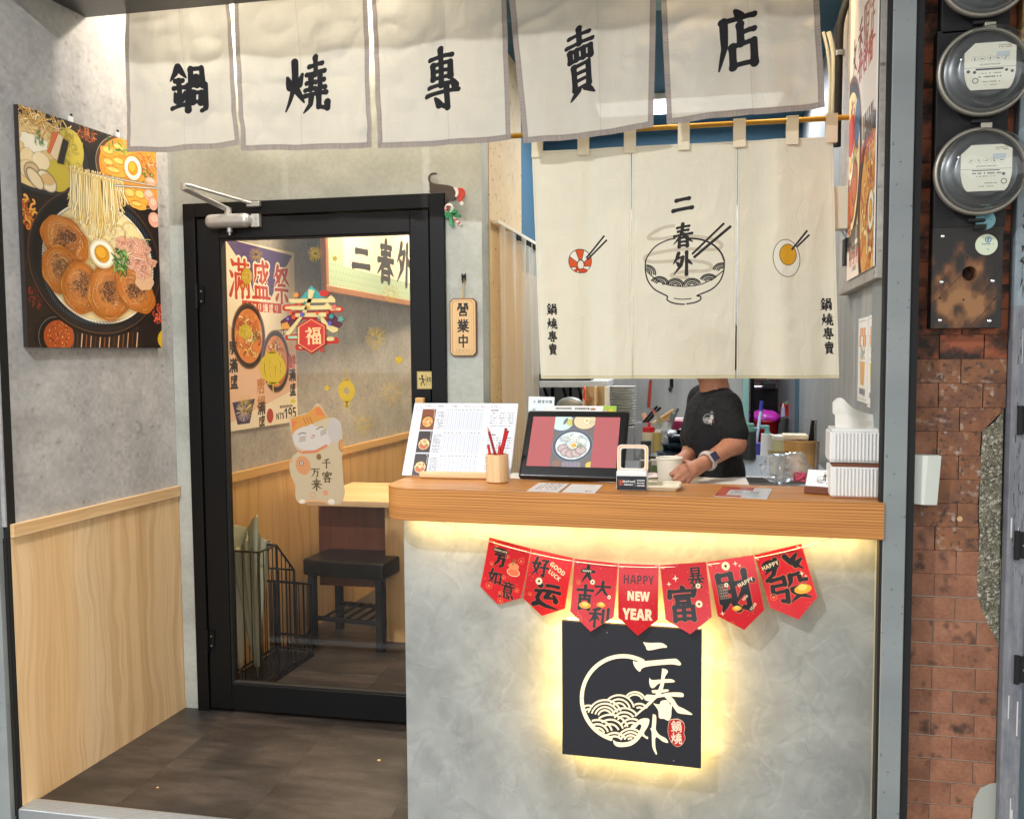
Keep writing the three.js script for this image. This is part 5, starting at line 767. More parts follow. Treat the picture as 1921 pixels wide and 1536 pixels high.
  for (const i of [2, 3, 4, 5, 6, 7, 8, 9]) { const p = S[i], a = F[Math.min(i - 2, 6)]; part('ribbon', bar(p.clone().add(V(-0.013, 0.003, 0.0022)), p.clone().add(V(0.013, -0.003, 0.0022)), 0.003, 0.0012), mat(0xe2a49a, 0.5), t); }
  CW.put(t);
}
// ---------------------------------------------------------------- brick pillar
stage('right');
{
  const t = thing('brick_pillar', 'weathered brown brick-tiled pillar with a rough bare cement patch', 'pillar');
  const X0 = 0.588, X1 = 0.822, pitch = 0.0638, yj = BW.at(1715, 1075)[1];
  part('core', [bx(X0, X1, -0.06, 0.93, -0.14, -0.0035)], mat(0xb0a898, 0.9), t); part('core', [bx(X0, X1, 0.931, 3.3, -0.14, -0.007)], mat(0x2c2622, 0.9), t);
  const edge = [[1880, 770], [1868, 790], [1845, 808], [1840, 850], [1838, 900], [1836, 960], [1838, 1000], [1835, 1060], [1833, 1112], [1842, 1142], [1853, 1170], [1868, 1196], [1872, 1206]].map(([x, y]) => BW.at(x, y));
  const edgeX = (y) => { if (y > edge[0][1] || y < edge[edge.length - 1][1]) return 9; for (let i = 1; i < edge.length; i++) if (y >= edge[i][1]) { const k = (y - edge[i][1]) / (edge[i - 1][1] - edge[i][1]); return lerp(edge[i][0], edge[i - 1][0], k); } return 9; };
  const foot = BW.at(1826, 1500), jA = [BW.at(1747.5, 1300)[0], BW.at(1829.5, 1300)[0]], jB = [BW.at(1788, 1300)[0]];
  const bm = T.brick.map((q) => tmat(q, 0.75, { bumpMap: q, bumpScale: 0.001 })), gm = tmat(T.grime, 0.7, { bumpMap: T.grime, bumpScale: 0.0012 }), sm = tmat(T.soot, 0.75, { bumpMap: T.soot, bumpScale: 0.001 });
  let n = 0;
  for (let k = -27; k < 15; k++) {
    const yt = yj - k * pitch, yb = yt - pitch + (yt < 0.93 ? 0.0045 : 0.0022); if (yb < -0.05) continue;
    const cuts = [X0 - 0.001, ...(k % 2 === 0 ? jA : jB), X1];
    for (let i = 0; i + 1 < cuts.length; i++) {
      const a = cuts[i] + (i ? 0.0018 : 0), b0 = cuts[i + 1] - 0.0018, bt = Math.min(b0, edgeX(yt) + rr(-0.003, 0.003)), bb = Math.min(b0, edgeX(yb) + rr(-0.003, 0.003));
      if (Math.min(bt, bb) < a + 0.008) continue; n++;
      const g = plankUV(extr([[a, yb], [bb, yb], [bt, yt], [a, yt]], 0.0065 + rr(0, 0.0012), 0.0007), 0.22, false, n); g.translate(0, 0, -0.0075);
      part('brick', g, yt > 1.50 ? sm : yt > 0.92 ? (rnd() < 0.75 ? gm : bm[1]) : rnd() < 0.62 ? bm[0] : rnd() < 0.6 ? bm[1] : bm[2], t);
    }
  }
  // cement showing where tiles came off
  const right = [[1873, 1206], [1876, 1100], [1878, 1000], [1879, 900], [1881, 772]].map(([x, y]) => BW.at(x, y));
  const pts = []; for (const p of edge) pts.push([p[0] + 0.002 + rr(-0.002, 0.002), p[1]]); for (const p of right) pts.push(p);
  const cm = tmat(T.cement, 0.95, { bumpMap: T.cementB, bumpScale: 0.012 });
  part('cement_patch', uvm(extr(pts.reverse(), 0.006, 0.001), 0.16), cm, t).position.z = -0.0065;
  const lumps = []; for (let i = 0; i < 260; i++) { const y = rr(BW.at(1860, 1180)[1], BW.at(1860, 800)[1]), x0 = edgeX(y) + 0.004, x = rr(x0, 0.808); if (x0 > 0.81) continue; const s = new THREE.IcosahedronGeometry(rr(0.0015, 0.005), 0).scale(1, rr(0.6, 1.3), 0.5).rotateZ(rnd() * 3); s.translate(x, y, 0.0005); lumps.push(s); } const lp = part('cement_grit', lumps.map((g) => uvm(g, 0.1)), cm, t); lp.userData.kind = 'stuff';
  const spl = [[1873, 1468], [1858, 1470], [1840, 1478], [1828, 1500], [1824, 1540], [1822, 1570], [1873, 1570]].map(([x, y]) => BW.at(x, y)); part('cement_smear', extr(spl.reverse(), 0.002, 0.0006), mat(0xa9aaa0, 0.85), t).position.z = 0.0005;
  { const q = BW.at(1801, 973); part('paint_spot', new THREE.CylinderGeometry(0.007, 0.007, 0.002, 18).rotateX(Math.PI / 2).translate(q[0], q[1], 0.001), mat(0xc9a77a, 0.6), t); }
  BW.put(t);
}
{ // white cover
  const q = (x, y) => BW.at(x, y, 0.05), t = thing('white_cover', 'white folded plastic cover fixed over the lower brick tiles', 'cover');
  const w = 0.083, h = 0.128, plan = [[-w / 2, 0], [w / 2, 0], [w / 2 - 0.002, 0.03], [0.004, 0.046], [-w / 2 + 0.002, 0.036]];
  part('shell', new THREE.ExtrudeGeometry(shapeOf(plan.map(([x, z]) => [x, -z])), { depth: h, bevelEnabled: true, bevelSize: 0.0012, bevelThickness: 0.0012, bevelSegments: 2 }).rotateX(-Math.PI / 2).translate(0, -h / 2, 0), mat(0xd9ddd2, 0.5), t);
  const c = q(1735, 901); BW.put(t, c[0], c[1], 0.002); t.rotation.z = -0.06;
}
{ // steel frame and door beyond the pillar
  const t = thing('steel_door_frame', 'scuffed grey steel door frame past the brick pillar with marks and hinges', 'door frame');
  const mk = canvasTex(256, 2048, (c, W, H) => { c.fillStyle = '#777a7f'; c.fillRect(0, 0, W, H); for (let i = 0; i < 2500; i++) { c.fillStyle = i % 2 ? 'rgba(90,92,98,.10)' : 'rgba(150,154,158,.10)'; ell(c, rnd() * W, rnd() * H, rr(4, 50), rr(4, 60), c.fillStyle); } c.fillStyle = '#b9935c'; c.fillRect(0, 0, W, 250); for (let i = 0; i < 300; i++) { c.fillStyle = ['#a88250', '#c6a06a', '#8a6a44'][i % 3]; c.fillRect(rnd() * W, rnd() * 250, rr(8, 60), rr(3, 30)); } c.fillStyle = 'rgba(140,158,166,.6)'; c.fillRect(0, 250, W, 500); for (let i = 0; i < 300; i++) ell(c, rnd() * W, 250 + rnd() * 500, rr(4, 40), rr(4, 30), i % 2 ? 'rgba(160,175,180,.15)' : 'rgba(110,120,128,.15)'); c.strokeStyle = '#26241f'; c.lineWidth = 7; for (let i = 0; i < 22; i++) { const x = rr(90, 200), y = 330 + i * 20 + rr(-6, 6); c.beginPath(); c.moveTo(x, y); for (let k = 0; k < 4; k++) c.lineTo(x + rr(-26, 26), y + rr(-14, 14)); c.stroke(); } for (let i = 0; i < 60; i++) { c.fillStyle = '#2b2927'; c.fillRect(rr(60, 200), rr(760, 1400), rr(3, 12), rr(4, 26)); } for (let i = 0; i < 7; i++) { c.fillStyle = '#cfcfcb'; c.fillRect(rr(40, 190), rr(720, 2000), rr(6, 26), rr(20, 90)); } });
  const g = rbx(0.8235, 0.872, -0.05, 2.6, -0.1, 0.03, 0.004); uvBox(g, 0.8235, 0.2, 0.872, 2.4);
  part('post', g, tmat(mk, 0.5), t);
  part('leaf', uvm(bx(0.876, 1.05, -0.02, 2.6, -0.06, 0.0), 0.8), mat(0x5e6e76, 0.5), t);
  for (const [px, py] of [[1918, 788], [1912, 1022], [1912, 1255]]) { const q = BW.at(px, py, 0.03); const h = part('hinge', [rbox(0.036, 0.07, 0.012, 0.002, q[0] + 0.012, q[1], 0.03), cyl(0.007, 0.007, 0.075, q[0] - 0.006, q[1], 0.036)], M.blackmatt, t); part('rivet', cyl(0.003, 0.003, 0.004, 0, 0, 0, 8).rotateX(Math.PI / 2).translate(q[0] + 0.01, q[1], 0.037), M.steel, h); }
  BW.put(t);
}
// ---------------------------------------------------------------- meter boards
const MZ = 0.04;
{
  const boardAt = (name, label, a, b, m) => { const p = BW.at(a[0], a[1], MZ), q = BW.at(b[0], b[1], MZ); return BW.put(solo(name, uvm(rbx(p[0], q[0], q[1], p[1], 0.001, MZ, 0.003), 0.3), m, label, 'board')); };
  const blk = tmat(dataTex(256, 256, (u, v) => { const a = fbm(u, v, 5, 8, 4, 211), b = fbm(u, v, 40, 40, 2, 217); return mixc([16, 16, 18], [52, 46, 42], clamp((a - 0.4) * 1.6 + (b - 0.5) * 0.4)); }), 0.7);
  boardAt('meter_board', 'soot-black wooden board behind the topmost cut-off meter', [1772, -160], [1896, 56], blk); boardAt('meter_board', 'soot-black wooden board carrying the two whole electricity meters', [1760, 58], [1887, 424], blk);
  const p = BW.at(1752, 428, MZ), q = BW.at(1878, 614, MZ), w = q[0] - p[0], h = p[1] - q[1];
  const tx = canvasTex(512, 512 * h / w, (c, W, H) => {
    c.fillStyle = '#2a2624'; c.fillRect(0, 0, W, H); const wob = (x, y) => fbm(x / W % 1, y / H % 1, 5, 5, 4, 221);
    for (let y = 0; y < H; y += 3) for (let x = 0; x < W; x += 3) { const d = 1 - Math.max(0, Math.hypot((x - W * 0.45) / (W * 0.5), (y - H * 0.66) / (H * 0.46))), k = clamp(d * 1.5 + (wob(x, y) - 0.5) * 2.2), g2 = wob(y * 0.3, x * 0.3); const col = mixc(mixc([42, 38, 36], [96, 62, 38], clamp(k * 2)), [152, 108, 68], clamp((k - 0.45) * 1.8 * (0.6 + g2))); c.fillStyle = `rgb(${col.map(Math.round)})`; c.fillRect(x, y, 3, 3); }
    c.strokeStyle = '#120e0c'; c.lineWidth = 4; for (const l of [[0, 0.76, 0.42, 0.47], [0.72, 0.68, 1, 0.38], [0.55, 1, 0.95, 0.68]]) { c.beginPath(); c.moveTo(l[0] * W, l[1] * H); c.lineTo((l[0] + l[2]) / 2 * W + 8, (l[1] + l[3]) / 2 * H); c.lineTo(l[2] * W, l[3] * H); c.stroke(); } for (const [x, y] of [[0.5, 0.3], [0.46, 0.72], [0.9, 0.72], [0.12, 0.7]]) blob(c, x * W, y * H, 9, 8, '#1a120c', 0.3); });
  const t = thing('meter_board', 'burnt brown wooden board with a round cable hole below the meters', 'board');
  const s = shapeOf([[0, 0], [w, 0], [w, h], [0, h]]), hp = BW.at(1820, 513, MZ), hole = new THREE.Path(); hole.absellipse(hp[0] - p[0], hp[1] - q[1], 0.0185, 0.0195, 0, 6.283); s.holes.push(hole);
  part('plank', uvBox(new THREE.ExtrudeGeometry(s, { depth: MZ - 0.003, bevelEnabled: true, bevelSize: 0.001, bevelThickness: 0.001, bevelSegments: 1, curveSegments: 28 }), 0, 0, w, h), tmat(tx, 0.65), t).position.z = 0.001;
  for (const [x, y] of [[1769, 443], [1767, 529], [1863, 527], [1764, 601], [1857, 602]]) { const c = BW.at(x, y, MZ); const sc = part('screw', lathe([[0, 0.002], [0.003, 0.002], [0.0048, 0.001], [0.0052, 0]], 16).rotateX(Math.PI / 2).translate(c[0] - p[0], c[1] - q[1], MZ), M.chrome, t); }
  BW.put(t, p[0], q[1], 0);
  for (const [x, y, r, col, z, lab] of [[1851, 459, 0.0265, '#d5dcc0', MZ, 'pale round inspection sticker on the burnt board'], [1849, 413, 0.024, '#7fb4bd', MZ, 'blue round inspection tag under the lower meter']]) {
    const c = BW.at(x, y, z), tt = canvasTex(160, 160, (k) => { k.fillStyle = col; k.fillRect(0, 0, 160, 160); ell(k, 92, 42, 20, 20, null, '#2a6a98', 6); k.fillStyle = '#2a6a98'; k.fillRect(86, 30, 10, 26); fineprint(k, 40, 70, 90, 9, '#3a6a80'); fineprint(k, 50, 110, 50, 12, '#3f8a58'); });
    const g = new THREE.CircleGeometry(r, 30); const o = solo('round_sticker', uvBox(new THREE.CylinderGeometry(r, r, 0.0012, 30).rotateX(Math.PI / 2), -r, -r, r, r), tmat(tt, 0.5), lab, 'sticker'); BW.put(o, c[0], c[1], z + 0.0014);
  }
}
// ---------------------------------------------------------------- electricity meters
function meter(px, py, label, kind) {
  const t = thing('electricity_meter', label, 'meter', 'round glass electricity meters on the pillar'), R = 0.106;
  part('socket', [cyl(0.088, 0.092, 0.03, 0, 0, 0, 40).rotateX(Math.PI / 2).translate(0, 0, 0.015)], M.blackmatt, t);
  part('ring', lathe([[R - 0.007, 0.028], [R, 0.028], [R + 0.003, 0.031], [R + 0.003, 0.04], [R - 0.001, 0.045], [R - 0.007, 0.044], [R - 0.007, 0.028]], 56).rotateX(Math.PI / 2), mat(0xa39d90, 0.4, { metalness: 0.6 }), t);
  part('lug', [rbox(0.026, 0.016, 0.012, 0.002, 0.012, R + 0.006, 0.035)], mat(0xa39d90, 0.4, { metalness: 0.6 }), t);
  part('clamp', [rbox(0.04, 0.008, 0.02, 0.002, -0.004, -R - 0.014, 0.03), rbox(0.03, 0.012, 0.012, 0.002, 0.006, -R - 0.03, 0.026)], M.blackmatt, t);
  part('drum', [lathe([[0.001, 0.032], [0.1, 0.032], [0.098, 0.036], [0.084, 0.04], [0.082, 0.05], [0.066, 0.052], [0.064, 0.074], [0.001, 0.074]], 44).rotateX(Math.PI / 2)], mat(0x74787a, 0.35, { metalness: 0.7 }), t);
  const tx = canvasTex(420, 420, (c, W, H) => {
    c.fillStyle = '#d9d8c6'; c.fillRect(0, 0, W, H); const ink = '#33343a'; c.fillStyle = '#b9c4c6'; c.fillRect(W * 0.62, H * 0.2, W * 0.26, H * 0.12); fineprint(c, W * 0.66, H * 0.06, W * 0.26, 8, '#6a6450'); fineprint(c, W * 0.66, H * 0.1, W * 0.26, 8, '#6a6450');
    for (let i = 0; i < 5; i++) { const x = W * (0.2 + i * 0.15), y = H * 0.34; ell(c, x, y, 26, 26, null, '#9a998c', 2); c.save(); c.translate(x, y); c.rotate(i * 1.7 + kind); c.fillStyle = ink; c.beginPath(); c.moveTo(-5, 12); c.lineTo(5, 12); c.lineTo(0, -24); c.fill(); c.restore(); } latin(c, 'KILOWATTHOURS', W * 0.5, H * 0.46, 20, '#7a7462');
    c.fillStyle = '#8d8d82'; c.fillRect(0, H * 0.52, W, 4); c.fillStyle = '#17171b'; c.fillRect(W * 0.22, H * 0.545, W * 0.54, kind ? 8 : 16); if (kind) { fineprint(c, W * 0.2, H * 0.6, W * 0.6, 13, ink); fineprint(c, W * 0.3, H * 0.67, W * 0.4, 8, '#5a584c'); ell(c, W * 0.84, H * 0.64, 14, 14, '#3f3a4c'); } else { ell(c, W * 0.08, H * 0.6, 15, 15, ink); ell(c, W * 0.2, H * 0.62, 14, 14, ink); ell(c, W * 0.82, H * 0.6, 13, 13, ink); ell(c, W * 0.93, H * 0.63, 14, 14, '#55524a'); fineprint(c, W * 0.3, H * 0.64, W * 0.42, 9, '#6e6a5a'); fineprint(c, W * 0.28, H * 0.71, W * 0.46, 13, '#55524a'); }
    ell(c, W * (kind ? 0.85 : 0.22), H * 0.8, 22, 22, null, ink, 6); fineprint(c, W * 0.32, H * 0.82, W * 0.4, 9, '#7a7462'); fineprint(c, W * 0.35, H * 0.89, W * 0.3, 8, '#7a7462'); });
  const w = 0.116, h = 0.112, s = new THREE.Shape(); s.moveTo(-w * 0.36, -h / 2); s.lineTo(w * 0.36, -h / 2); s.quadraticCurveTo(w * 0.47, -h * 0.42, w / 2, -h * 0.1); s.lineTo(w / 2, h * 0.4); s.lineTo(w * 0.3, h / 2); s.lineTo(-w * 0.3, h / 2); s.lineTo(-w / 2, h * 0.3); s.lineTo(-w / 2, -h * 0.1); s.quadraticCurveTo(-w * 0.47, -h * 0.42, -w * 0.36, -h / 2);
  const f = part('dial_plate', uvBox(new THREE.ExtrudeGeometry(s, { depth: 0.002, bevelEnabled: false }), -w / 2, -h / 2, w / 2, h / 2), tmat(tx, 0.5), t); f.position.z = 0.082;
  part('cover', lathe([[R - 0.008, 0.045], [R - 0.01, 0.075], [R - 0.014, 0.105], [R - 0.024, 0.122], [R - 0.05, 0.132], [0.0005, 0.136]], 56).rotateX(Math.PI / 2), M.glass, t);
  const c = BW.at(px, py, MZ + 0.036); BW.put(t, c[0], c[1], MZ);
}
meter(1849, -52, 'glass meter of which only the bottom rim shows above the others', 0);
meter(1846, 135, 'glass electricity meter with notched lower dial plate, between two others', 0);
meter(1839, 322, 'glass electricity meter lowest of three, above the burnt wooden board', 1);
// ---------------------------------------------------------------- right wall: box-out, posters, pipe, switch
{
  const o = 0.03, a = RW.at(1574, 560, o), b = RW.at(1660, 506, o), y = (a[1] + b[1]) / 2;
  const w = struct('wall_box_out', uvm(rbx(a[0], -0.01, y, 3.25, 0.001, o, 0.004), 1.1), tmat(mottled([150, 144, 136], [192, 186, 176], { s: 43 }), 0.7)); RW.put(w);
  const p0 = RW.at(1596, 300, o), p1 = RW.at(1647, 300, o), x0 = p0[0], x1 = p1[0], yb = RW.at(1596.5, 525, o)[1], yt = RW.at(1616, 28, o)[1] + 0.12, pw = x1 - x0, ph = yt - yb;
  const tx = canvasTex(420, 420 * ph / pw, (c, W, H) => {
    c.fillStyle = '#eadccb'; c.fillRect(0, 0, W, H); ['冬', '季', '限', '定'].forEach((ch, i) => brush(c, ch, W * (0.1 + i * 0.215), H * (0.19 - i * 0.02), W * 0.2, W * 0.34, 13, ['#5a2418', '#8a4432', '#a86a50', '#a87a5c'][i])); c.fillStyle = '#c04438'; row(c, '好吉福', W * 0.36, H * 0.28, W * 0.15, W * 0.17, 13, '#b8463a'); fineprint(c, W * 0.12, H * 0.36, W * 0.3, 12, '#8a7a6a');
    smallBowl(c, W * 0.08, H * 0.6, W * 0.44, W * 0.5, 1); smallBowl(c, W * 0.86, H * 0.83, W * 0.42, W * 0.5, 0); ell(c, W * 0.1, H * 0.5, W * 0.16, W * 0.12, '#b8382a'); ell(c, W * 0.34, H * 0.49, W * 0.1, W * 0.14, '#4a6a8a');
    for (const y2 of [0.5, 0.53, 0.56]) fineprint(c, W * 0.56, H * y2, W * 0.36, 34, '#6e6256', 0.9); latin(c, 'NT$199', W * 0.72, H * 0.615, 58, '#b84a3c'); fineprint(c, W * 0.6, H * 0.645, W * 0.3, 14, '#8a7a6a'); for (const y2 of [0.83, 0.86, 0.89]) fineprint(c, W * 0.1, H * y2, W * 0.38, 32, '#6e6256', 0.9); latin(c, 'NT$179', W * 0.3, H * 0.935, 50, '#b84a3c'); fineprint(c, W * 0.2, H * 0.96, W * 0.22, 12, '#8a7a6a'); });
  RW.put(solo('tall_poster', printSlab(pw, ph, 0.003), six(M.paper, tmat(tx, 0.7)), 'tall pale poster with two noodle bowls on the raised wall box', 'poster'), (x0 + x1) / 2, (yt + yb) / 2, o + 0.004);
  [[1614, 1629, 598, 752, 'pale price sheet with orange heading, nearest the short curtain'], [1633.5, 1648, 592, 764, 'pale price sheet with a yellow drink, in the middle of three'], [1651, 1664, 586, 772, 'pale price sheet with red lines, half hidden by the post']].forEach(([l, r, u, d, lab], i) => {
    const A = RW.at(l, u), B = RW.at(r, d), w2 = B[0] - A[0], C = RW.at(l, d), h2 = (A[1] - C[1]);
    const t2 = canvasTex(240, 240 * h2 / w2, (c, W, H) => { c.fillStyle = '#ece8df'; c.fillRect(0, 0, W, H); c.strokeStyle = '#c9c3b4'; c.lineWidth = 5; c.strokeRect(12, 12, W - 24, H - 24); const hd = ['#d9823a', '#d9823a', '#c8483c'][i]; fineprint(c, W * 0.2, H * 0.12, W * 0.6, 34, hd, 0.95); fineprint(c, W * 0.14, H * 0.21, W * 0.7, 44, hd, 0.95); for (let k = 0; k < 5; k++) fineprint(c, W * 0.24, H * (0.32 + k * 0.035), W * 0.5, 12, ['#8aa07a', '#a89a6a', '#7a8a90'][k % 3]); if (i < 2) { c.fillStyle = i ? '#d9c04a' : '#e0b070'; c.beginPath(); c.moveTo(W * 0.2, H * 0.52); c.lineTo(W * 0.8, H * 0.52); c.lineTo(W * 0.68, H * 0.8); c.lineTo(W * 0.32, H * 0.8); c.fill(); } else for (let k = 0; k < 6; k++) fineprint(c, W * 0.15, H * (0.5 + k * 0.06), W * 0.7, 26, '#c8584c'); fineprint(c, W * 0.2, H * 0.84, W * 0.6, 22, '#3c3a48', 0.95); fineprint(c, W * 0.2, H * 0.9, W * 0.6, 10, '#8a8478'); });
    RW.put(solo('price_sheet', printSlab(w2, h2, 0.002), six(M.paper, tmat(t2, 0.5)), lab, 'sheet', 'price sheets on the right wall'), A[0] + w2 / 2, (A[1] + C[1]) / 2, 0.003);
  });
  const cb = thing('conduit_pipe', 'black conduit pipe bending down the right wall beside the curtain', 'pipe'); const cp = (px, py) => K(px, py, -3.07);
  part('pipe', tube([cp(1612, -60), cp(1590, 0), cp(1578, 40), cp(1575, 100), cp(1573, 190), cp(1571, 275)], 0.012, 40, 12), M.blackmatt, cb); { const q = cp(1576, 100); part('bracket', cyl(0.0155, 0.0155, 0.016, q.x, q.y, q.z), M.steel, cb); }
  for (const [a2, b2, lab] of [[1553, 1556, 'thin off-white cable hanging left of the black conduit'], [1563, 1562, 'thick off-white cable tied against the black conduit']]) solo('cable', tube([K(a2 - 8, 60, -3.12), K(a2, 95, -3.12), K(b2 + 2, 150, -3.12), K(b2, 215, -3.12), K(b2 - 2, 270, -3.13)], a2 < 1560 ? 0.005 : 0.008, 24, 8), mat(0xcfcdbb, 0.6), lab, 'cable');
  const sb = thing('switch_box', 'cream plastic junction box with a black switch on the right wall', 'switch'); const s0 = K(1577, 392, -3.03), s1 = K(1584, 473, -3.0);
  part('box', rbox(0.05, 0.135, 0.06, 0.004, s0.x - 0.004, s0.y, s0.z), M.cream, sb); part('switch', rbox(0.02, 0.085, 0.05, 0.003, s1.x + 0.008, s1.y, s1.z), M.blackmatt, sb); part('wire', tube([V(s0.x, s0.y - 0.06, s0.z + 0.02), V(s0.x + 0.006, s0.y - 0.085, s0.z + 0.03), V(s1.x + 0.006, s1.y + 0.04, s1.z + 0.01)], 0.003, 12, 6), mat(0x6a8a9a, 0.6), sb);
}
// ---------------------------------------------------------------- things on the counter top
stage('items');
const CT = 1.0855;                                    // counter top surface
const base = (o, px, py, y = CT, turn = CW.r) => { o.position.copy(onY(px, py, y)); o.rotation.y = turn; return o; };
// a board that stands on its lower edge and leans back: lower corners as pixels
function leaning(t, a, b, y) { const A = onY(a[0], a[1], y), B = onY(b[0], b[1], y), d = B.clone().sub(A); t.position.copy(A.add(B).multiplyScalar(0.5)); t.rotation.y = Math.atan2(-d.z, d.x); return d.length(); }
{ // menu on a stand
  const t = thing('menu_stand', 'white printed menu board leaning on a rounded wooden foot', 'menu');
  const w = leaning(t, [752, 895], [956, 899], CT), h = 0.272, lean = 0.6;
  const tx = canvasTex(1000, 1000 * h / w, (c, W, H) => {
    c.fillStyle = '#ccd0d5'; c.fillRect(0, 0, W, H); const g = '#7c828c';
    ell(c, 50, 56, 26, 22, null, '#8a8f98', 4); for (let i = 0; i < 6; i++) { fineprint(c, 110 + i * 128, 30, 60, 9, '#3c424c'); fineprint(c, 150 + i * 128, 44, 70, 5, '#c86a6a'); }
    [0, 1, 2].forEach((i) => { const y = 66 + i * 238; c.fillStyle = i ? '#2e2624' : '#7a3f22'; c.fillRect(92, y, 132, 224); smallBowl(c, 158, y + 138, 60, 66, i === 0 ? 0 : 1); fineprint(c, 200, y + 10, 16, 7, '#e8e4dc', 1); for (let k = 0; k < 6; k++) c.fillRect(210, y + 30 + k * 12, 5, 8); });
    for (let i = 0; i < 3; i++) { const y = 70 + i * 244; for (let k = 0; k < 10; k++) fineprint(c, 330 + k * 36, y, 20, 8, '#4a505a', 0.9); for (let r = 0; r < 13; r++) { fineprint(c, 240, y + 22 + r * 15, 70, 7, '#4f5560'); fineprint(c, 318, y + 22 + r * 15, 14, 6, '#c46a64'); c.fillStyle = 'rgba(150,156,168,.5)'; c.fillRect(338, y + 30 + r * 15, 350, 1.5); } for (let k = 0; k < 18; k++) { c.fillStyle = k % 2 ? 'rgba(168,174,190,.55)' : 'rgba(150,156,172,.6)'; c.fillRect(344 + k * 19.5, y + 16, 6, 200); } }
    for (const [y, n] of [[70, 5], [330, 5], [570, 4]]) { fineprint(c, 752, y, 70, 13, '#6a2f2f', 1); for (let r = 0; r < n; r++) for (let k = 0; k < 3; k++) { fineprint(c, 752 + k * 82, y + 34 + r * 26, 50, 8, '#4f5560'); fineprint(c, 808 + k * 82, y + 34 + r * 26, 10, 7, '#c46a64'); } fineprint(c, 760, y + 40 + n * 26, 190, 7, '#7a8088'); }
    for (let k = 0; k < 9; k++) fineprint(c, 26 + (k % 3) * 14, 120 + k * 18, 10, 6, '#b07070'); for (let k = 0; k < 22; k++) fineprint(c, 40 + (k % 4) * 9, 560 + k * 8, 6, 5, g); });
  const b = part('sheet', printSlab(w, h, 0.006).translate(0, h / 2, 0), six(M.paper, tmat(tx, 0.35)), t); b.rotation.x = -lean; b.position.set(0, 0.004, -0.012);
  part('foot', uvm(rbox(w * 0.66, 0.022, 0.02, 0.008, w * 0.01, 0.011, 0.008), 0.3, true), M.oak, t); const bk = part('back_rest', rbox(w * 0.5, 0.16, 0.006, 0.002, 0, 0.08, 0), M.oak, t); bk.position.set(0, 0.002, -0.024); bk.rotation.x = -0.6;
}
{ // pencil cup, pencils each on their own
  const t = thing('pencil_cup', 'round light wooden cup holding red pencils in front of the menu', 'cup'); const r = 0.0345, h = 0.087;
  part('wall', uvm(lathe([[0.001, 0.001], [r - 0.002, 0.001], [r, 0.004], [r, h - 0.001], [r - 0.001, h], [r - 0.005, h], [r - 0.005, 0.008], [0.001, 0.008]], 44), 0.3), M.oak, t); base(t, 933, 904); const p = t.position;
  const pen = (dx, dz, tx, tz, len, col, lab, tip) => { const o = thing('pencil', lab, 'pencil', 'red pencils in the wooden cup'); const a = V(p.x + dx, CT + 0.012, p.z + dz), b = V(p.x + tx, CT + len, p.z + tz), d = b.clone().sub(a).normalize(); part('shaft', rod(a, b, 0.0042, 6), mat(col, 0.4), o); if (tip) { const q = b.clone().addScaledVector(d, 0.016); part('point', new THREE.ConeGeometry(0.0042, 0.018, 10).applyQuaternion(new THREE.Quaternion().setFromUnitVectors(V(0, 1, 0), d)).translate(...b.clone().addScaledVector(d, 0.008).toArray()), mat(0xc98a78, 0.6), o); } else part('end_cap', rod(b, b.clone().addScaledVector(d, 0.004), 0.0044, 10), mat(0x8a1018, 0.5), o); };
  pen(0.012, -0.006, -0.028, -0.012, 0.155, 0x9c1420, 'dark red pencil with its point up, leaning towards the menu pictures', true); pen(-0.008, 0.008, -0.026, 0.006, 0.112, 0xd02414, 'short bright red pencil stub leaning towards the menu pictures', false); pen(0.002, -0.004, 0.006, -0.006, 0.11, 0xd8401c, 'short orange-red pencil standing upright in the cup', true); pen(-0.006, 0.006, 0.034, 0.006, 0.156, 0xb8101c, 'long glossy red pencil leaning towards the screen', false); pen(-0.008, -0.008, 0.026, -0.01, 0.162, 0xc01020, 'long red pencil tallest in the wooden cup', false);
}
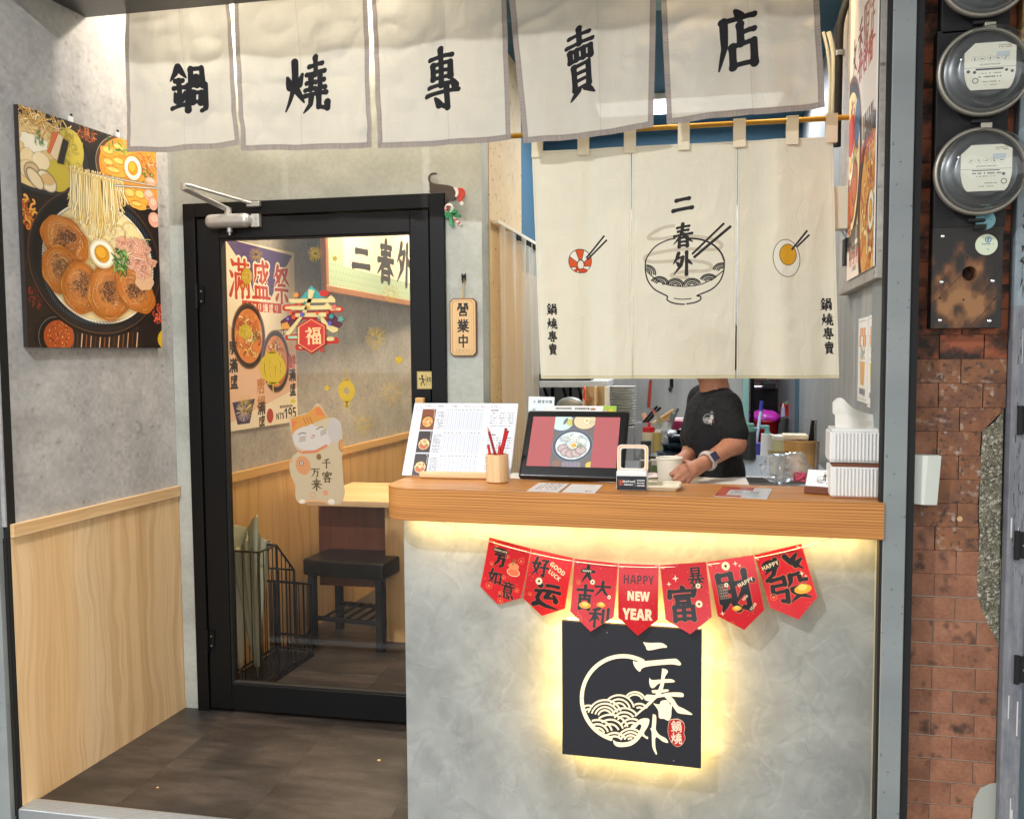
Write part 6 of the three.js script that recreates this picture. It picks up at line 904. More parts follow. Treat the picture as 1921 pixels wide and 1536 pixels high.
{ // order screen
  const t = thing('order_screen', 'black tilted order screen showing a noodle bowl between red bars', 'monitor');
  const w = leaning(t, [972, 901], [1170, 907], CT), h = 0.245, lean = 0.62;
  const s = new THREE.Group(); const bz = part('bezel', rbox(w, h, 0.022, 0.008, 0, h / 2, 0, 3), mat(0x0c0c0e, 0.28), t); bz.rotation.x = -lean; bz.position.set(0, 0.006, -0.006);
  const sw = w * 0.855, sh = h * 0.74;
  const tx = canvasTex(860, 860 * sh / sw, (c, W, H) => { c.fillStyle = '#945456'; c.fillRect(0, 0, W, H); const x0 = W * 0.26, x1 = W * 0.72; c.fillStyle = '#5c5650'; c.fillRect(x0, 0, x1 - x0, H); for (let i = 0; i < 120; i++) { c.fillStyle = ['#6e6258', '#4a4a52', '#8a6a50'][i % 3]; c.fillRect(rr(x0, x1 - 30), rnd() * H, rr(8, 40), 2); } c.save(); c.beginPath(); c.rect(x0, 0, x1 - x0, H); c.clip(); ell(c, x0 + 70, 70, 130, 110, '#4a5462'); ell(c, x0 + 70, 60, 112, 96, '#b9d2cc'); ell(c, x0 + 150, 60, 36, 40, '#b9b84a'); ell(c, x0 + 105, 50, 16, 40, '#55606a', null, 0, 0.4); ell(c, x1 - 100, 50, 126, 104, '#57504a'); ell(c, x1 - 100, 46, 108, 90, '#d9c094'); egg(c, x1 - 80, 40, 30, 30); greens(c, x1 - 30, 60, 24, 24); smallBowl(c, (x0 + x1) / 2 + 4, H * 0.58, 196, 178, 1, true); ell(c, x0 + 66, H * 0.94, 46, 40, '#7a5a4c'); c.fillStyle = '#8f8798'; for (let k = 0; k < 14; k++) c.fillRect(x0 + 120 + k * 13, H * 0.9, 7, H * 0.1); ell(c, x1 - 10, H * 0.96, 40, 40, '#c8b048'); c.fillStyle = 'rgba(120,116,124,.3)'; c.fillRect(x0, 0, x1 - x0, H); c.restore(); });
  const sc = part('display', printSlab(sw, sh, 0.001), six(M.black, new THREE.MeshPhysicalMaterial({ map: tx, roughness: 0.12, emissive: 0xffffff, emissiveMap: tx, emissiveIntensity: 0.3 })), bz); sc.position.set(-0.002, h * 0.525, 0.0117);
  const st = part('stand', [rbox(w * 0.5, 0.012, 0.1, 0.005, 0, 0.007, -0.09), rbox(w * 0.4, 0.13, 0.05, 0.012, 0, 0.07, -0.11)], M.blackmatt, t);
  // papers resting against the top edge
  const up = V(0, h * Math.cos(lean) + 0.006, -h * Math.sin(lean) - 0.006).applyAxisAngle(V(0, 1, 0), t.rotation.y).add(t.position);
  const note = (name, lab, px0, px1, py0, py1, draw, dz, rz) => { const z = up.z + dz, a = K(px0, py0, z), b = K(px1, py1, z), w2 = b.x - a.x, h2 = a.y - b.y; const x = canvasTex(400, 400 * h2 / w2, draw); const o = solo(name, printSlab(w2, h2, 0.0012), six(M.paper, tmat(x, 0.7)), lab, 'note'); o.position.set((a.x + b.x) / 2, (a.y + b.y) / 2, z); o.rotation.set(-0.12, t.rotation.y, rz); };
  note('paper_note', 'white handwritten note standing behind the order screen', 991, 1040, 744, 780, (c, W, H) => { c.fillStyle = '#dfe7e6'; c.fillRect(0, 0, W, H); c.strokeStyle = '#3a4450'; c.lineWidth = 6; c.beginPath(); c.moveTo(80, 60); c.lineTo(106, 96); c.moveTo(106, 60); c.lineTo(80, 96); c.stroke(); row(c, '鮮客好豚', 146, 50, 52, 58, 9, '#38424e'); brush(c, '肉', 60, 180, 56, 66, 9, '#38424e'); latin(c, 'or', 190, 226, 44, '#38424e', { bold: false }); brush(c, '菜', 256, 176, 60, 70, 9, '#38424e'); }, -0.014, -0.02);
  note('paper_strip', 'white paper strip with a green printed end along the screen top', 1022, 1157, 761, 779, (c, W, H) => { c.fillStyle = '#e6e4dc'; c.fillRect(0, 0, W, H); fineprint(c, 60, H * 0.2, 90, 8, '#3a3a40', 1); fineprint(c, 170, H * 0.2, 80, 10, '#3a3a40', 1); fineprint(c, 60, H * 0.62, 60, 9, '#3a3a40', 1); fineprint(c, 160, H * 0.6, 70, 10, '#3a3a40', 1); ell(c, 270, H * 0.35, 16, 6, '#a86a4a'); c.fillStyle = '#9cbf3c'; c.beginPath(); c.moveTo(330, 0); c.lineTo(W, 0); c.lineTo(W, H); c.lineTo(318, H); c.fill(); ell(c, 370, H * 0.5, 14, 10, '#d8b84a'); ell(c, 338, H * 0.55, 10, 8, '#d8a0a0'); }, 0.004, 0.0);
}
{ // flat sheets on the counter
  const flat = (name, lab, pts, draw, m) => { const P = pts.map(([x, y]) => onY(x, y, CT + 0.001)); const o0 = P[0], ax = P[1].clone().sub(P[0]), w = ax.length(), d = P[3].clone().sub(P[0]).length() * 0.5 + P[2].clone().sub(P[1]).length() * 0.5; const g = printSlab(w, d, 0.001); const o = solo(name, g.rotateX(-Math.PI / 2), six(M.paper, tmat(canvasTex(360, 360 * d / w, draw), m || 0.4)), lab, 'sheet'); o.material = [M.paper, M.paper, M.paper, M.paper, o.material[4], M.paper]; o.position.copy(P[0]).add(P[1]).add(P[2]).add(P[3]).multiplyScalar(0.25); o.rotation.y = Math.atan2(-ax.z, ax.x); };
  flat('paper_sheet', 'small printed sheet flat on the counter with rows of words', [[990, 921], [1050, 923], [1066, 908], [1008, 905]], (c, W, H) => { c.fillStyle = '#dcd9d4'; c.fillRect(0, 0, W, H); for (let r = 0; r < 4; r++) for (let k = 0; k < 3; k++) fineprint(c, 60 + k * 90, 40 + r * H * 0.2, 70, H * 0.07, '#5a4c48', 0.95); });
  flat('paper_sheet', 'small nearly blank sheet flat on the counter with a red corner mark', [[1054, 923], [1116, 925], [1130, 910], [1074, 908]], (c, W, H) => { c.fillStyle = '#dedbd6'; c.fillRect(0, 0, W, H); c.strokeStyle = '#8a8078'; c.lineWidth = 3; c.beginPath(); c.moveTo(40, H * 0.6); c.lineTo(120, H * 0.2); c.stroke(); fineprint(c, 240, H * 0.76, 60, H * 0.1, '#b0483c', 1); fineprint(c, 130, H * 0.2, 160, H * 0.03, '#8a8580'); });
  flat('payment_sheet', 'red and white laminated payment sheet flat on the counter', [[1345, 931], [1445, 936], [1447, 917], [1349, 912]], (c, W, H) => { c.fillStyle = '#dfe0e2'; c.fillRect(0, 0, W, H); c.fillStyle = '#c0564c'; c.fillRect(0, 0, W * 0.2, H); c.fillRect(W * 0.2, 0, W * 0.45, H * 0.3); c.fillRect(W * 0.2, H * 0.84, W * 0.3, H * 0.16); c.fillStyle = '#cfd3d4'; c.fillRect(W * 0.24, H * 0.36, W * 0.24, H * 0.44); c.fillRect(W * 0.54, H * 0.36, W * 0.26, H * 0.44); fineprint(c, W * 0.26, H * 0.42, W * 0.2, H * 0.06, '#6a7a80'); fineprint(c, W * 0.56, H * 0.42, W * 0.22, H * 0.06, '#6a7a80'); fineprint(c, W * 0.84, H * 0.3, W * 0.12, H * 0.1, '#7a8ac0'); }, 0.12);
}
{ // card payment stand with a ring frame
  const t = thing('payment_stand', 'white payment stand with a rounded orange-edged frame and dark label', 'stand'); const w = 0.088, q = 0.0402;
  const tx = canvasTex(420, 420 * q / w, (c, W, H) => { c.fillStyle = '#23282f'; c.fillRect(0, 0, W, H); c.strokeStyle = '#e0603c'; c.lineWidth = 8; c.beginPath(); c.moveTo(34, 50); c.lineTo(34, 110); c.quadraticCurveTo(54, 150, 76, 110); c.lineTo(76, 50); c.stroke(); c.fillStyle = '#e0603c'; c.fillRect(48, 60, 14, 50); latin(c, 'MaiFood', 168, 74, 42, '#e8e8e6'); fineprint(c, 100, 108, 130, 20, '#d8d8d6', 1); c.fillStyle = '#c8c8c6'; c.fillRect(256, 46, 3, 100); for (let k = 0; k < 3; k++) fineprint(c, 284, 48 + k * 36, 110, 18, '#d8d8d6', 1); });
  part('base', rbox(w, 0.058, 0.06, 0.006, 0, 0.029, 0), mat(0xe6e4e0, 0.4), t); part('label', printSlab(w - 0.003, q, 0.001).translate(0, 0.023, 0.0306), six(M.black, tmat(tx, 0.3)), t);
  const rr2 = (W, H, r) => { const s = new THREE.Shape(); s.moveTo(-W / 2 + r, 0); s.lineTo(W / 2 - r, 0); s.quadraticCurveTo(W / 2, 0, W / 2, r); s.lineTo(W / 2, H - r); s.quadraticCurveTo(W / 2, H, W / 2 - r, H); s.lineTo(-W / 2 + r, H); s.quadraticCurveTo(-W / 2, H, -W / 2, H - r); s.lineTo(-W / 2, r); s.quadraticCurveTo(-W / 2, 0, -W / 2 + r, 0); return s; };
  const fr = rr2(0.088, 0.078, 0.014), hl = rr2(0.07, 0.06, 0.009), hp = new THREE.Path(hl.getPoints(10).map((p) => new THREE.Vector2(p.x, p.y + 0.009))); fr.holes.push(hp);
  const f = part('frame', new THREE.ExtrudeGeometry(fr, { depth: 0.008, bevelEnabled: true, bevelSize: 0.001, bevelThickness: 0.001, bevelSegments: 1 }), mat(0xe4d8cc, 0.35), t); f.position.set(0.001, 0.05, -0.008); f.rotation.x = -0.25;
  const lr = rr2(0.083, 0.073, 0.012), l2 = rr2(0.077, 0.067, 0.011); lr.holes.push(new THREE.Path(l2.getPoints(10).map((p) => new THREE.Vector2(p.x, p.y + 0.003)))); const lm = part('light_ring', new THREE.ExtrudeGeometry(lr, { depth: 0.0012, bevelEnabled: false }), mat(0xe8905c, 0.4, { emissive: 0xe8804c, emissiveIntensity: 0.35 }), f); lm.position.set(0, 0.0025, 0.0088);
  base(t, 1185, 921, CT, CW.r + 0.06); t.position.z -= 0.03; t.position.x += 0.0;
}
{ // cream tray
  const t = thing('change_tray', 'empty cream plastic change tray beside the payment stand', 'tray'); const P = [[1165, 917], [1268, 922], [1285, 901], [1190, 897]].map(([x, y]) => onY(x, y, CT + 0.012)), w = P[1].distanceTo(P[0]), d = 0.098, m = mat(0xdcd3b8, 0.4);
  const sh = (W, Dd, r) => { const s = new THREE.Shape(); s.moveTo(-W / 2 + r, -Dd / 2); s.lineTo(W / 2 - r, -Dd / 2); s.quadraticCurveTo(W / 2, -Dd / 2, W / 2, -Dd / 2 + r); s.lineTo(W / 2, Dd / 2 - r); s.quadraticCurveTo(W / 2, Dd / 2, W / 2 - r, Dd / 2); s.lineTo(-W / 2 + r, Dd / 2); s.quadraticCurveTo(-W / 2, Dd / 2, -W / 2, Dd / 2 - r); s.lineTo(-W / 2, -Dd / 2 + r); s.quadraticCurveTo(-W / 2, -Dd / 2, -W / 2 + r, -Dd / 2); return s; };
  part('floor', new THREE.ExtrudeGeometry(sh(w - 0.02, d - 0.02, 0.012), { depth: 0.002, bevelEnabled: false }).rotateX(-Math.PI / 2), m, t); const rim = sh(w, d, 0.014); rim.holes.push(new THREE.Path(sh(w - 0.008, d - 0.008, 0.012).getPoints(8))); part('rim', new THREE.ExtrudeGeometry(rim, { depth: 0.004, bevelEnabled: true, bevelSize: 0.001, bevelThickness: 0.001, bevelSegments: 2 }).rotateX(-Math.PI / 2).translate(0, 0.011, 0), m, t);
  const wall = []; { const o = sh(w - 0.006, d - 0.006, 0.012).getPoints(6), i = sh(w - 0.02, d - 0.02, 0.012).getPoints(6), pos = []; for (let k = 0; k < o.length; k++) { const a = o[k], b = o[(k + 1) % o.length], c = i[k], e = i[(k + 1) % i.length]; pos.push(a.x, 0.012, -a.y, b.x, 0.012, -b.y, c.x, 0.002, -c.y, b.x, 0.012, -b.y, e.x, 0.002, -e.y, c.x, 0.002, -c.y); } const g = new THREE.BufferGeometry(); g.setAttribute('position', new THREE.Float32BufferAttribute(pos, 3)); g.computeVertexNormals(); m.side = THREE.DoubleSide; part('side', g, m, t); }
  const c = P.reduce((a, p) => a.add(p), V(0, 0, 0)).multiplyScalar(0.25); t.position.set(c.x, CT + 0.0005, c.z); t.rotation.y = CW.r;
}
{ // card holder
  const t = thing('card_holder', 'small dark wooden holder with a stack of white name cards', 'card holder'); const w = 0.088;
  part('tray', uvm(rbox(w, 0.02, 0.055, 0.003, 0, 0.01, 0), 0.3, true), M.walnut, t); part('side', [extr([[-0.026, 0], [0.028, 0], [-0.026, 0.05]], 0.006, 0.0006).rotateY(Math.PI / 2).translate(w / 2 - 0.002, 0.004, 0)], mat(0xd8d2c4, 0.6), t);
  const tx = canvasTex(340, 220, (c, W, H) => { c.fillStyle = '#e8e8e4'; c.fillRect(0, 0, W, H); ell(c, 170, 130, 50, 44, null, '#4a4a4e', 5); for (let k = 0; k < 4; k++) ell(c, 156, 150, 34 - k * 8, 24 - k * 5, null, '#6a6a6e', 3); brush(c, '二', 176, 20, 40, 26, 14); brush(c, '春', 180, 50, 50, 50, 12); brush(c, '外', 180, 104, 50, 50, 12); fineprint(c, 230, 170, 70, 12, '#55555a', 1); });
  const cd = part('cards', printSlab(w - 0.008, 0.056, 0.016), six(M.paper, tmat(tx, 0.5)), t); cd.rotation.x = -0.75; cd.position.set(-0.002, 0.036, -0.006);
  base(t, 1546, 928, CT, CW.r - 0.28); t.position.z -= 0.03;
}
{ // ribbed napkin boxes
  const ribbed = (name, lab, y, zc, tis) => {
    const t = thing(name, lab, 'napkin box', 'ribbed napkin boxes stacked on the counter'), w = 0.165, d = 0.11, h = 0.088, m = mat(0xe2e0db, 0.45);
    part('body', [rbx(-w / 2, w / 2, 0.003, h - 0.004, -d / 2, d / 2, 0.006)], m, t); part('rim', [rbx(-w / 2 + 0.002, w / 2 - 0.002, 0.0, 0.008, -d / 2 + 0.002, d / 2 - 0.002, 0.002)], tis ? m : mat(0xb98a78, 0.5), t);
    part('lid', uvm(rbx(-w / 2 + 0.006, w / 2 - 0.006, h - 0.004, h + 0.004, -d / 2 + 0.006, d / 2 - 0.006, 0.002), 0.3, true), tis ? m : M.walnut, t);
    for (let k = 0; k < 16; k++) part('rib', new THREE.CylinderGeometry(0.0032, 0.0032, h - 0.014, 10).translate(-w / 2 + 0.014 + k * 0.0092, h / 2, d / 2 + 0.0012), m, t);
    
    const p = onY(1568, 934, CT); t.position.set(p.x + w / 2 - 0.012, y, p.z - d / 2 + zc); t.rotation.y = CW.r; return t;
  };
  ribbed('napkin_box', 'white ribbed napkin box with a brown lid, at the bottom of the pair', CT + 0.0005, 0.004, false); const up = ribbed('napkin_box', 'white ribbed napkin box with napkins on top, on the brown-lidded box', CT + 0.094, -0.016, true);
  const g = new THREE.PlaneGeometry(0.12, 0.07, 30, 14), p = g.attributes.position; for (let i = 0; i < p.count; i++) { const x = p.getX(i), y = p.getY(i), s = (x + 0.06) / 0.12; p.setXYZ(i, x + (y > 0 ? -0.006 : 0), (y + 0.035) * (0.62 + 0.5 * Math.exp(-Math.pow((s - 0.12) / 0.22, 2)) + 0.12 * Math.sin(s * 5)), 0.022 * Math.sin(s * 5.2) - y * 0.25); } g.computeVertexNormals();
  const n = solo('napkins', g, mat(0xe9e5da, 0.85, { side: THREE.DoubleSide, transmission: 0.2, thickness: 0 }), 'wavy cream napkins standing out of the upper ribbed box', 'napkins'); n.position.copy(up.position).add(V(-0.004, 0.091, 0)); n.rotation.y = CW.r;
}
{ // crumpled clear bag with pink ties
  const crumple = (w, h, d, seed0) => { const g = new THREE.SphereGeometry(0.5, 34, 24), p = g.attributes.position; for (let i = 0; i < p.count; i++) { const x = p.getX(i), y = p.getY(i), z = p.getZ(i), k = 1 + 0.55 * (vn(x * 7 + 9, y * 7 + z * 5 + 9, 99, 99, seed0) - 0.5) + 0.3 * (vn(x * 17 + 9, z * 17 + y * 9 + 9, 99, 99, seed0 + 1) - 0.5); p.setXYZ(i, x * w * k, Math.max(-0.44, y) * h * k, z * d * k); } g.computeVertexNormals(); return g; };
  const t = thing('plastic_bag', 'crumpled clear plastic bag with pink ties behind the counter edge', 'bag'); part('bag', crumple(0.135, 0.092, 0.09, 5), mat(0xf4f8fb, 0.06, { transmission: 0.9, thickness: 0 }), t); const pk = []; for (let i = 0; i < 26; i++) pk.push(tube([V(rr(-0.02, 0.02), rr(-0.018, 0.012), rr(-0.01, 0.02)), V(rr(-0.02, 0.02), rr(-0.018, 0.012), rr(-0.01, 0.02)), V(rr(-0.02, 0.02), rr(-0.018, 0.012), rr(-0.01, 0.02))], 0.0022, 8, 5).translate(0.034, -0.018, 0.03)); part('ties', pk, mat(0xe05a78, 0.5), t).userData.kind = 'stuff';
  const q = onY(1478, 908, CT); t.position.set(q.x + 0.003, CT + 0.042, q.z - 0.05);
}
// ---------------------------------------------------------------- vinyl strip curtain at the kitchen entrance
stage('inside');
{
  const t = thing('vinyl_curtain', 'clear folded vinyl curtain on a toothed rail beside the plaster wall', 'curtain');
  const nx = 110, ny = 20, L = 0.80, y0 = 0.03, y1 = 1.985, pos = [], idx = [];
  for (let j = 0; j <= ny; j++) for (let i = 0; i <= nx; i++) { const s = i / nx, v = j / ny, f = Math.sin(s * 27 + Math.sin(v * 3) * 1.2) * 0.018 + Math.sin(s * 61 + v * 5) * 0.003 + (fbm(s, v, 9, 2, 3, 501) - 0.5) * 0.04; pos.push(0.03 + s * L * (0.92 + 0.08 * v), lerp(y0, y1, v), 0.03 + f * (1 - 0.35 * v)); }
  for (let j = 0; j < ny; j++) for (let i = 0; i < nx; i++) { const a = j * (nx + 1) + i, b = a + 1, c = a + nx + 1, d = c + 1; idx.push(a, b, c, b, d, c); }
  const g = new THREE.BufferGeometry(); g.setAttribute('position', new THREE.Float32BufferAttribute(pos, 3)); g.setIndex(idx); g.computeVertexNormals();
  part('sheet', g, mat(0xfff2da, 0.3, { transmission: 0.66, thickness: 0, ior: 1.4, side: THREE.DoubleSide }), t);
  const r = part('rail', rbx(0.02, 0.9, 1.992, 2.008, 0.004, 0.03, 0.002), M.cream, t); for (let k = 0; k < 20; k++) part('tooth', rbox(0.012, 0.022, 0.012, 0.002, 0.28 + k * 0.03, 1.978, 0.032), M.black, r);
  PWALL.put(t, 0.12, 0, 0);
}
// ---------------------------------------------------------------- dining room behind the glass
{
  const a = LW.at(415, 450), b = LW.at(556, 793), w = b[0] - a[0], yb = LW.at(425, 810)[1], h = a[1] - yb + 0.01;
  const tx = canvasTex(700, 700 * h / w, (c, W, H) => {
    c.fillStyle = '#f2ead8'; c.fillRect(0, 0, W, H); c.fillStyle = '#e9c6b0'; c.beginPath(); c.moveTo(0, H * 0.42); c.lineTo(W * 0.4, H * 0.62); c.lineTo(W, H * 0.5); c.lineTo(W, H * 0.82); c.lineTo(0, H * 0.97); c.fill(); c.fillStyle = '#f2ead8'; c.beginPath(); c.moveTo(W, H * 0.8); c.lineTo(W, H); c.lineTo(0, H); c.lineTo(0, H * 0.96); c.fill();
    c.fillStyle = '#5a4a86'; c.beginPath(); c.moveTo(W * 0.02, 0); c.lineTo(W * 0.97, H * 0.02); c.lineTo(W * 0.72, H * 0.2); c.lineTo(W * 0.62, H * 0.29); c.lineTo(W * 0.4, H * 0.29); c.lineTo(W * 0.3, H * 0.16); c.fill();
    [['滿', 0.07], ['盛', 0.36], ['祭', 0.66]].forEach(([ch, x]) => { brush(c, ch, W * x, H * 0.09, W * 0.26, W * 0.3, 21, '#faf2e2'); brush(c, ch, W * x, H * 0.09, W * 0.26, W * 0.3, 10.5, '#c23c22'); }); c.fillStyle = '#c8432a'; c.fillRect(W * 0.22, H * 0.31, W * 0.56, H * 0.055); row(c, '大切り場盛り', W * 0.26, H * 0.319, W * 0.07, W * 0.082, 13, '#f6e6d0');
    smallBowl(c, W * 0.3, H * 0.5, W * 0.22, W * 0.24, 2); smallBowl(c, W * 0.68, H * 0.64, W * 0.2, W * 0.24, 2); latin(c, 'NT$', W * 0.76, H * 0.475, 46, '#3a2a26'); latin(c, '5', W * 0.9, H * 0.47, 70, '#3a2a26');
    column(c, '豚滿盛', W * 0.09, H * 0.53, W * 0.1, W * 0.125, 14, '#2a2428'); column(c, '鮮', W * 0.93, H * 0.6, W * 0.12, W * 0.14, 14, '#c8482c'); column(c, '滿盛', W * 0.93, H * 0.685, W * 0.1, W * 0.125, 14, '#2a2428'); column(c, '唐揚', W * 0.45, H * 0.73, W * 0.12, W * 0.14, 13, '#c88a5a'); column(c, '滿盛', W * 0.45, H * 0.86, W * 0.1, W * 0.115, 13, '#4a3c38');
    c.fillStyle = '#3c3860'; c.beginPath(); c.moveTo(W * 0.06, H * 0.85); c.lineTo(W * 0.36, H * 0.84); c.lineTo(W * 0.28, H * 0.97); c.lineTo(W * 0.12, H * 0.97); c.fill(); for (let i = 0; i < 46; i++) { const q = rnd() * 6.28; c.strokeStyle = ['#e0d6c8', '#8a82a8'][i % 2]; c.lineWidth = 3; c.beginPath(); c.moveTo(W * 0.21 + Math.cos(q) * 12, H * 0.9 + Math.sin(q) * 12); c.lineTo(W * 0.21 + Math.cos(q) * 74, H * 0.9 + Math.sin(q) * 56); c.stroke(); } ell(c, W * 0.57, H * 0.945, 34, 40, '#b83c2a'); fineprint(c, W * 0.72, H * 0.895, W * 0.2, 14, '#5a4a40', 1); latin(c, 'NT$', W * 0.72, H * 0.955, 48, '#2a2224'); latin(c, '195', W * 0.88, H * 0.945, 84, '#2a2224'); });
  LW.put(solo('menu_poster', printSlab(w, h, 0.003), six(M.paper, tmat(tx, 0.5)), 'cream and purple menu poster with rice bowls behind the door glass', 'poster'), (a[0] + b[0]) / 2, yb + h / 2, 0.006);
}
{ // framed calligraphy, tipped forward from the wall
  const t = thing('picture_frame', 'orange wood frame with brush characters on a green mount in the dining room', 'picture');
  const a = LW.at(600, 440), b = LW.at(613, 548), w = 2.1, h = 0.72, x0 = LW.at(601, 500)[0], y0 = LW.at(606, 548)[1], fw = 0.035, m = mat(0x9c6636, 0.4); const q0 = LW.at(602, 547, 0.2), FR = new Frame(LW.w(q0[0], q0[1], 0.2), LW.r + 0.09), fx = (px) => FR.at(px, 500)[0] - fw, fy = (px, py) => FR.at(px, py)[1] - fw;
  part('frame_bar', rbx(0, w, 0, fw, 0, 0.03, 0.004), m, t); part('frame_bar', rbx(0, w, h - fw, h, 0, 0.03, 0.004), m, t); part('frame_bar', rbx(0, fw, fw, h - fw, 0, 0.03, 0.004), m, t); part('frame_bar', rbx(w - fw, w, fw, h - fw, 0, 0.03, 0.004), m, t); part('backing', bx(0.006, w - 0.006, 0.006, h - 0.006, -0.012, -0.001), mat(0x3f6068, 0.7), t);
  const W2 = w - 2 * fw, H2 = h - 2 * fw, tx = canvasTex(1024, 1024 * H2 / W2, (c, W, H) => { c.fillStyle = '#9db8a0'; c.fillRect(0, 0, W, H); c.strokeStyle = '#b9c8a8'; c.lineWidth = 2; for (let y = 0; y < H; y += 18) for (let x = (y / 18 % 2) * 12; x < W; x += 24) { c.beginPath(); c.arc(x, y, 12, Math.PI, 0); c.stroke(); } c.fillStyle = '#ece2c8'; const S = W / W2, X = (px) => fx(px) * S, Y = (px, py) => H - fy(px, py) * S; c.fillRect(X(640), H * 0.16, W * 0.84 - X(640), H * 0.66); for (const [ch, x0b, x1b, y0b, y1b, th] of [['二', 655, 692, 452, 508, 26], ['春', 703, 736, 446, 524, 17], ['外', 740, 768, 452, 530, 17]]) brush(c, ch, X(x0b), Y(x0b, y0b), X(x1b) - X(x0b), Y(x0b, y1b) - Y(x0b, y0b), th, '#26241f', { shx: -0.12 }); });
  part('picture', printSlab(W2, H2, 0.002).translate(w / 2, h / 2, 0.012), six(M.paper, tmat(tx, 0.4)), t);
  FR.put(t);
}
{ // table against the wall, two stools, brown bench board
  const t = thing('dining_table', 'pale oak wall table in the dining room behind the glass', 'table'); const p = onY(638, 941, 0.74), q = onY(760, 945, 0.74), bk = LW.w(3.1, 0, 0);
  part('table_top', uvm(rbx(0, 0.86, 0.715, 0.745, -0.62, 0, 0.003), 0.8, true), M.oak, t); part('leg', rbx(0.74, 0.8, 0, 0.715, -0.5, -0.06, 0.003), M.blackmatt, t); t.position.set(p.x - 0.18, 0, p.z);
  const bb = solo('bench_board', uvm(bx(-0.21, 0.21, 0.25, 0.70, -0.012, 0.012), 0.7), M.walnut, 'dark brown upright board under the pale dining table', 'board'); bb.position.set(p.x + 0.0, 0, p.z - 0.22);
  struct('table_plinth', uvm(bx(-0.06, 0.05, 0, 0.712, -0.02, 0.02), 0.7), M.oakwarm).position.set(p.x + 0.26, 0, p.z - 0.12);
  const stool = (lab, px, py, sc = 1) => { const s = thing('stool', lab, 'stool', 'black square stools in the dining room'), w = 0.45, d = 0.34, h = 0.45; part('seat', rbx(-w / 2, w / 2, h - 0.085, h, -d / 2, d / 2, 0.012), mat(0x17130f, 0.35), s); for (const x of [-1, 1]) for (const z of [-1, 1]) part('leg', rbox(0.036, h - 0.085, 0.036, 0.003, x * (w / 2 - 0.035), (h - 0.085) / 2, z * (d / 2 - 0.035)), M.blackmatt, s); for (let k = 0; k < 5; k++) part('slat', rbox(0.016, 0.01, d - 0.07, 0.002, -0.12 + k * 0.06, 0.15, 0), M.blackmatt, s); for (const z of [-1, 1]) part('stretcher', rbox(w - 0.1, 0.02, 0.02, 0.002, 0, 0.14, z * (d / 2 - 0.035)), M.blackmatt, s); const c = onY(px, py, 0.46); s.position.set(c.x - 0.02, 0, c.z - 0.12); s.rotation.y = -0.12; return s; };
  stool('black square stool with a slatted shelf in front of the brown board', 662, 1046); const s2 = stool('black stool half hidden past the counter edge', 790, 1015); 
  const ch = thing('dining_chair', 'dark chair standing against the far end of the table', 'chair'); part('seat', rbox(0.38, 0.05, 0.36, 0.01, 0, 0.44, 0), M.blackmatt, ch); part('backrest', rbox(0.38, 0.42, 0.03, 0.01, 0, 0.68, 0.17), M.blackmatt, ch); for (const x of [-0.16, 0.16]) for (const z of [-0.15, 0.15]) part('leg', rbox(0.03, 0.42, 0.03, 0.003, x, 0.21, z), M.blackmatt, ch); ch.position.set(p.x + 0.62, 0, p.z - 0.55); ch.rotation.y = 0.1;
}
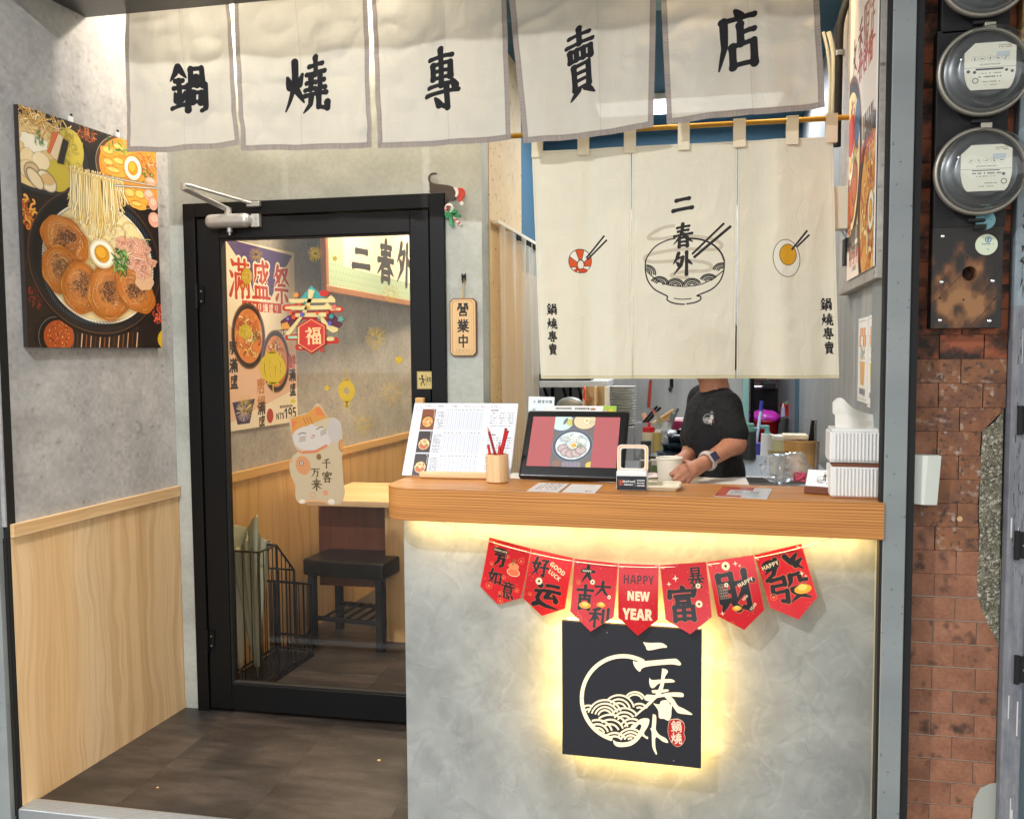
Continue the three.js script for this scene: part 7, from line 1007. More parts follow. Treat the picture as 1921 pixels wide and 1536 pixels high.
{ // umbrella stand of black wire, stepped, with two folded umbrellas
  const t = thing('umbrella_stand', 'stepped black wire umbrella stand inside the door', 'umbrella stand');
  const o = onY(437, 1278, 0.0), m = M.black, rodm = 0.0035; const W = 0.2, Dp = 0.5; // runs along the wall into the depth
  const X = [0, 0.2], steps = [[0, 0.62], [0.14, 0.62], [0.27, 0.50], [0.27, 0.43], [0.46, 0.38]];
  const pt = (x, y, z) => V(x, y, -z);
  for (const x of X) { for (const [z, y] of [[0, 0.62], [0.15, 0.62], [0.30, 0.47], [0.46, 0.36]]) part('post', rod(pt(x, 0, z), pt(x, y, z), 0.006), m, t); part('top_rail', [rod(pt(x, 0.62, 0), pt(x, 0.62, 0.15), 0.005), rod(pt(x, 0.62, 0.15), pt(x, 0.47, 0.30), 0.005), rod(pt(x, 0.41, 0.30), pt(x, 0.36, 0.46), 0.005)], m, t); part('bottom_rail', rod(pt(x, 0.03, 0), pt(x, 0.03, 0.46), 0.006), m, t); for (const [z, y] of [[0.04, 0.62], [0.08, 0.62], [0.115, 0.62], [0.19, 0.58], [0.225, 0.545], [0.26, 0.51], [0.34, 0.4], [0.38, 0.385], [0.42, 0.37]]) part('bar', rod(pt(x, 0.03, z), pt(x, y, z), 0.0026, 6), m, t); }
  for (const [z, y] of [[0, 0.62], [0.15, 0.62], [0.30, 0.47], [0.30, 0.41], [0.46, 0.36], [0.46, 0.1], [0.46, 0.03], [0, 0.03]]) part('cross_rail', rod(pt(0, y, z), pt(0.2, y, z), 0.005), m, t);
  for (let k = 1; k < 5; k++) { part('bar', rod(pt(k * 0.04, 0.03, 0.46), pt(k * 0.04, 0.36, 0.46), 0.0026, 6), m, t); part('bar', rod(pt(k * 0.04, 0.03, 0.30), pt(k * 0.04, 0.47, 0.30), 0.0026, 6), m, t); part('bar', rod(pt(k * 0.04, 0.03, 0), pt(k * 0.04, 0.62, 0), 0.0026, 6), m, t); }
  part('drip_tray', bx(-0.005, 0.205, 0.001, 0.012, -0.465, 0.005), m, t);
  const q = LW.w(1.09, 0, 0.02); t.position.copy(q); t.rotation.y = LW.r - Math.PI / 2; 
  const umb = (lab, x, z, lean, len, col) => { const u = thing('umbrella', lab, 'umbrella', 'folded umbrellas in the wire stand'); const g = new THREE.CylinderGeometry(0.07, 0.01, len, 72, 16), p = g.attributes.position; for (let i = 0; i < p.count; i++) { const a = Math.atan2(p.getZ(i), p.getX(i)), v = p.getY(i) / len + 0.5, k = 1 + 0.38 * Math.sin(a * 9 + v * 4) * (0.3 + 0.7 * v) + 0.16 * Math.sin(a * 2 + 1 + v * 3) + 0.3 * (fbm((a / 6.2832 + 1) % 1, v * 0.95, 9, 5, 3, 520 + len * 10) - 0.5); p.setXYZ(i, p.getX(i) * k, p.getY(i) + (v > 0.98 ? 0.06 * Math.sin(a * 3 + 0.6) + 0.03 * Math.sin(a * 7) : 0), p.getZ(i) * k); } g.computeVertexNormals(); g.translate(0, len / 2 + 0.06, 0); part('canopy', g, mat(col, 0.6, { side: THREE.DoubleSide }), u); part('tip', cyl(0.006, 0.003, 0.08, 0, 0.045, 0, 10), M.steel, u); for (let k = 0; k < 4; k++) { const a = k * 1.57 + 0.4; part('rib_end', rod(V(Math.cos(a) * 0.05, len + 0.05, Math.sin(a) * 0.05), V(Math.cos(a) * 0.055, len + 0.1, Math.sin(a) * 0.055), 0.0018, 6), M.steel, u); } u.position.copy(t.position).add(V(x, 0.012, z).applyAxisAngle(V(0, 1, 0), t.rotation.y)); u.rotation.set(lean[0], t.rotation.y, lean[1]); };
  umb('folded grey-green umbrella leaning upright in the wire stand', 0.125, -0.09, [0.0, 0.05], 0.6, 0x9a9c80); umb('folded pale umbrella behind the grey-green one in the stand', 0.06, -0.06, [0.02, 0.1], 0.55, 0xc2bfa4);
}
// ---------------------------------------------------------------- kitchen
{
  const t = thing('kitchen_worktop', 'stainless kitchen worktop along the grey back wall', 'worktop'); part('top', rbx(-0.82, 0.30, 0.875, 0.91, -5.14, -4.0, 0.004), M.steel, t); part('cabinet', bx(-0.80, 0.28, 0.0, 0.874, -5.13, -4.06), mat(0x7c8082, 0.5, { metalness: 0.3 }), t);
  const ps = thing('prep_shelf', 'white prep shelf just behind the counter top', 'shelf'); part('board', rbx(-0.6, 0.2, 1.035, 1.062, -3.02, -2.765, 0.003), M.white, ps); part('leg', bx(-0.58, -0.54, 0, 1.034, -3.0, -2.96), M.steel, ps); part('leg', bx(0.12, 0.16, 0, 1.034, -3.0, -2.96), M.steel, ps);
  const st = thing('side_cabinet', 'low white cabinet against the right wall beside the curtain', 'cabinet'); part('carcass', rbx(0.22, 0.535, 0, 1.0, -4.0, -3.35, 0.004), M.white, st); part('top', rbx(0.215, 0.54, 1.0, 1.02, -4.01, -3.34, 0.003), M.steel, st);
  const sh = thing('wall_shelf', 'white kitchen wall shelf on black brackets over the plates', 'shelf'); const a = K(1012, 718, -4.75), b = K(1140, 722, -4.75); part('board', rbx(a.x, b.x, a.y - 0.025, a.y + 0.01, -5.145, -4.75, 0.002), M.white, sh); for (const px of [1020, 1056, 1085]) { const q = K(px, 735, -4.8); part('bracket', [bx(q.x - 0.008, q.x + 0.008, a.y - 0.2, a.y - 0.026, -5.146, -5.12), bar(V(q.x, a.y - 0.19, -5.12), V(q.x, a.y - 0.03, -4.82), 0.014, 0.014)], M.black, sh); }
  const bs = thing('black_tray', 'black tray on the kitchen wall shelf', 'tray'); const q2 = K(1060, 712, -4.85); part('tray', rbox(0.3, 0.03, 0.2, 0.006, 0, 0, 0), mat(0x1a1614, 0.4), bs); part('lip', rbox(0.31, 0.008, 0.21, 0.003, 0.0, 0.016, 0), mat(0x3a1c14, 0.4), bs); bs.position.set(q2.x, a.y + 0.026, -4.87);
  const dish = (n, lab, cat, px, py, z, prof, m, sc = 1, y) => { const o = solo(n, lathe(prof.map(([r, h]) => [r * sc, h * sc]), 36), m, lab, cat); o.position.copy(K(px, py, z)); if (y !== undefined) o.position.y = y; return o; };
  { const p0 = thing('plate_stack', 'stack of pale plates on the kitchen worktop', 'plates'); const c = K(1168, 800, -4.5); for (let k = 0; k < 14; k++) part('plate', lathe([[0.001, 0], [0.05, 0], [0.068, 0.008], [0.069, 0.0105], [0.05, 0.004], [0.001, 0.003]], 32).translate(0, 0.2 + k * 0.0145, 0), mat(0xd2cfc2, 0.4), p0); part('stand', rbox(0.13, 0.198, 0.13, 0.004, 0, 0.1, 0), M.steel, p0); p0.position.set(c.x, 0.911, -4.5); }
  { const d = thing('domed_cover', 'rounded grey steel lid standing behind the paper note', 'lid'); const c = K(1070, 765, -4.4); part('dome', new THREE.SphereGeometry(0.075, 28, 16).scale(1, 0.75, 0.4), mat(0xa8a89c, 0.4, { metalness: 0.5 }), d); part('knob', cyl(0.01, 0.01, 0.02, 0, 0.0, 0.04, 14), M.black, d); d.position.set(c.x, c.y, -4.4); solo('lid_rack', rbox(0.2, c.y - 0.97, 0.12, 0.004, 0, 0, 0), M.steel, 'steel box under the rounded lid', 'box').position.set(c.x, 0.911 + (c.y - 0.97) / 2, -4.4); }
  { const f = thing('acrylic_box', 'clear box with wooden slats and a red ribbon behind the screen', 'box'); const c0 = K(1093, 722, -4.3), c1 = K(1142, 780, -4.3); const w = c1.x - c0.x, h = c0.y - 0.92; part('slat', uvm(bx(0.0, 0.008, 0, h, -0.08, 0.0), 0.3), M.oak, f); part('slat', uvm(bx(w * 0.45, w * 0.45 + 0.008, 0, h, -0.08, 0), 0.3), M.oak, f); part('slat', uvm(bx(w - 0.02, w, 0, h, -0.08, 0), 0.3), M.cream, f); part('panel', bx(0.008, w - 0.02, 0, h, -0.09, -0.08), mat(0xb59a6a, 0.6), f); part('ribbon', tube([V(0.004, h, 0.006), V(0.012, h - 0.02, 0.01), V(0.008, h - 0.05, 0.01), V(0.028, h - 0.07, 0.008)], 0.006, 14, 6), mat(0xd9402a, 0.5), f); f.position.set(c0.x, 0.911, -4.3); }
  { const u = thing('utensil_box', 'steel box of ladles with black and wooden handles in the kitchen', 'utensil box'); const c = K(1215, 800, -4.1), y = 0.911, h = c.y + 0.02 - y; part('box', bx(-0.05, 0.05, 0, h, -0.05, 0.05), M.steel, u); const H = (ax, az, bx2, by, bz, r, m) => part('handle', rod(V(ax, h - 0.02, az), V(bx2, h + by, bz), r), m, u); H(-0.02, 0, 0.06, 0.07, 0.02, 0.006, M.black); H(-0.035, 0.01, 0.045, 0.075, 0.03, 0.006, M.black); H(0, 0.01, 0.12, 0.06, 0.02, 0.007, M.oak); H(0.01, -0.01, 0.115, 0.045, 0, 0.007, M.oak); H(0.02, 0, 0.11, 0.03, 0.02, 0.006, M.oakwarm); H(0, -0.02, -0.02, 0.04, -0.02, 0.012, mat(0xd8a890, 0.5)); u.position.set(c.x, y, -4.1); }
  { const u = thing('tongs_cup', 'steel cup holding silver tongs beside the utensil box', 'utensils'); const c = K(1249, 815, -4.05), y = 0.911, h = Math.max(0.05, c.y - y + 0.02); part('cup', cyl(0.042, 0.038, h, 0, h / 2, 0), M.steel, u); for (const [x, b] of [[-0.06, 0.1], [-0.04, 0.085], [0.055, 0.1], [0.03, 0.08]]) part('tongs', bar(V(0, h - 0.03, 0), V(x, h + b, 0.01), 0.012, 0.004), M.chrome, u); u.position.set(c.x, y, -4.05); }
  { const b = thing('sauce_bottle', 'cream squeeze bottle with a red cap on the kitchen worktop', 'bottle'); const c = K(1217, 850, -3.75); part('body', cyl(0.026, 0.026, 0.09, 0, 0.045, 0), mat(0xd8cfb4, 0.4), b); part('cap', [cyl(0.024, 0.026, 0.022, 0, 0.101, 0), cyl(0.004, 0.008, 0.022, 0.002, 0.122, 0, 12)], mat(0xc81c24, 0.4), b); b.position.copy(c); const b2 = thing('sauce_bottle', 'mustard-coloured sauce bottle next to the red-capped one', 'bottle'); const c2 = K(1234, 849, -3.72); part('body', cyl(0.016, 0.016, 0.085, 0, 0.0425, 0), mat(0xb8a860, 0.35), b2); part('cap', cyl(0.01, 0.014, 0.012, 0, 0.091, 0), M.white, b2); b2.position.copy(c2); const j = thing('spice_jar', 'glass spice jar with a striped lid before the red-capped bottle', 'jar'); const c3 = K(1212, 860, -3.6); part('glass', cyl(0.021, 0.021, 0.055, 0, 0.0275, 0), mat(0x7a7e74, 0.2), j); part('lid', cyl(0.022, 0.022, 0.016, 0, 0.064, 0), mat(0x2f3436, 0.4), j); j.position.copy(c3); const bs2 = solo('bottle_rack', rbox(0.2, 0.05, 0.3, 0.004), M.steel, 'low steel rack under the sauce bottles', 'rack'); bs2.position.set((c.x + c2.x) / 2 + 0.05, Math.min(c.y, c2.y, c3.y) - 0.026, -3.72); solo('rack_table', rbx(-0.32, 0.22, 0, Math.min(c.y, c2.y, c3.y) - 0.052, -3.95, -3.45, 0.004), M.steel, 'steel table under the sauce rack', 'table'); }
  dish('mixing_bowl', 'pink and white mixing bowl behind the server', 'bowl', 1288, 812, -4.2, [[0.001, 0], [0.06, 0.002], [0.085, 0.05], [0.094, 0.055], [0.096, 0.062], [0.086, 0.06], [0.07, 0.02], [0.001, 0.012]], mat(0xd23a78, 0.35)); { const c = K(1288, 812, -4.2); solo('bowl_stand', rbx(c.x - 0.08, c.x + 0.08, 0.911, c.y - 0.001, -4.28, -4.12, 0.004), M.steel, 'steel block under the pink bowl', 'block'); const r = solo('bowl_liner', lathe([[0.095, 0.06], [0.098, 0.066], [0.09, 0.066], [0.07, 0.03], [0.001, 0.02]], 36), M.white, 'white inner bowl set in the pink bowl', 'bowl'); r.position.copy(c); }
  for (let k = 0; k < 3; k++) { const p = thing('lidded_pan', ['dark blue lidded pan at the foot of the pile beside the server', 'dark blue lidded pan in the middle of the pile beside the server', 'small dark blue lidded pan topping the pile beside the server'][k], 'pan', 'dark pans beside the server'); part('pan', lathe([[0.001, 0], [0.055 - k * 0.008, 0], [0.062 - k * 0.008, 0.02], [0.066 - k * 0.008, 0.022], [0.04, 0.03], [0.001, 0.032]], 32), mat(0x1c2c38, 0.25), p); part('knob', cyl(0.01, 0.008, 0.014, 0, 0.038, 0, 14), M.black, p); const c = K(1262 + k * 6, 858 - k * 15, -3.4); p.position.copy(c); if (!k) solo('pan_shelf', rbox(0.18, 0.02, 0.16, 0.004, c.x, c.y - 0.011, c.z), M.steel, 'small steel shelf under the dark pans', 'shelf'), solo('shelf_leg', bx(c.x - 0.02, c.x + 0.02, 0, c.y - 0.022, c.z - 0.02, c.z + 0.02), M.steel, 'steel leg carrying the pan shelf', 'leg'); }
  { const c = thing('hanging_chopsticks', 'pair of red chopsticks hanging on the grey kitchen wall', 'chopsticks'); for (const [a2, b2] of [[[1222, 712], [1218, 765]], [[1220, 714], [1216, 764]]]) part('chopstick', rod(K(...a2, -5.1), K(...b2, -5.1), 0.006), mat(0xa83818, 0.5), c); const q = K(1221, 710, -5.12); part('peg', cyl(0.006, 0.006, 0.06, 0, 0, 0, 10).rotateX(Math.PI / 2).translate(q.x, q.y, -5.12), M.steel, c); const h = thing('coat_hook', 'black hook on the grey kitchen wall', 'hook'); const z = -5.12, p = K(1260, 718, z); part('plate', rbox(0.02, 0.06, 0.01, 0.002, p.x, p.y, -5.144), M.black, h); part('hook', tube([V(p.x, p.y - 0.02, -5.14), V(p.x - 0.006, p.y - 0.05, -5.11), V(p.x - 0.014, p.y - 0.03, -5.09)], 0.005, 12, 6), M.black, h); }
  { const c = thing('topping_jar', 'clear tub of pickled greens behind the plastic bag', 'tub'); const p = K(1474, 866, -3.45); part('tub', cyl(0.033, 0.03, 0.085, 0, 0.0425, 0), mat(0xd8d8b0, 0.2, { transmission: 0.25, thickness: 0 }), c); part('filling', cyl(0.029, 0.027, 0.05, 0, 0.028, 0), tmat(T.grime, 0.5, { color: 0xcfd070 }), c); part('rim', cyl(0.035, 0.034, 0.01, 0, 0.09, 0), M.white, c); c.position.set(p.x, 1.021, p.z); c.scale.setScalar(Math.max(0.8, (p.y + 0.085 - 1.021) / 0.085)); const d = thing('topping_jar', 'clear tub of orange topping with a black spoon behind the bag', 'tub'); const p2 = K(1502, 866, -3.43); part('tub', cyl(0.046, 0.042, 0.085, 0, 0.0425, 0), mat(0xe0b070, 0.2, { transmission: 0.25, thickness: 0 }), d); part('filling', cyl(0.042, 0.039, 0.05, 0, 0.028, 0), tmat(T.brick[0], 0.5, { color: 0xffc080 }), d); part('spoon', rod(V(0.02, 0.06, 0.01), V(0.03, 0.135, 0.01), 0.007), M.black, d); part('lid', rbox(0.06, 0.012, 0.05, 0.003, -0.014, 0.094, 0), M.cream, d); d.position.set(p2.x, 1.021, p2.z); d.scale.copy(c.scale); const g = solo('splash_guard', rbox(0.004, 0.2, 0.3, 0.001), mat(0xb8bcc0, 0.1, { transmission: 0.6, thickness: 0 }), 'clear upright splash guard beside the tubs', 'guard'); const p3 = K(1521, 850, -3.5); g.position.set(p3.x, 1.122, -3.5); }
  { const c = thing('soup_urn', 'dark steel soup urn standing behind the server', 'urn'); const p = K(1404, 800, -3.9); part('body', cyl(0.035, 0.035, p.y - 0.02, 0, (p.y - 0.02) / 2, 0), mat(0x55585a, 0.3, { metalness: 0.8 }), c); part('lid', [cyl(0.038, 0.038, 0.015, 0, p.y - 0.012, 0), rbox(0.05, 0.02, 0.03, 0.004, 0.0, p.y + 0.004, 0)], M.teal, c); c.position.set(p.x, 0, -3.9); }
}
{ // more working clutter behind the counter
  const pr = (n, lab, cat, px, py, z, prof, m) => { const o = solo(n, lathe(prof, 28), m, lab, cat); o.position.copy(K(px, py, z)); return o; };
  const clear = mat(0xdfe6e6, 0.12, { transmission: 0.6, thickness: 0 }), cupP = [[0.001, 0], [0.026, 0], [0.034, 0.09], [0.036, 0.092], [0.033, 0.09], [0.025, 0.004], [0.001, 0.004]];
  const sv = thing('sauce_carton', 'white carton with a green label beside the black pan pile', 'carton'); const a = K(1232, 884, -3.0); part('box', rbox(0.04, 0.062, 0.04, 0.003, 0, 0.031, 0), mat(0xd8d6cc, 0.5), sv); part('label', box(0.036, 0.03, 0.001, 0, 0.028, 0.0206), mat(0x6a8a58, 0.6), sv); sv.position.set(a.x, 1.0625, -2.97);
  const ph = thing('photo_stand', 'small leaning photo stand beside the payment stand', 'stand'); const b = K(1210, 872, -2.9); part('frame', rbox(0.045, 0.062, 0.006, 0.002, 0, 0.031, 0), mat(0xb8bab8, 0.3, { metalness: 0.6 }), ph); part('card', box(0.037, 0.053, 0.001, 0, 0.031, 0.0036), mat(0x6c7668, 0.6), ph); ph.position.set(b.x, 1.0625, -2.93); ph.rotation.set(-0.2, 0.5, 0);
  const dc = thing('dark_pitcher', 'dark glass pitcher behind the payment frame', 'pitcher'); const d = K(1226, 862, -3.0); part('body', lathe([[0.001, 0], [0.024, 0], [0.03, 0.03], [0.022, 0.058], [0.026, 0.066]], 28), mat(0x2a2622, 0.2), dc); part('handle', tube([V(0.024, 0.05, 0), V(0.044, 0.045, 0), V(0.04, 0.02, 0), V(0.028, 0.018, 0)], 0.003, 14, 6), mat(0x2a2622, 0.2), dc); dc.position.set(d.x - 0.004, 1.0625, -3.0);
  const rg = solo('towel', (() => { const g = new THREE.PlaneGeometry(0.11, 0.08, 18, 12), p = g.attributes.position; for (let i = 0; i < p.count; i++) p.setZ(i, 0.012 + 0.02 * fbm((p.getX(i) + 0.06) * 7 % 1, (p.getY(i) + 0.05) * 8 % 1, 4, 4, 3, 610)); g.rotateX(-Math.PI / 2); g.computeVertexNormals(); return g; })(), mat(0xcfc4c0, 0.9, { side: THREE.DoubleSide }), 'crumpled pale cloth on the prep shelf beside the cup', 'cloth'); const t0 = K(1222, 893, -2.86); rg.position.set(t0.x, 1.06, -2.86);
  const fw = solo('clear_wrap', (() => { const g = new THREE.SphereGeometry(0.05, 26, 18), p = g.attributes.position; for (let i = 0; i < p.count; i++) { const k = 1 + 0.5 * (vn(p.getX(i) * 90 + 50, p.getY(i) * 90 + p.getZ(i) * 60 + 50, 99, 99, 8) - 0.5); p.setXYZ(i, p.getX(i) * k * 1.1, p.getY(i) * k * 0.55, p.getZ(i) * k); } g.computeVertexNormals(); return g; })(), mat(0xdde6ec, 0.2, { transmission: 0.5, thickness: 0 }), 'crumpled clear wrap on the dark pans', 'wrap'); const w0 = K(1277, 818, -3.45); fw.position.copy(w0);
  pr('drink_cup', 'clear drink cup with pale drink behind the plastic bag', 'cup', 1458, 866, -3.4, cupP, mat(0xe2d8b4, 0.2, { transmission: 0.3, thickness: 0 })).position.y = 1.021;
  pr('drink_cup', 'clear empty drink cup between tub and splash guard', 'cup', 1512, 862, -3.6, cupP, clear).position.y = 1.021;
  const sp = thing('spray_bottle', 'white spray bottle with a teal trigger in the doorway', 'bottle'); const s0 = K(1428, 850, -4.7); part('body', cyl(0.03, 0.034, 0.12, 0, 0.06, 0), M.white, sp); part('trigger', [cyl(0.012, 0.016, 0.03, 0, 0.135, 0), rbox(0.05, 0.018, 0.02, 0.004, -0.014, 0.155, 0)], M.teal, sp); const st2 = solo('step_stool', rbx(s0.x - 0.08, s0.x + 0.1, 0, s0.y - 0.02, -4.8, -4.6, 0.004), M.grey, 'grey stool under the white spray bottle', 'stool'); sp.position.set(s0.x + 0.03, s0.y - 0.019, -4.7);
}
{ // back room seen through the opening
  const j = thing('door_jamb', 'teal painted jamb of the opening to the back room', 'door frame'); const a = K(1393, 760, -5.145).x, b = K(1405, 760, -5.145).x; part('jamb', rbx(a, b, 0, 2.3, -5.29, -5.12, 0.004), mat(0x86b0a8, 0.5), j); part('jamb', rbx(K(1497, 760, -5.145).x, K(1501, 760, -5.145).x, 0, 2.3, -5.29, -5.12, 0.002), mat(0x4a6470, 0.5), j); part('head', rbx(a, K(1501, 760, -5.145).x, 2.3, 2.36, -5.29, -5.12, 0.003), mat(0x86b0a8, 0.5), j);
  const w = thing('brick_wall', 'dim grey brick wall at the end of the back room', 'wall'), z = -7.2; part('core', bx(0.1, 1.3, 0, 2.7, z - 0.1, z), mat(0xa8a6a0, 0.9), w); const bmats = [mat(0x8a6a60, 0.85), mat(0x94776c, 0.85), mat(0x806058, 0.85)]; const y0 = 0.95; for (let r = 0; r < 16; r++) for (let k = 0; k < 5; k++) { const x = 0.2 + k * 0.22 + (r % 2) * 0.11; part('brick', bx(x, x + 0.21, y0 + r * 0.075, y0 + r * 0.075 + 0.066, z, z + 0.008 + rr(0, 0.006)), bmats[Math.floor(rnd() * 3)], w); }
  const Z = -6.0; const rk = thing('storage_rack', 'black wire storage rack holding the red bin and crate', 'rack'); const l = K(1404, 800, Z - 0.2).x, r2 = K(1500, 800, Z - 0.2).x + 0.02, ys = [0.25, 0.72, K(1480, 779, Z).y]; for (const x of [l, r2]) for (const z2 of [Z - 0.35, Z + 0.15]) part('post', rod(V(x, 0, z2), V(x, 1.5, z2), 0.012), M.black, rk); part('shelf', bx(l, r2, ys[0] - 0.01, ys[0], Z - 0.35, Z + 0.15), M.black, rk); part('shelf', bx(l, r2, ys[1] - 0.01, ys[1], Z - 0.35, Z + 0.15), M.black, rk); part('shelf', bx(K(1462, 779, Z).x, r2, ys[2] - 0.012, ys[2], Z - 0.3, Z + 0.12), M.chrome, rk);
  const bn = thing('red_bin', 'tall red plastic bin lined with a magenta bag in the back room', 'bin'); const c = K(1434, 800, Z), top = K(1434, 788, Z).y, h = top - 0.721; part('bin', lathe([[0.001, 0], [0.078, 0], [0.098, h - 0.02], [0.106, h - 0.015], [0.106, h], [0.094, h], [0.075, 0.02], [0.001, 0.02]], 36), mat(0xb0121c, 0.4), bn); const bg = new THREE.SphereGeometry(0.1, 30, 18), bp = bg.attributes.position; for (let i = 0; i < bp.count; i++) { const k = 1 + 0.22 * (vn(bp.getX(i) * 40 + 50, bp.getY(i) * 40 + bp.getZ(i) * 30 + 50, 99, 99, 3) - 0.5); bp.setXYZ(i, bp.getX(i) * k * 1.05, Math.max(-0.02, bp.getY(i)) * k * 0.62, bp.getZ(i) * k * 1.05); } bg.computeVertexNormals(); part('liner', bg.translate(0, h + 0.004, 0), mat(0xb02a98, 0.35), bn); bn.position.set(c.x, 0.721, Z - 0.05);
  const cr = thing('red_crate', 'small red plastic crate on the upper rack shelf', 'crate'); const c1 = K(1464, 757, Z), c2 = K(1497, 778, Z); const cw = c2.x - c1.x, chh = c1.y - ys[2]; part('body', [bx(0.004, cw - 0.004, 0, chh, -0.14, 0)], mat(0xb4141c, 0.45), cr); part('rim', rbx(0, cw, chh - 0.012, chh, -0.145, 0.005, 0.003), mat(0xc01c22, 0.45), cr); cr.position.set(c1.x, ys[2] + 0.001, Z + 0.08); { const tp = K(1480, 752, Z); const s = solo('crate_contents', new THREE.SphereGeometry(0.04, 16, 10).scale(1, 0.5, 1), mat(0x4a5a3c, 0.7), 'green bundle lying in the small red crate', 'bundle'); s.position.set(tp.x, ys[2] + chh, Z + 0.02); }
  { const bt = thing('coffee_machine', 'dark machine on the back rack above the magenta bag', 'machine'); const q = K(1435, 750, -6.25); part('body', rbox(0.16, 0.17, 0.14, 0.01, 0, 0, 0), M.black, bt); part('head', rbox(0.09, 0.05, 0.16, 0.01, 0.02, 0.1, 0.01), M.blackmatt, bt); part('pipe', rod(V(-0.1, 0.09, 0.06), V(0.02, 0.09, 0.06), 0.012), M.steel, bt); bt.position.set(q.x, q.y, -6.25); solo('machine_shelf', bx(q.x - 0.14, q.x + 0.12, q.y - 0.1, q.y - 0.0855, -6.36, -6.15), M.black, 'black shelf under the dark machine', 'shelf'); const wb = thing('cleaner_bottle', 'pale blue cleaner bottle beside the red crate', 'bottle'); const p = K(1458, 778, Z); part('body', cyl(0.012, 0.014, 0.06, 0, 0.03, 0), mat(0xb8c8dc, 0.3), wb); part('cap', cyl(0.005, 0.006, 0.022, 0, 0.07, 0, 12), M.white, wb); wb.position.set(K(1466, 778, Z).x, ys[2] + 0.001, Z + 0.1); const pt = thing('steel_pot', 'blue-grey steel pot low on the rack behind the tubs', 'pot'); const pp = K(1483, 822, Z); part('pot', cyl(0.06, 0.06, 0.09, 0, 0.045, 0), mat(0x6a8494, 0.3, { metalness: 0.7 }), pt); part('lid', lathe([[0.062, 0], [0.04, 0.012], [0.008, 0.016], [0.008, 0.03], [0.001, 0.031]], 28).translate(0, 0.09, 0), M.steel, pt); pt.position.set(pp.x, 0.721, Z + 0.02); }
  const mp = thing('mop', 'blue and white mop handle leaning in the back-room doorway', 'mop'); part('handle', rod(K(1418, 838, -5.0), K(1429, 762, -5.05), 0.009), mat(0xb8c4dc, 0.4), mp); part('grip', rod(K(1427.5, 772, -5.045), K(1429.5, 752, -5.055), 0.0105), mat(0x3a3a9a, 0.4), mp); const f = K(1418, 838, -5.0); part('shaft', rod(f, V(f.x - 0.02, 0.06, -4.9), 0.009), mat(0xb8c4dc, 0.4), mp); part('head', rbox(0.12, 0.06, 0.06, 0.01, f.x - 0.02, 0.03, -4.9), mat(0x8a92a0, 0.8), mp);
  const dp = thing('dustpan', 'blue plastic long dustpan standing in the back-room doorway', 'dustpan'); const d0 = K(1424, 862, -4.85); part('pan', extr([[-0.03, -0.1], [0.03, -0.1], [0.042, 0.06], [0.03, 0.09], [-0.016, 0.09], [-0.03, 0.03]], 0.05, 0.003), mat(0x3c38a0, 0.4), dp); part('shaft', rod(V(0, -0.1, 0.02), V(0, -d0.y + 0.001, 0.02), 0.012), mat(0x3c38a0, 0.4), dp); part('clip', rbox(0.02, 0.08, 0.02, 0.003, 0.045, 0.04, 0.02), mat(0x8ab0c4, 0.4), dp); dp.position.copy(d0);
}
// ---------------------------------------------------------------- the server behind the counter
stage('person');
function sdfMesh(bones, center, half, res, k = 0.02) {
  const mc = new MarchingCubes(res, new THREE.MeshBasicMaterial(), false, false, 400000); mc.isolation = 0;
  const n = res, h = n / 2;
  for (let z = 0; z < n; z++) for (let y = 0; y < n; y++) for (let x = 0; x < n; x++) {
    const px = center.x + (x - h) / h * half, py = center.y + (y - h) / h * half, pz = center.z + (z - h) / h * half;
    let d = 1;
    for (const b of bones) {
      const [A, B, ra, rb, sz] = b; const bx0 = B.x - A.x, by0 = B.y - A.y, bz0 = (B.z - A.z); let ax = px - A.x, ay = py - A.y, az = pz - A.z;
      const L = bx0 * bx0 + by0 * by0 + bz0 * bz0; const t = L > 0 ? clamp((ax * bx0 + ay * by0 + az * bz0) / L) : 0;
      ax -= bx0 * t; ay -= by0 * t; az -= bz0 * t; let q = Math.sqrt(ax * ax + ay * ay + az * az) - lerp(ra, rb, t);
      const hh = clamp(0.5 + 0.5 * (q - d) / k); d = lerp(q, d, hh) - k * hh * (1 - hh);
    }
    mc.field[x + y * n + z * n * n] = -d;
  }
  mc.update();
  const c = mc.count, g = new THREE.BufferGeometry(), p = new Float32Array(mc.positionArray.slice(0, c * 3)), nn = new Float32Array(mc.normalArray.slice(0, c * 3));
  for (let i = 0; i < c; i++) { p[3 * i] = p[3 * i] * half + center.x; p[3 * i + 1] = p[3 * i + 1] * half + center.y; p[3 * i + 2] = p[3 * i + 2] * half + center.z; }
  g.setAttribute('position', new THREE.BufferAttribute(p, 3)); g.setAttribute('normal', new THREE.BufferAttribute(nn, 3)); return g;
}
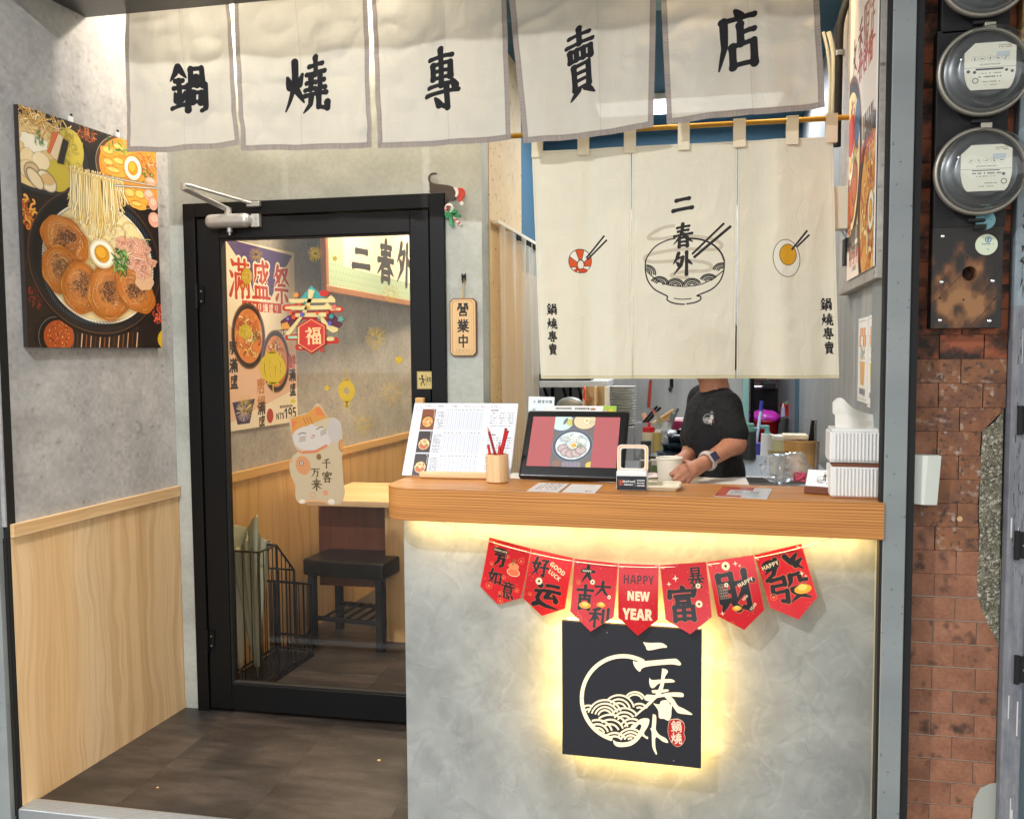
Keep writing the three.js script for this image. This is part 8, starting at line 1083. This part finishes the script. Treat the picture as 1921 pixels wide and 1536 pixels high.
{
  const t = thing('person', 'server in a black printed t-shirt behind the counter holding a paper cup', 'person');
  const skin = tmat(dataTex(256, 256, (u, v) => { const a = fbm(u, v, 5, 5, 4, 311), b = fbm(u, v, 60, 60, 2, 317); return mixc([170, 112, 84], [200, 144, 114], clamp(0.5 + (a - 0.5) * 1.3 + (b - 0.5) * 0.5)); }), 0.55), shirt = tmat(dataTex(128, 128, (u, v) => { const q = 11 + 9 * fbm(u, v, 30, 30, 2, 301); return [q, q, q + 2]; }), 0.9, { bumpMap: wr, bumpScale: 0.003 });
  const cx = K(1345, 800, -3.12).x, cz = -3.12;      // body axis, turned towards the left of the picture
  const P = (px, py, z) => K(px, py, z);
  const neck = P(1337, 722, -3.11), chest = V(cx - 0.01, 1.25, cz + 0.0), waist = V(cx + 0.01, 1.06, cz), hip = V(cx + 0.012, 0.90, cz), shR = V(cx - 0.045, 1.312, cz - 0.1), shL = P(1361, 762, -3.04);
  const elbL = P(1379, 832, -2.99), wrL = P(1322, 868, -2.86), elbR = P(1300, 850, -3.14), wrR = P(1281, 862, -2.93);
  const head = V(neck.x - 0.025, neck.y + 0.13, neck.z + 0.015);
  const bones = [
    [V(neck.x - 0.02, neck.y + 0.11, neck.z + 0.01), V(neck.x - 0.03, neck.y + 0.16, neck.z + 0.012), 0.075, 0.082], [V(neck.x - 0.055, neck.y + 0.06, neck.z + 0.03), V(neck.x - 0.03, neck.y + 0.1, neck.z + 0.02), 0.036, 0.06], [V(neck.x - 0.098, neck.y + 0.105, neck.z + 0.05), V(neck.x - 0.085, neck.y + 0.13, neck.z + 0.045), 0.012, 0.008], [V(neck.x - 0.092, neck.y + 0.072, neck.z + 0.048), V(neck.x - 0.085, neck.y + 0.07, neck.z + 0.055), 0.008, 0.008],
    [V(neck.x + 0.01, neck.y + 0.09, neck.z + 0.085), V(neck.x + 0.012, neck.y + 0.12, neck.z + 0.085), 0.008, 0.012], [V(neck.x + 0.012, neck.y - 0.045, neck.z - 0.01), V(neck.x - 0.008, neck.y + 0.08, neck.z), 0.052, 0.046],
    [shR, shL, 0.042, 0.042], [chest, waist, 0.075, 0.07], [waist, hip, 0.07, 0.085], [V(hip.x, 0.92, cz - 0.05), V(hip.x, 0.92, cz + 0.05), 0.085, 0.085], [shR, chest, 0.042, 0.07], [shL, chest, 0.042, 0.07],
    [shL, elbL, 0.04, 0.033], [elbL, wrL, 0.034, 0.022], [shR, elbR, 0.04, 0.033], [elbR, wrR, 0.034, 0.022],
    [V(hip.x, 0.86, cz + 0.075), V(hip.x - 0.005, 0.47, cz + 0.08), 0.08, 0.052], [V(hip.x - 0.005, 0.47, cz + 0.08), V(hip.x + 0.02, 0.09, cz + 0.08), 0.052, 0.036], [V(hip.x + 0.02, 0.06, cz + 0.08), V(hip.x - 0.13, 0.035, cz + 0.09), 0.038, 0.03],
    [V(hip.x, 0.86, cz - 0.075), V(hip.x - 0.005, 0.47, cz - 0.08), 0.08, 0.052], [V(hip.x - 0.005, 0.47, cz - 0.08), V(hip.x + 0.02, 0.09, cz - 0.08), 0.052, 0.036], [V(hip.x + 0.02, 0.06, cz - 0.08), V(hip.x - 0.13, 0.035, cz - 0.07), 0.038, 0.03]];
  const body = sdfMesh(bones, V(cx - 0.02, 0.84, cz), 0.88, 132, 0.025);
  // hands: palm and five bent fingers each, on a fine grid
  const hand = (wr0, palm, spec) => { const b = [[wr0, palm, 0.023, 0.026]]; for (const f of spec) { b.push([palm.clone().lerp(f[0], 0.35), f[0], 0.0125, 0.0098]); b.push([f[0], f[1], 0.0098, 0.0085]); b.push([f[1], f[2], 0.0085, 0.0074]); } const c = wr0.clone().add(palm).multiplyScalar(0.5).lerp(spec[1][1], 0.4); return sdfMesh(b, c, 0.115, 76, 0.008); };
  const HP = (px, py, z) => K(px, py, z);
  const palmL = HP(1298, 882, -2.80);
  const handL = hand(wrL, palmL, [[HP(1282, 876, -2.775), HP(1270, 882, -2.765), HP(1260, 889, -2.757)], [HP(1285, 884, -2.765), HP(1274, 892, -2.752), HP(1266, 899, -2.748)], [HP(1290, 890, -2.768), HP(1281, 899, -2.755), HP(1273, 905, -2.748)], [HP(1296, 893, -2.775), HP(1290, 902, -2.765), HP(1284, 908, -2.76)], [HP(1290, 870, -2.82), HP(1279, 866, -2.83), HP(1268, 868, -2.832)]]);
  const palmR = HP(1277, 868, -2.885); const handR = hand(wrR, palmR, [[HP(1272, 866, -2.86), HP(1266, 868, -2.845), HP(1262, 873, -2.84)], [HP(1271, 872, -2.858), HP(1265, 875, -2.846), HP(1260, 880, -2.84)], [HP(1272, 878, -2.858), HP(1267, 882, -2.848), HP(1262, 886, -2.843)], [HP(1275, 882, -2.86), HP(1271, 887, -2.852), HP(1267, 890, -2.847)], [HP(1276, 862, -2.87), HP(1270, 859, -2.86), HP(1265, 860, -2.852)]]);
  part('body', [uvm(body, 0.25), uvm(handL, 0.25), uvm(handR, 0.25)], skin, t);
  // t-shirt: a looser shell over trunk and upper arms
  const sl = (a, b, k) => a.clone().lerp(b, k), shirtBones = [[V(shR.x, shR.y - 0.004, shR.z), V(shL.x, shL.y - 0.004, shL.z), 0.047, 0.047], [V(chest.x - 0.01, chest.y + 0.01, cz), V(waist.x - 0.006, waist.y, cz), 0.088, 0.084], [waist, V(hip.x - 0.004, 0.86, cz), 0.084, 0.098], [V(chest.x - 0.01, 1.24, cz + 0.05), V(waist.x - 0.008, 1.0, cz + 0.055), 0.07, 0.076], [V(chest.x - 0.01, 1.24, cz - 0.05), V(waist.x - 0.008, 1.0, cz - 0.055), 0.07, 0.076], [V(chest.x - 0.042, 1.2, cz + 0.045), V(chest.x - 0.04, 1.195, cz - 0.03), 0.056, 0.056], [shL, sl(shL, elbL, 0.72), 0.05, 0.054], [shR, sl(shR, elbR, 0.72), 0.05, 0.054], [V(neck.x + 0.016, neck.y - 0.062, neck.z - 0.01), V(neck.x + 0.022, neck.y - 0.058, neck.z), 0.056, 0.056]];
  const sg = sdfMesh(shirtBones, V(cx - 0.01, 1.12, cz), 0.36, 110, 0.03); uvm(sg, 0.4);
  const sp = part('t_shirt', uvm(sg, 0.4), shirt, t);
  const tx = canvasTex(256, 256, (c, W, H) => { c.fillStyle = '#151516'; c.fillRect(0, 0, W, H); ell(c, 110, 150, 78, 74, null, '#b8b6b2', 7); for (let k = 0; k < 6; k++) for (let q = 0; q < 3; q++) ell(c, 70 + (k % 3) * 36, 150 + Math.floor(k / 3) * 32, 26 - q * 8, 22 - q * 7, null, '#a8a6a2', 4); brush(c, '二', 140, 20, 74, 44, 13, '#c8c6c2'); brush(c, '春', 140, 80, 84, 80, 12, '#c8c6c2'); brush(c, '外', 120, 160, 80, 80, 12, '#c8c6c2'); ell(c, 214, 190, 14, 20, '#a03028'); });
  { const c = P(1330, 783, -3.0); const lg = part('chest_print', uvBox(new THREE.PlaneGeometry(0.052, 0.052, 6, 6), -0.026, -0.026, 0.026, 0.026), tmat(tx, 0.85, { transparent: false }), t); // wrap onto the shirt by casting each corner to it
    const ray3 = new THREE.Raycaster(), probe = new THREE.Mesh(sg, new THREE.MeshBasicMaterial({ side: THREE.DoubleSide })), p = lg.geometry.attributes.position, dir = V(0.42, 0, -0.9).normalize(), ax = V(0.9, 0, 0.42).normalize();
    const o0 = c.clone().addScaledVector(dir, -0.3); for (let i = 0; i < p.count; i++) { const o = o0.clone().addScaledVector(ax, p.getX(i)).add(V(0, p.getY(i), 0)); ray3.set(o, dir); const h = ray3.intersectObject(probe)[0]; const q = h ? h.point.addScaledVector(dir, -0.0015) : o.addScaledVector(dir, 0.3); p.setXYZ(i, q.x, q.y, q.z); } lg.geometry.computeVertexNormals(); }
  part('trousers', sdfMesh([[V(hip.x, 0.9, cz - 0.06), V(hip.x, 0.9, cz + 0.06), 0.1, 0.1], ...[1, -1].flatMap((s) => [[V(hip.x, 0.86, cz + s * 0.075), V(hip.x - 0.005, 0.47, cz + s * 0.08), 0.092, 0.066], [V(hip.x - 0.005, 0.47, cz + s * 0.08), V(hip.x + 0.02, 0.12, cz + s * 0.08), 0.066, 0.055]])], V(hip.x, 0.54, cz), 0.52, 84, 0.02), mat(0x20242c, 0.9), t);
  part('hair', sdfMesh([[V(neck.x + 0.01, neck.y + 0.15, neck.z), V(neck.x - 0.03, neck.y + 0.185, neck.z), 0.088, 0.084], [V(neck.x + 0.05, neck.y + 0.12, neck.z - 0.01), V(neck.x + 0.055, neck.y + 0.07, neck.z - 0.01), 0.045, 0.03]], V(neck.x, neck.y + 0.15, neck.z), 0.17, 48, 0.02), mat(0x1a1412, 0.6), t);
  for (const s of [-1, 1]) part('eye', new THREE.SphereGeometry(0.009, 12, 8).translate(neck.x - 0.094, neck.y + 0.135, neck.z + 0.05 + s * 0.028), mat(0x1c1412, 0.2), t);
  { const d = wrL.clone().sub(elbL).normalize(), c = elbL.clone().lerp(wrL, 0.9); const w = thing('wrist_watch', 'smart watch with a square dark face on a pale strap on the wrist', 'watch'); const q = new THREE.Quaternion().setFromUnitVectors(V(0, 1, 0), d); part('strap', new THREE.TorusGeometry(0.0275, 0.006, 10, 34).scale(1, 1, 1.9).rotateX(Math.PI / 2).applyQuaternion(q).translate(c.x, c.y, c.z), mat(0xb8ada4, 0.5), w); const n = camera.position.clone().sub(c).projectOnPlane(d).normalize(); const f = new THREE.Matrix4().makeBasis(new THREE.Vector3().crossVectors(d, n), d, n); const fc = c.clone().addScaledVector(n, 0.031); part('case', rbox(0.034, 0.036, 0.011, 0.005).applyMatrix4(f).translate(fc.x, fc.y, fc.z), mat(0xb0aaa6, 0.3, { metalness: 0.4 }), w); const f2 = c.clone().addScaledVector(n, 0.0372); part('screen', rbox(0.028, 0.03, 0.002, 0.001).applyMatrix4(f).translate(f2.x, f2.y, f2.z), mat(0x2a2444, 0.1), w); }
  { const c = thing('paper_cup', 'plain cream paper cup in the hands of the server', 'cup'); const b = K(1256, 906, -2.795), top = K(1256, 857, -2.795), h = top.y - b.y, r = 0.0405; part('wall', lathe([[0.001, 0.002], [r * 0.82, 0.002], [r * 0.83, 0], [r * 0.86, 0.004], [r, h - 0.004], [r - 0.003, h - 0.004], [r * 0.8, 0.008], [0.001, 0.008]], 40), mat(0xdfd8c4, 0.55), c); part('rim', new THREE.TorusGeometry(r, 0.0022, 8, 40).rotateX(Math.PI / 2).translate(0, h - 0.003, 0), mat(0xeae4d4, 0.5), c); c.position.copy(b); c.position.y = Math.max(b.y, 1.0625); }
}
// ---------------------------------------------------------------- crumbs on the floor
for (const [px, py, r, lab] of [[711, 1426, 0.006, 'pale crumb on the brown floor near the counter foot'], [295, 1477, 0.004, 'tiny pale crumb on the brown floor near the threshold']]) { const o = solo('crumb', new THREE.IcosahedronGeometry(r, 1).scale(1.3, 0.6, 0.9), mat(0xd8b878, 0.8), lab, 'crumb'); o.position.copy(onY(px, py, r * 0.5)); }
scene.traverse((o) => { if (o.isMesh) { o.castShadow = true; o.receiveShadow = true; } });
stage('render');
renderer.render(scene, camera);
